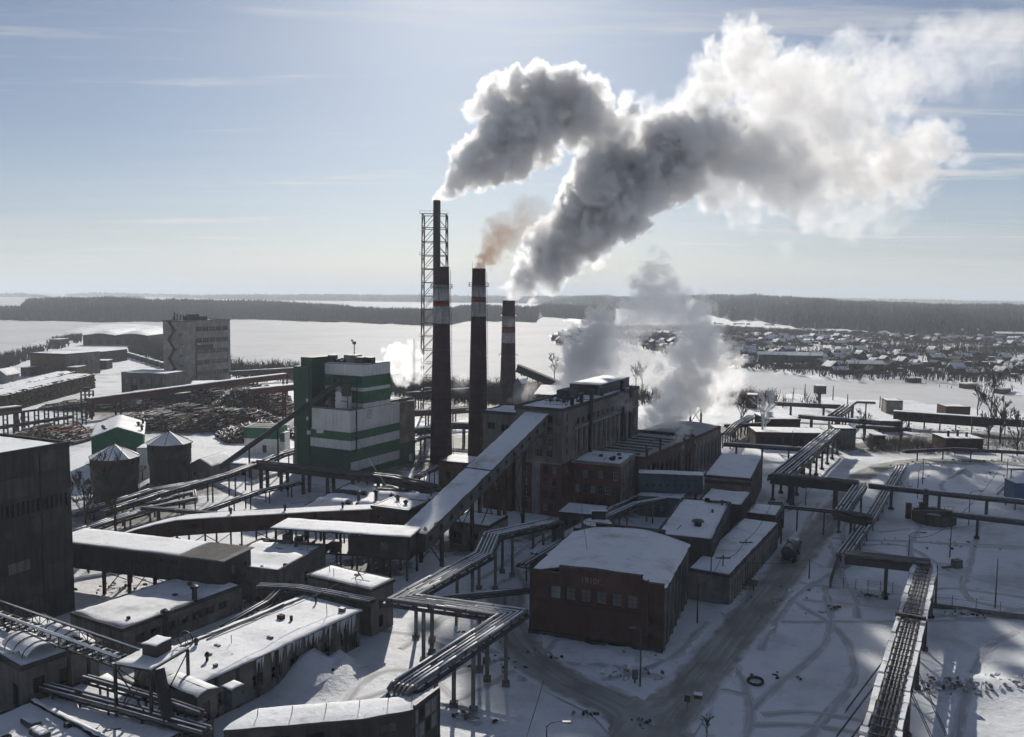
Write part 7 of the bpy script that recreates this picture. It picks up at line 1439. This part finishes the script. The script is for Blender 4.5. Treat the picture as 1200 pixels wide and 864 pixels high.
# people on the ice, far away
def person_mesh(seed):
    bm = bmesh.new(); V = [(0, 0, .95), (0, 0, 1.2), (0, 0, 1.42), (0, 0, 1.52), (0, .02, 1.66), (.1, 0, .88), (.11, .05, .48), (.12, .0, .06), (-.1, 0, .88), (-.11, -.05, .48), (-.12, 0, .06), (.2, 0, 1.38), (.25, .05, 1.1), (.26, .12, .86), (-.2, 0, 1.38), (-.25, -.02, 1.1), (-.25, .06, .86)]
    Rr = [.17, .17, .16, .07, .12, .11, .09, .07, .11, .09, .07, .09, .08, .06, .09, .08, .06]; E_ = [(0, 1), (1, 2), (2, 3), (3, 4), (0, 5), (5, 6), (6, 7), (0, 8), (8, 9), (9, 10), (2, 11), (11, 12), (12, 13), (2, 14), (14, 15), (15, 16)]
    me = bpy.data.meshes.new('p'); me.from_pydata(V, E_, []); o = bpy.data.objects.new('p', me); COL.objects.link(o); md = o.modifiers.new('s', 'SKIN'); o.modifiers.new('b', 'SUBSURF').levels = 1
    for i, s in enumerate(me.skin_vertices[0].data): s.radius = (Rr[i], Rr[i]); s.use_root = (i == 0)
    dg = bpy.context.evaluated_depsgraph_get(); m2 = bpy.data.meshes.new_from_object(o.evaluated_get(dg)); bpy.data.objects.remove(o); m2.materials.clear(); m2.materials.append(MATS['steel_dark']); return m2
pm = person_mesh(1)
for i, (x, y) in enumerate(((1101, 454), (1110, 455), (1115, 456), (1085, 450))):
    g = G(x, y, LAKE); tag(link('person', pm, None, g, (0, 0, i)), 'tiny dark figure standing on the ice, %s of the four counted from the left' % ('second third fourth first'.split()[i]), 'person', 'people on the ice')
for i, (x, y) in enumerate(((1070, 448), (1134, 455), (1175, 461))):
    g = G(x, y, LAKE); root = thing('boat_shed', 'little boat shed at the edge of the bay, %s from the left' % ('first second third'.split()[i]), 'shed', g, .3 * i, 'boat sheds on the bay'); MB().box(-4, 4, -2.5, 2.5, -.3, 2.6, 'wood').build('wall', root); MB().box(-4.4, 4.4, -3, 3, 2.6, 3.2, 'snow_roof').build('snow_cover', root)
# ================================================================== smoke and steam: real volumes
def plume(name, label, pts, step, dens, color, scale, seed, aniso=.45, amp=1.0, cat='smoke plume', sharp=11.0, rag0=.42):
    rnd = random.Random(seed); P = []; RR = []; D = []
    for n_, (x, y, z, r, dd) in enumerate(pts):
        if r >= 2.0:
            rag = rag0 * min(1, .25 + n_ / 30)
            k_ = 1 + rag * (.8 * fbm(n_ * .31, seed * 3.1, 1.0) + .5 * rnd.uniform(-1, 1)); jj = r * rag * .55
            x += jj * fbm(n_ * .27, seed, 5.0) * 1.6; y += jj * fbm(n_ * .27, seed, 9.0); z += jj * fbm(n_ * .27, seed, 13.0) * 1.6; r *= max(.45, k_); dd *= rnd.uniform(.7, 1.2)
            if rnd.random() < .35 * rag * 2:
                a = rnd.random() * 6.28; e = r * rnd.uniform(1.0, 1.45)
                for m_ in range(3): P.append((x + e * math.cos(a) + rnd.gauss(0, .15 * r), y + rnd.gauss(0, .4 * r), z + e * math.sin(a) + rnd.gauss(0, .15 * r))); RR.append(r * rnd.uniform(.18, .32)); D.append(dd * .35)
        for i in range(1 if r < 2.0 else 12):
            if r < 2.0: P.append((x, y, z)); RR.append(r); D.append(dd); continue
            a = rnd.random() * 6.28; q3 = rnd.uniform(-1, 1); q = r * .86 * rnd.random() ** .4; h_ = math.sqrt(1 - q3 * q3); c_ = r * rnd.uniform(.30, .50)
            P.append((x + q * math.cos(a) * h_, y + q * math.sin(a) * h_, z + q * q3)); RR.append(c_); D.append(dd * rnd.uniform(.75, 1.15) * (1.15 - .55 * q / r))
    me = bpy.data.meshes.new(name); me.from_pydata(P, [], [])
    for nm, vals in (('radius_m', RR), ('thick', D)): at = me.attributes.new(nm, 'FLOAT', 'POINT'); at.data.foreach_set('value', vals)
    o = link(name, me); tag(o, label, cat, kind='stuff')
    lo = [min(p[k] - r * 2 - 3 for p, r in zip(P, RR)) for k in range(3)]; hi = [max(p[k] + r * 2 + 3 for p, r in zip(P, RR)) for k in range(3)]
    ng = bpy.data.node_groups.new(name, 'GeometryNodeTree'); ng.interface.new_socket('Geometry', in_out='INPUT', socket_type='NodeSocketGeometry'); ng.interface.new_socket('Geometry', in_out='OUTPUT', socket_type='NodeSocketGeometry')
    N = ng.nodes; L = ng.links; gi = N.new('NodeGroupInput'); go = N.new('NodeGroupOutput'); vc = N.new('GeometryNodeVolumeCube'); vc.inputs['Min'].default_value = lo; vc.inputs['Max'].default_value = hi
    for k, ax in enumerate('XYZ'): vc.inputs['Resolution ' + ax].default_value = max(8, int((hi[k] - lo[k]) / (step * (1.8 if ax == 'Y' else 1))))
    def mt(op, a, b_=None, c=None):
        q = N.new('ShaderNodeMath'); q.operation = op
        for i, v_ in enumerate((a, b_, c)):
            if v_ is None: continue
            if isinstance(v_, (int, float)): q.inputs[i].default_value = v_
            else: L.new(v_, q.inputs[i])
        return q.outputs[0]
    pos = N.new('GeometryNodeInputPosition').outputs[0]
    def nz(s_, det, off, vec, color=False):
        q = N.new('ShaderNodeTexNoise'); q.noise_dimensions = '3D'; q.normalize = False; q.inputs['Scale'].default_value = s_; q.inputs['Detail'].default_value = det; q.inputs['Roughness'].default_value = .55
        vm = N.new('ShaderNodeVectorMath'); vm.operation = 'ADD'; L.new(vec, vm.inputs[0]); vm.inputs[1].default_value = (off, off * .7, seed * 13.1); L.new(vm.outputs[0], q.inputs['Vector']); return q.outputs['Color' if color else 'Fac']
    sn = N.new('GeometryNodeSampleNearest'); sn.domain = 'POINT'; L.new(gi.outputs[0], sn.inputs['Geometry'])
    wv = N.new('ShaderNodeVectorMath'); wv.operation = 'SCALE'; L.new(nz(.6 / scale, 1, 50, pos, True), wv.inputs[0]); wv.inputs['Scale'].default_value = scale * .35
    va = N.new('ShaderNodeVectorMath'); va.operation = 'ADD'; L.new(pos, va.inputs[0]); L.new(wv.outputs[0], va.inputs[1]); wp = va.outputs[0]; L.new(wp, sn.inputs['Sample Position'])
    def samp(field, typ):
        si = N.new('GeometryNodeSampleIndex'); si.data_type = typ; si.domain = 'POINT'; L.new(gi.outputs[0], si.inputs['Geometry']); L.new(field, si.inputs['Value']); L.new(sn.outputs[0], si.inputs['Index']); return si.outputs[0]
    def attr(nm): na = N.new('GeometryNodeInputNamedAttribute'); na.data_type = 'FLOAT'; na.inputs['Name'].default_value = nm; return na.outputs[0]
    cpos = samp(N.new('GeometryNodeInputPosition').outputs[0], 'FLOAT_VECTOR'); rr = samp(attr('radius_m'), 'FLOAT'); tt = samp(attr('thick'), 'FLOAT')
    vd = N.new('ShaderNodeVectorMath'); vd.operation = 'DISTANCE'; L.new(wp, vd.inputs[0]); L.new(cpos, vd.inputs[1]); s = mt('SUBTRACT', 1.0, mt('DIVIDE', vd.outputs['Value'], rr)); b_ = None
    for i, (k, a) in enumerate(((1., .50), (2.1, .36), (4.3, .26), (8.9, .17), (17.5, .10))):
        t = mt('MULTIPLY', mt('ABSOLUTE', nz(k / scale, 0, i * 7.7, wp)), a * amp); b_ = t if b_ is None else mt('ADD', b_, t)
    v_ = mt('MULTIPLY_ADD', b_, -1.7, mt('ADD', s, .42)); dn = mt('MULTIPLY', mt('MINIMUM', mt('MAXIMUM', mt('MULTIPLY', v_, sharp), 0), 1), tt); L.new(dn, vc.inputs['Density'])
    sm = N.new('GeometryNodeSetMaterial'); L.new(vc.outputs[0], sm.inputs[0]); L.new(sm.outputs[0], go.inputs[0])
    m = bpy.data.materials.new(name); m.use_nodes = True; n = m.node_tree.nodes; n.remove(n['Principled BSDF']); pv = n.new('ShaderNodeVolumePrincipled'); pv.inputs['Density'].default_value = dens; pv.inputs['Color'].default_value = (*color, 1); pv.inputs['Anisotropy'].default_value = aniso; pv.inputs['Absorption Color'].default_value = (0, 0, 0, 1)
    m.node_tree.links.new(pv.outputs[0], n['Material Output'].inputs['Volume']); sm.inputs['Material'].default_value = m; me.materials.append(m); o.modifiers.new('plume', 'NODES').node_group = ng
    return o
def trail(lst, Y0):
    """(px, py, radius in photo pixels, thickness, depth offset) along the drift, at distance Y0"""
    out = []
    for a, c in zip(lst, lst[1:]):
        n = max(1, int(math.hypot(c[0] - a[0], c[1] - a[1]) / max(2, .22 * (a[2] + c[2]) / 2)))
        for k in range(n):
            t = k / n; q = [a[j] + (c[j] - a[j]) * t for j in range(5)]; Y = Y0 + q[4]; p = zat(q[0], q[1], Y); out.append((p.x, p.y, p.z, q[2] * Y / 1000, q[3]))
    return out
W3 = (.998, .998, .998)
W1, W2 = (.988, .988, .99), (.962, .966, .975)
plume('smoke_plume', 'white and grey smoke drifting right from the lattice chimney', trail([(512, 233, 3.6, 1, 0), (520, 225, 8, 1, 0), (538, 210, 16, 1, 3), (565, 190, 28, 1, 8), (595, 162, 40, 1, 14), (622, 132, 44, 1, 20), (652, 122, 40, 1, 26), (685, 132, 38, .8, 34), (705, 145, 32, .5, 40), (715, 170, 32, .3, 46), (745, 190, 28, .2, 52)], 350), .52, .70, W1, 6, 1, .42)
B_ = trail([(597, 349, 5.0, 1, 0), (606, 337, 12, 1, 0), (625, 318, 22, 1, 0), (662, 288, 32, 1, 2), (700, 250, 44, 1, 5), (735, 215, 46, 1, 8), (790, 188, 46, .8, 12), (840, 182, 46, .45, 16), (880, 190, 46, .22, 20), (925, 205, 42, .12, 20), (960, 235, 34, .06, 20)], 386) + trail([(830, 215, 24, .2, 14), (870, 240, 20, .12, 14), (885, 258, 14, .08, 14)], 386)
plume('smoke_plume', 'thick dark grey plume billowing right from the shortest chimney', B_, .62, .75, W2, 7, 2, .42)
C_ = trail([(705, 160, 24, .45, 0), (745, 165, 28, .5, 6), (785, 150, 30, .5, 10), (815, 125, 32, .5, 16), (850, 75, 36, .7, 22), (880, 42, 26, .8, 25), (885, 85, 40, .6, 30), (930, 125, 50, .45, 35), (985, 115, 48, .35, 40), (1040, 95, 42, .25, 45), (1110, 72, 46, .12, 50), (1190, 50, 50, .06, 50), (1250, 30, 50, .05, 50)], 392) + trail([(900, 150, 40, .3, 30), (970, 155, 40, .22, 30), (1040, 150, 36, .15, 30)], 400)
C_ += trail([(860, 175, 40, .5, 20), (930, 180, 46, .6, 24), (1000, 195, 46, .75, 26), (1060, 205, 42, .65, 28), (1085, 180, 30, .6, 28), (1100, 155, 24, .6, 28), (1120, 172, 14, .3, 28)], 392) + trail([(930, 235, 30, .22, 24), (980, 250, 28, .2, 24), (1040, 248, 24, .15, 24), (1080, 225, 20, .15, 24)], 392)
plume('smoke_plume', 'broad white cloud of thinning smoke in the upper right sky', C_, .95, .19, (.975, .968, .96), 8, 12, .36, 1.2)
plume('smoke_plume', 'thin orange brown smoke from the middle chimney', trail([(561, 315, 4.5, 2, 0), (562, 310, 6, 1.8, 0), (566, 303, 9, 1.2, 0), (577, 290, 13, .7, 2), (588, 278, 17, .5, 4), (605, 262, 22, .22, 6), (635, 245, 26, .10, 8)], 262), .6, .30, (.93, .52, .25), 4, 3, .55, .7)
# steam over the works
S1 = trail([(700, 420, 20, .25, 8), (725, 385, 24, .14, 10), (760, 358, 24, .22, 12), (800, 355, 22, .14, 12), (830, 375, 20, .1, 12)], 312) + trail([(735, 440, 20, .07, 8), (760, 425, 20, .06, 8), (790, 420, 18, .06, 8)], 305) + trail([(662, 462, 10, .6, 0), (668, 440, 17, .9, 0), (690, 420, 26, 1, 0), (700, 395, 22, .9, 0), (706, 365, 12, .6, 0)], 300) + trail([(700, 440, 22, .5, 0), (715, 405, 20, .3, 6), (745, 375, 26, .28, 10), (770, 345, 24, .3, 12), (775, 338, 16, .3, 12)], 306)
plume('steam_cloud', 'tall white steam column over the boiler house roof', S1, .44, .7, W3, 3.2, 4, .62, 1.25, cat='steam')
S2 = trail([(790, 475, 24, .9, 0), (812, 455, 30, 1, 2), (822, 420, 28, .7, 5), (818, 385, 30, .5, 8), (800, 365, 30, .35, 10), (770, 365, 24, .25, 10)], 285) + trail([(820, 470, 30, .45, 6), (845, 450, 22, .3, 8), (850, 410, 16, .2, 10)], 290)
plume('steam_cloud', 'broad white steam cloud rising right of the boiler house', S2, .44, .62, W3, 3.2, 5, .62, 1.25, cat='steam')
plume('steam_cloud', 'steam creeping along the pilastered wall and the wet roof', trail([(735, 520, 10, .35, 0), (755, 508, 16, .6, 0), (775, 488, 24, .9, 0), (795, 470, 22, .8, 0)], 246) + trail([(690, 470, 8, .3, -6), (712, 468, 13, .5, -4), (735, 475, 15, .5, 0)], 225), .4, .6, W3, 2.6, 6, .72, 1.25, cat='steam')
plume('steam_cloud', 'small steam puff venting from the side hall wall', trail([(795, 546, 5, .6, 0), (793, 530, 7, .7, 0), (797, 512, 9, .7, 0), (806, 503, 7, .4, 0)], 226), .3, .6, W3, 2, 7, .7, cat='steam')
plume('steam_cloud', 'white steam behind the green tower roof', trail([(470, 440, 14, .5, 0), (468, 418, 14, .8, 0), (458, 408, 8, .6, 0)], 300) + trail([(485, 440, 14, .5, 0), (488, 418, 10, .6, 0), (482, 402, 7, .5, 0)], 300), .4, .9, W3, 2.6, 8, .72, 1.2, cat='steam')
plume('steam_cloud', 'low steam around the frosted tree', trail([(885, 500, 12, .25, 0), (898, 492, 12, .4, 0), (912, 497, 7, .6, 0)], 330), .45, .35, W3, 3, 9, .72, cat='steam')
plume('steam_cloud', 'wisp of steam at the foot of the short chimney', trail([(598, 470, 5, .4, 0), (612, 462, 8, .5, 0), (628, 455, 9, .4, 0)], 330), .6, .14, W3, 3, 10, .72, cat='steam')
plume('steam_cloud', 'faint steam between the left and middle chimneys', trail([(540, 455, 8, .3, 0), (542, 440, 10, .35, 0)], 330), .6, .12, W3, 3, 11, .72, cat='steam')
# ================================================================== haze
def haze_box():
    m = bpy.data.materials.new('haze'); m.use_nodes = True; n = m.node_tree.nodes; n.remove(n['Principled BSDF']); pv = n.new('ShaderNodeVolumePrincipled')
    pv.inputs['Density'].default_value = HAZE; pv.inputs['Color'].default_value = (.86, .93, 1, 1); pv.inputs['Anisotropy'].default_value = .1; m.node_tree.links.new(pv.outputs[0], n['Material Output'].inputs['Volume']); MATS['haze'] = m
    b = MB().box(-16500, 16500, -420, 30500, -6, 260, 'haze'); tag(b.build('haze'), 'thin bluish winter haze over the whole place', 'haze', kind='stuff')
HAZE = 1.4e-4
haze_box()
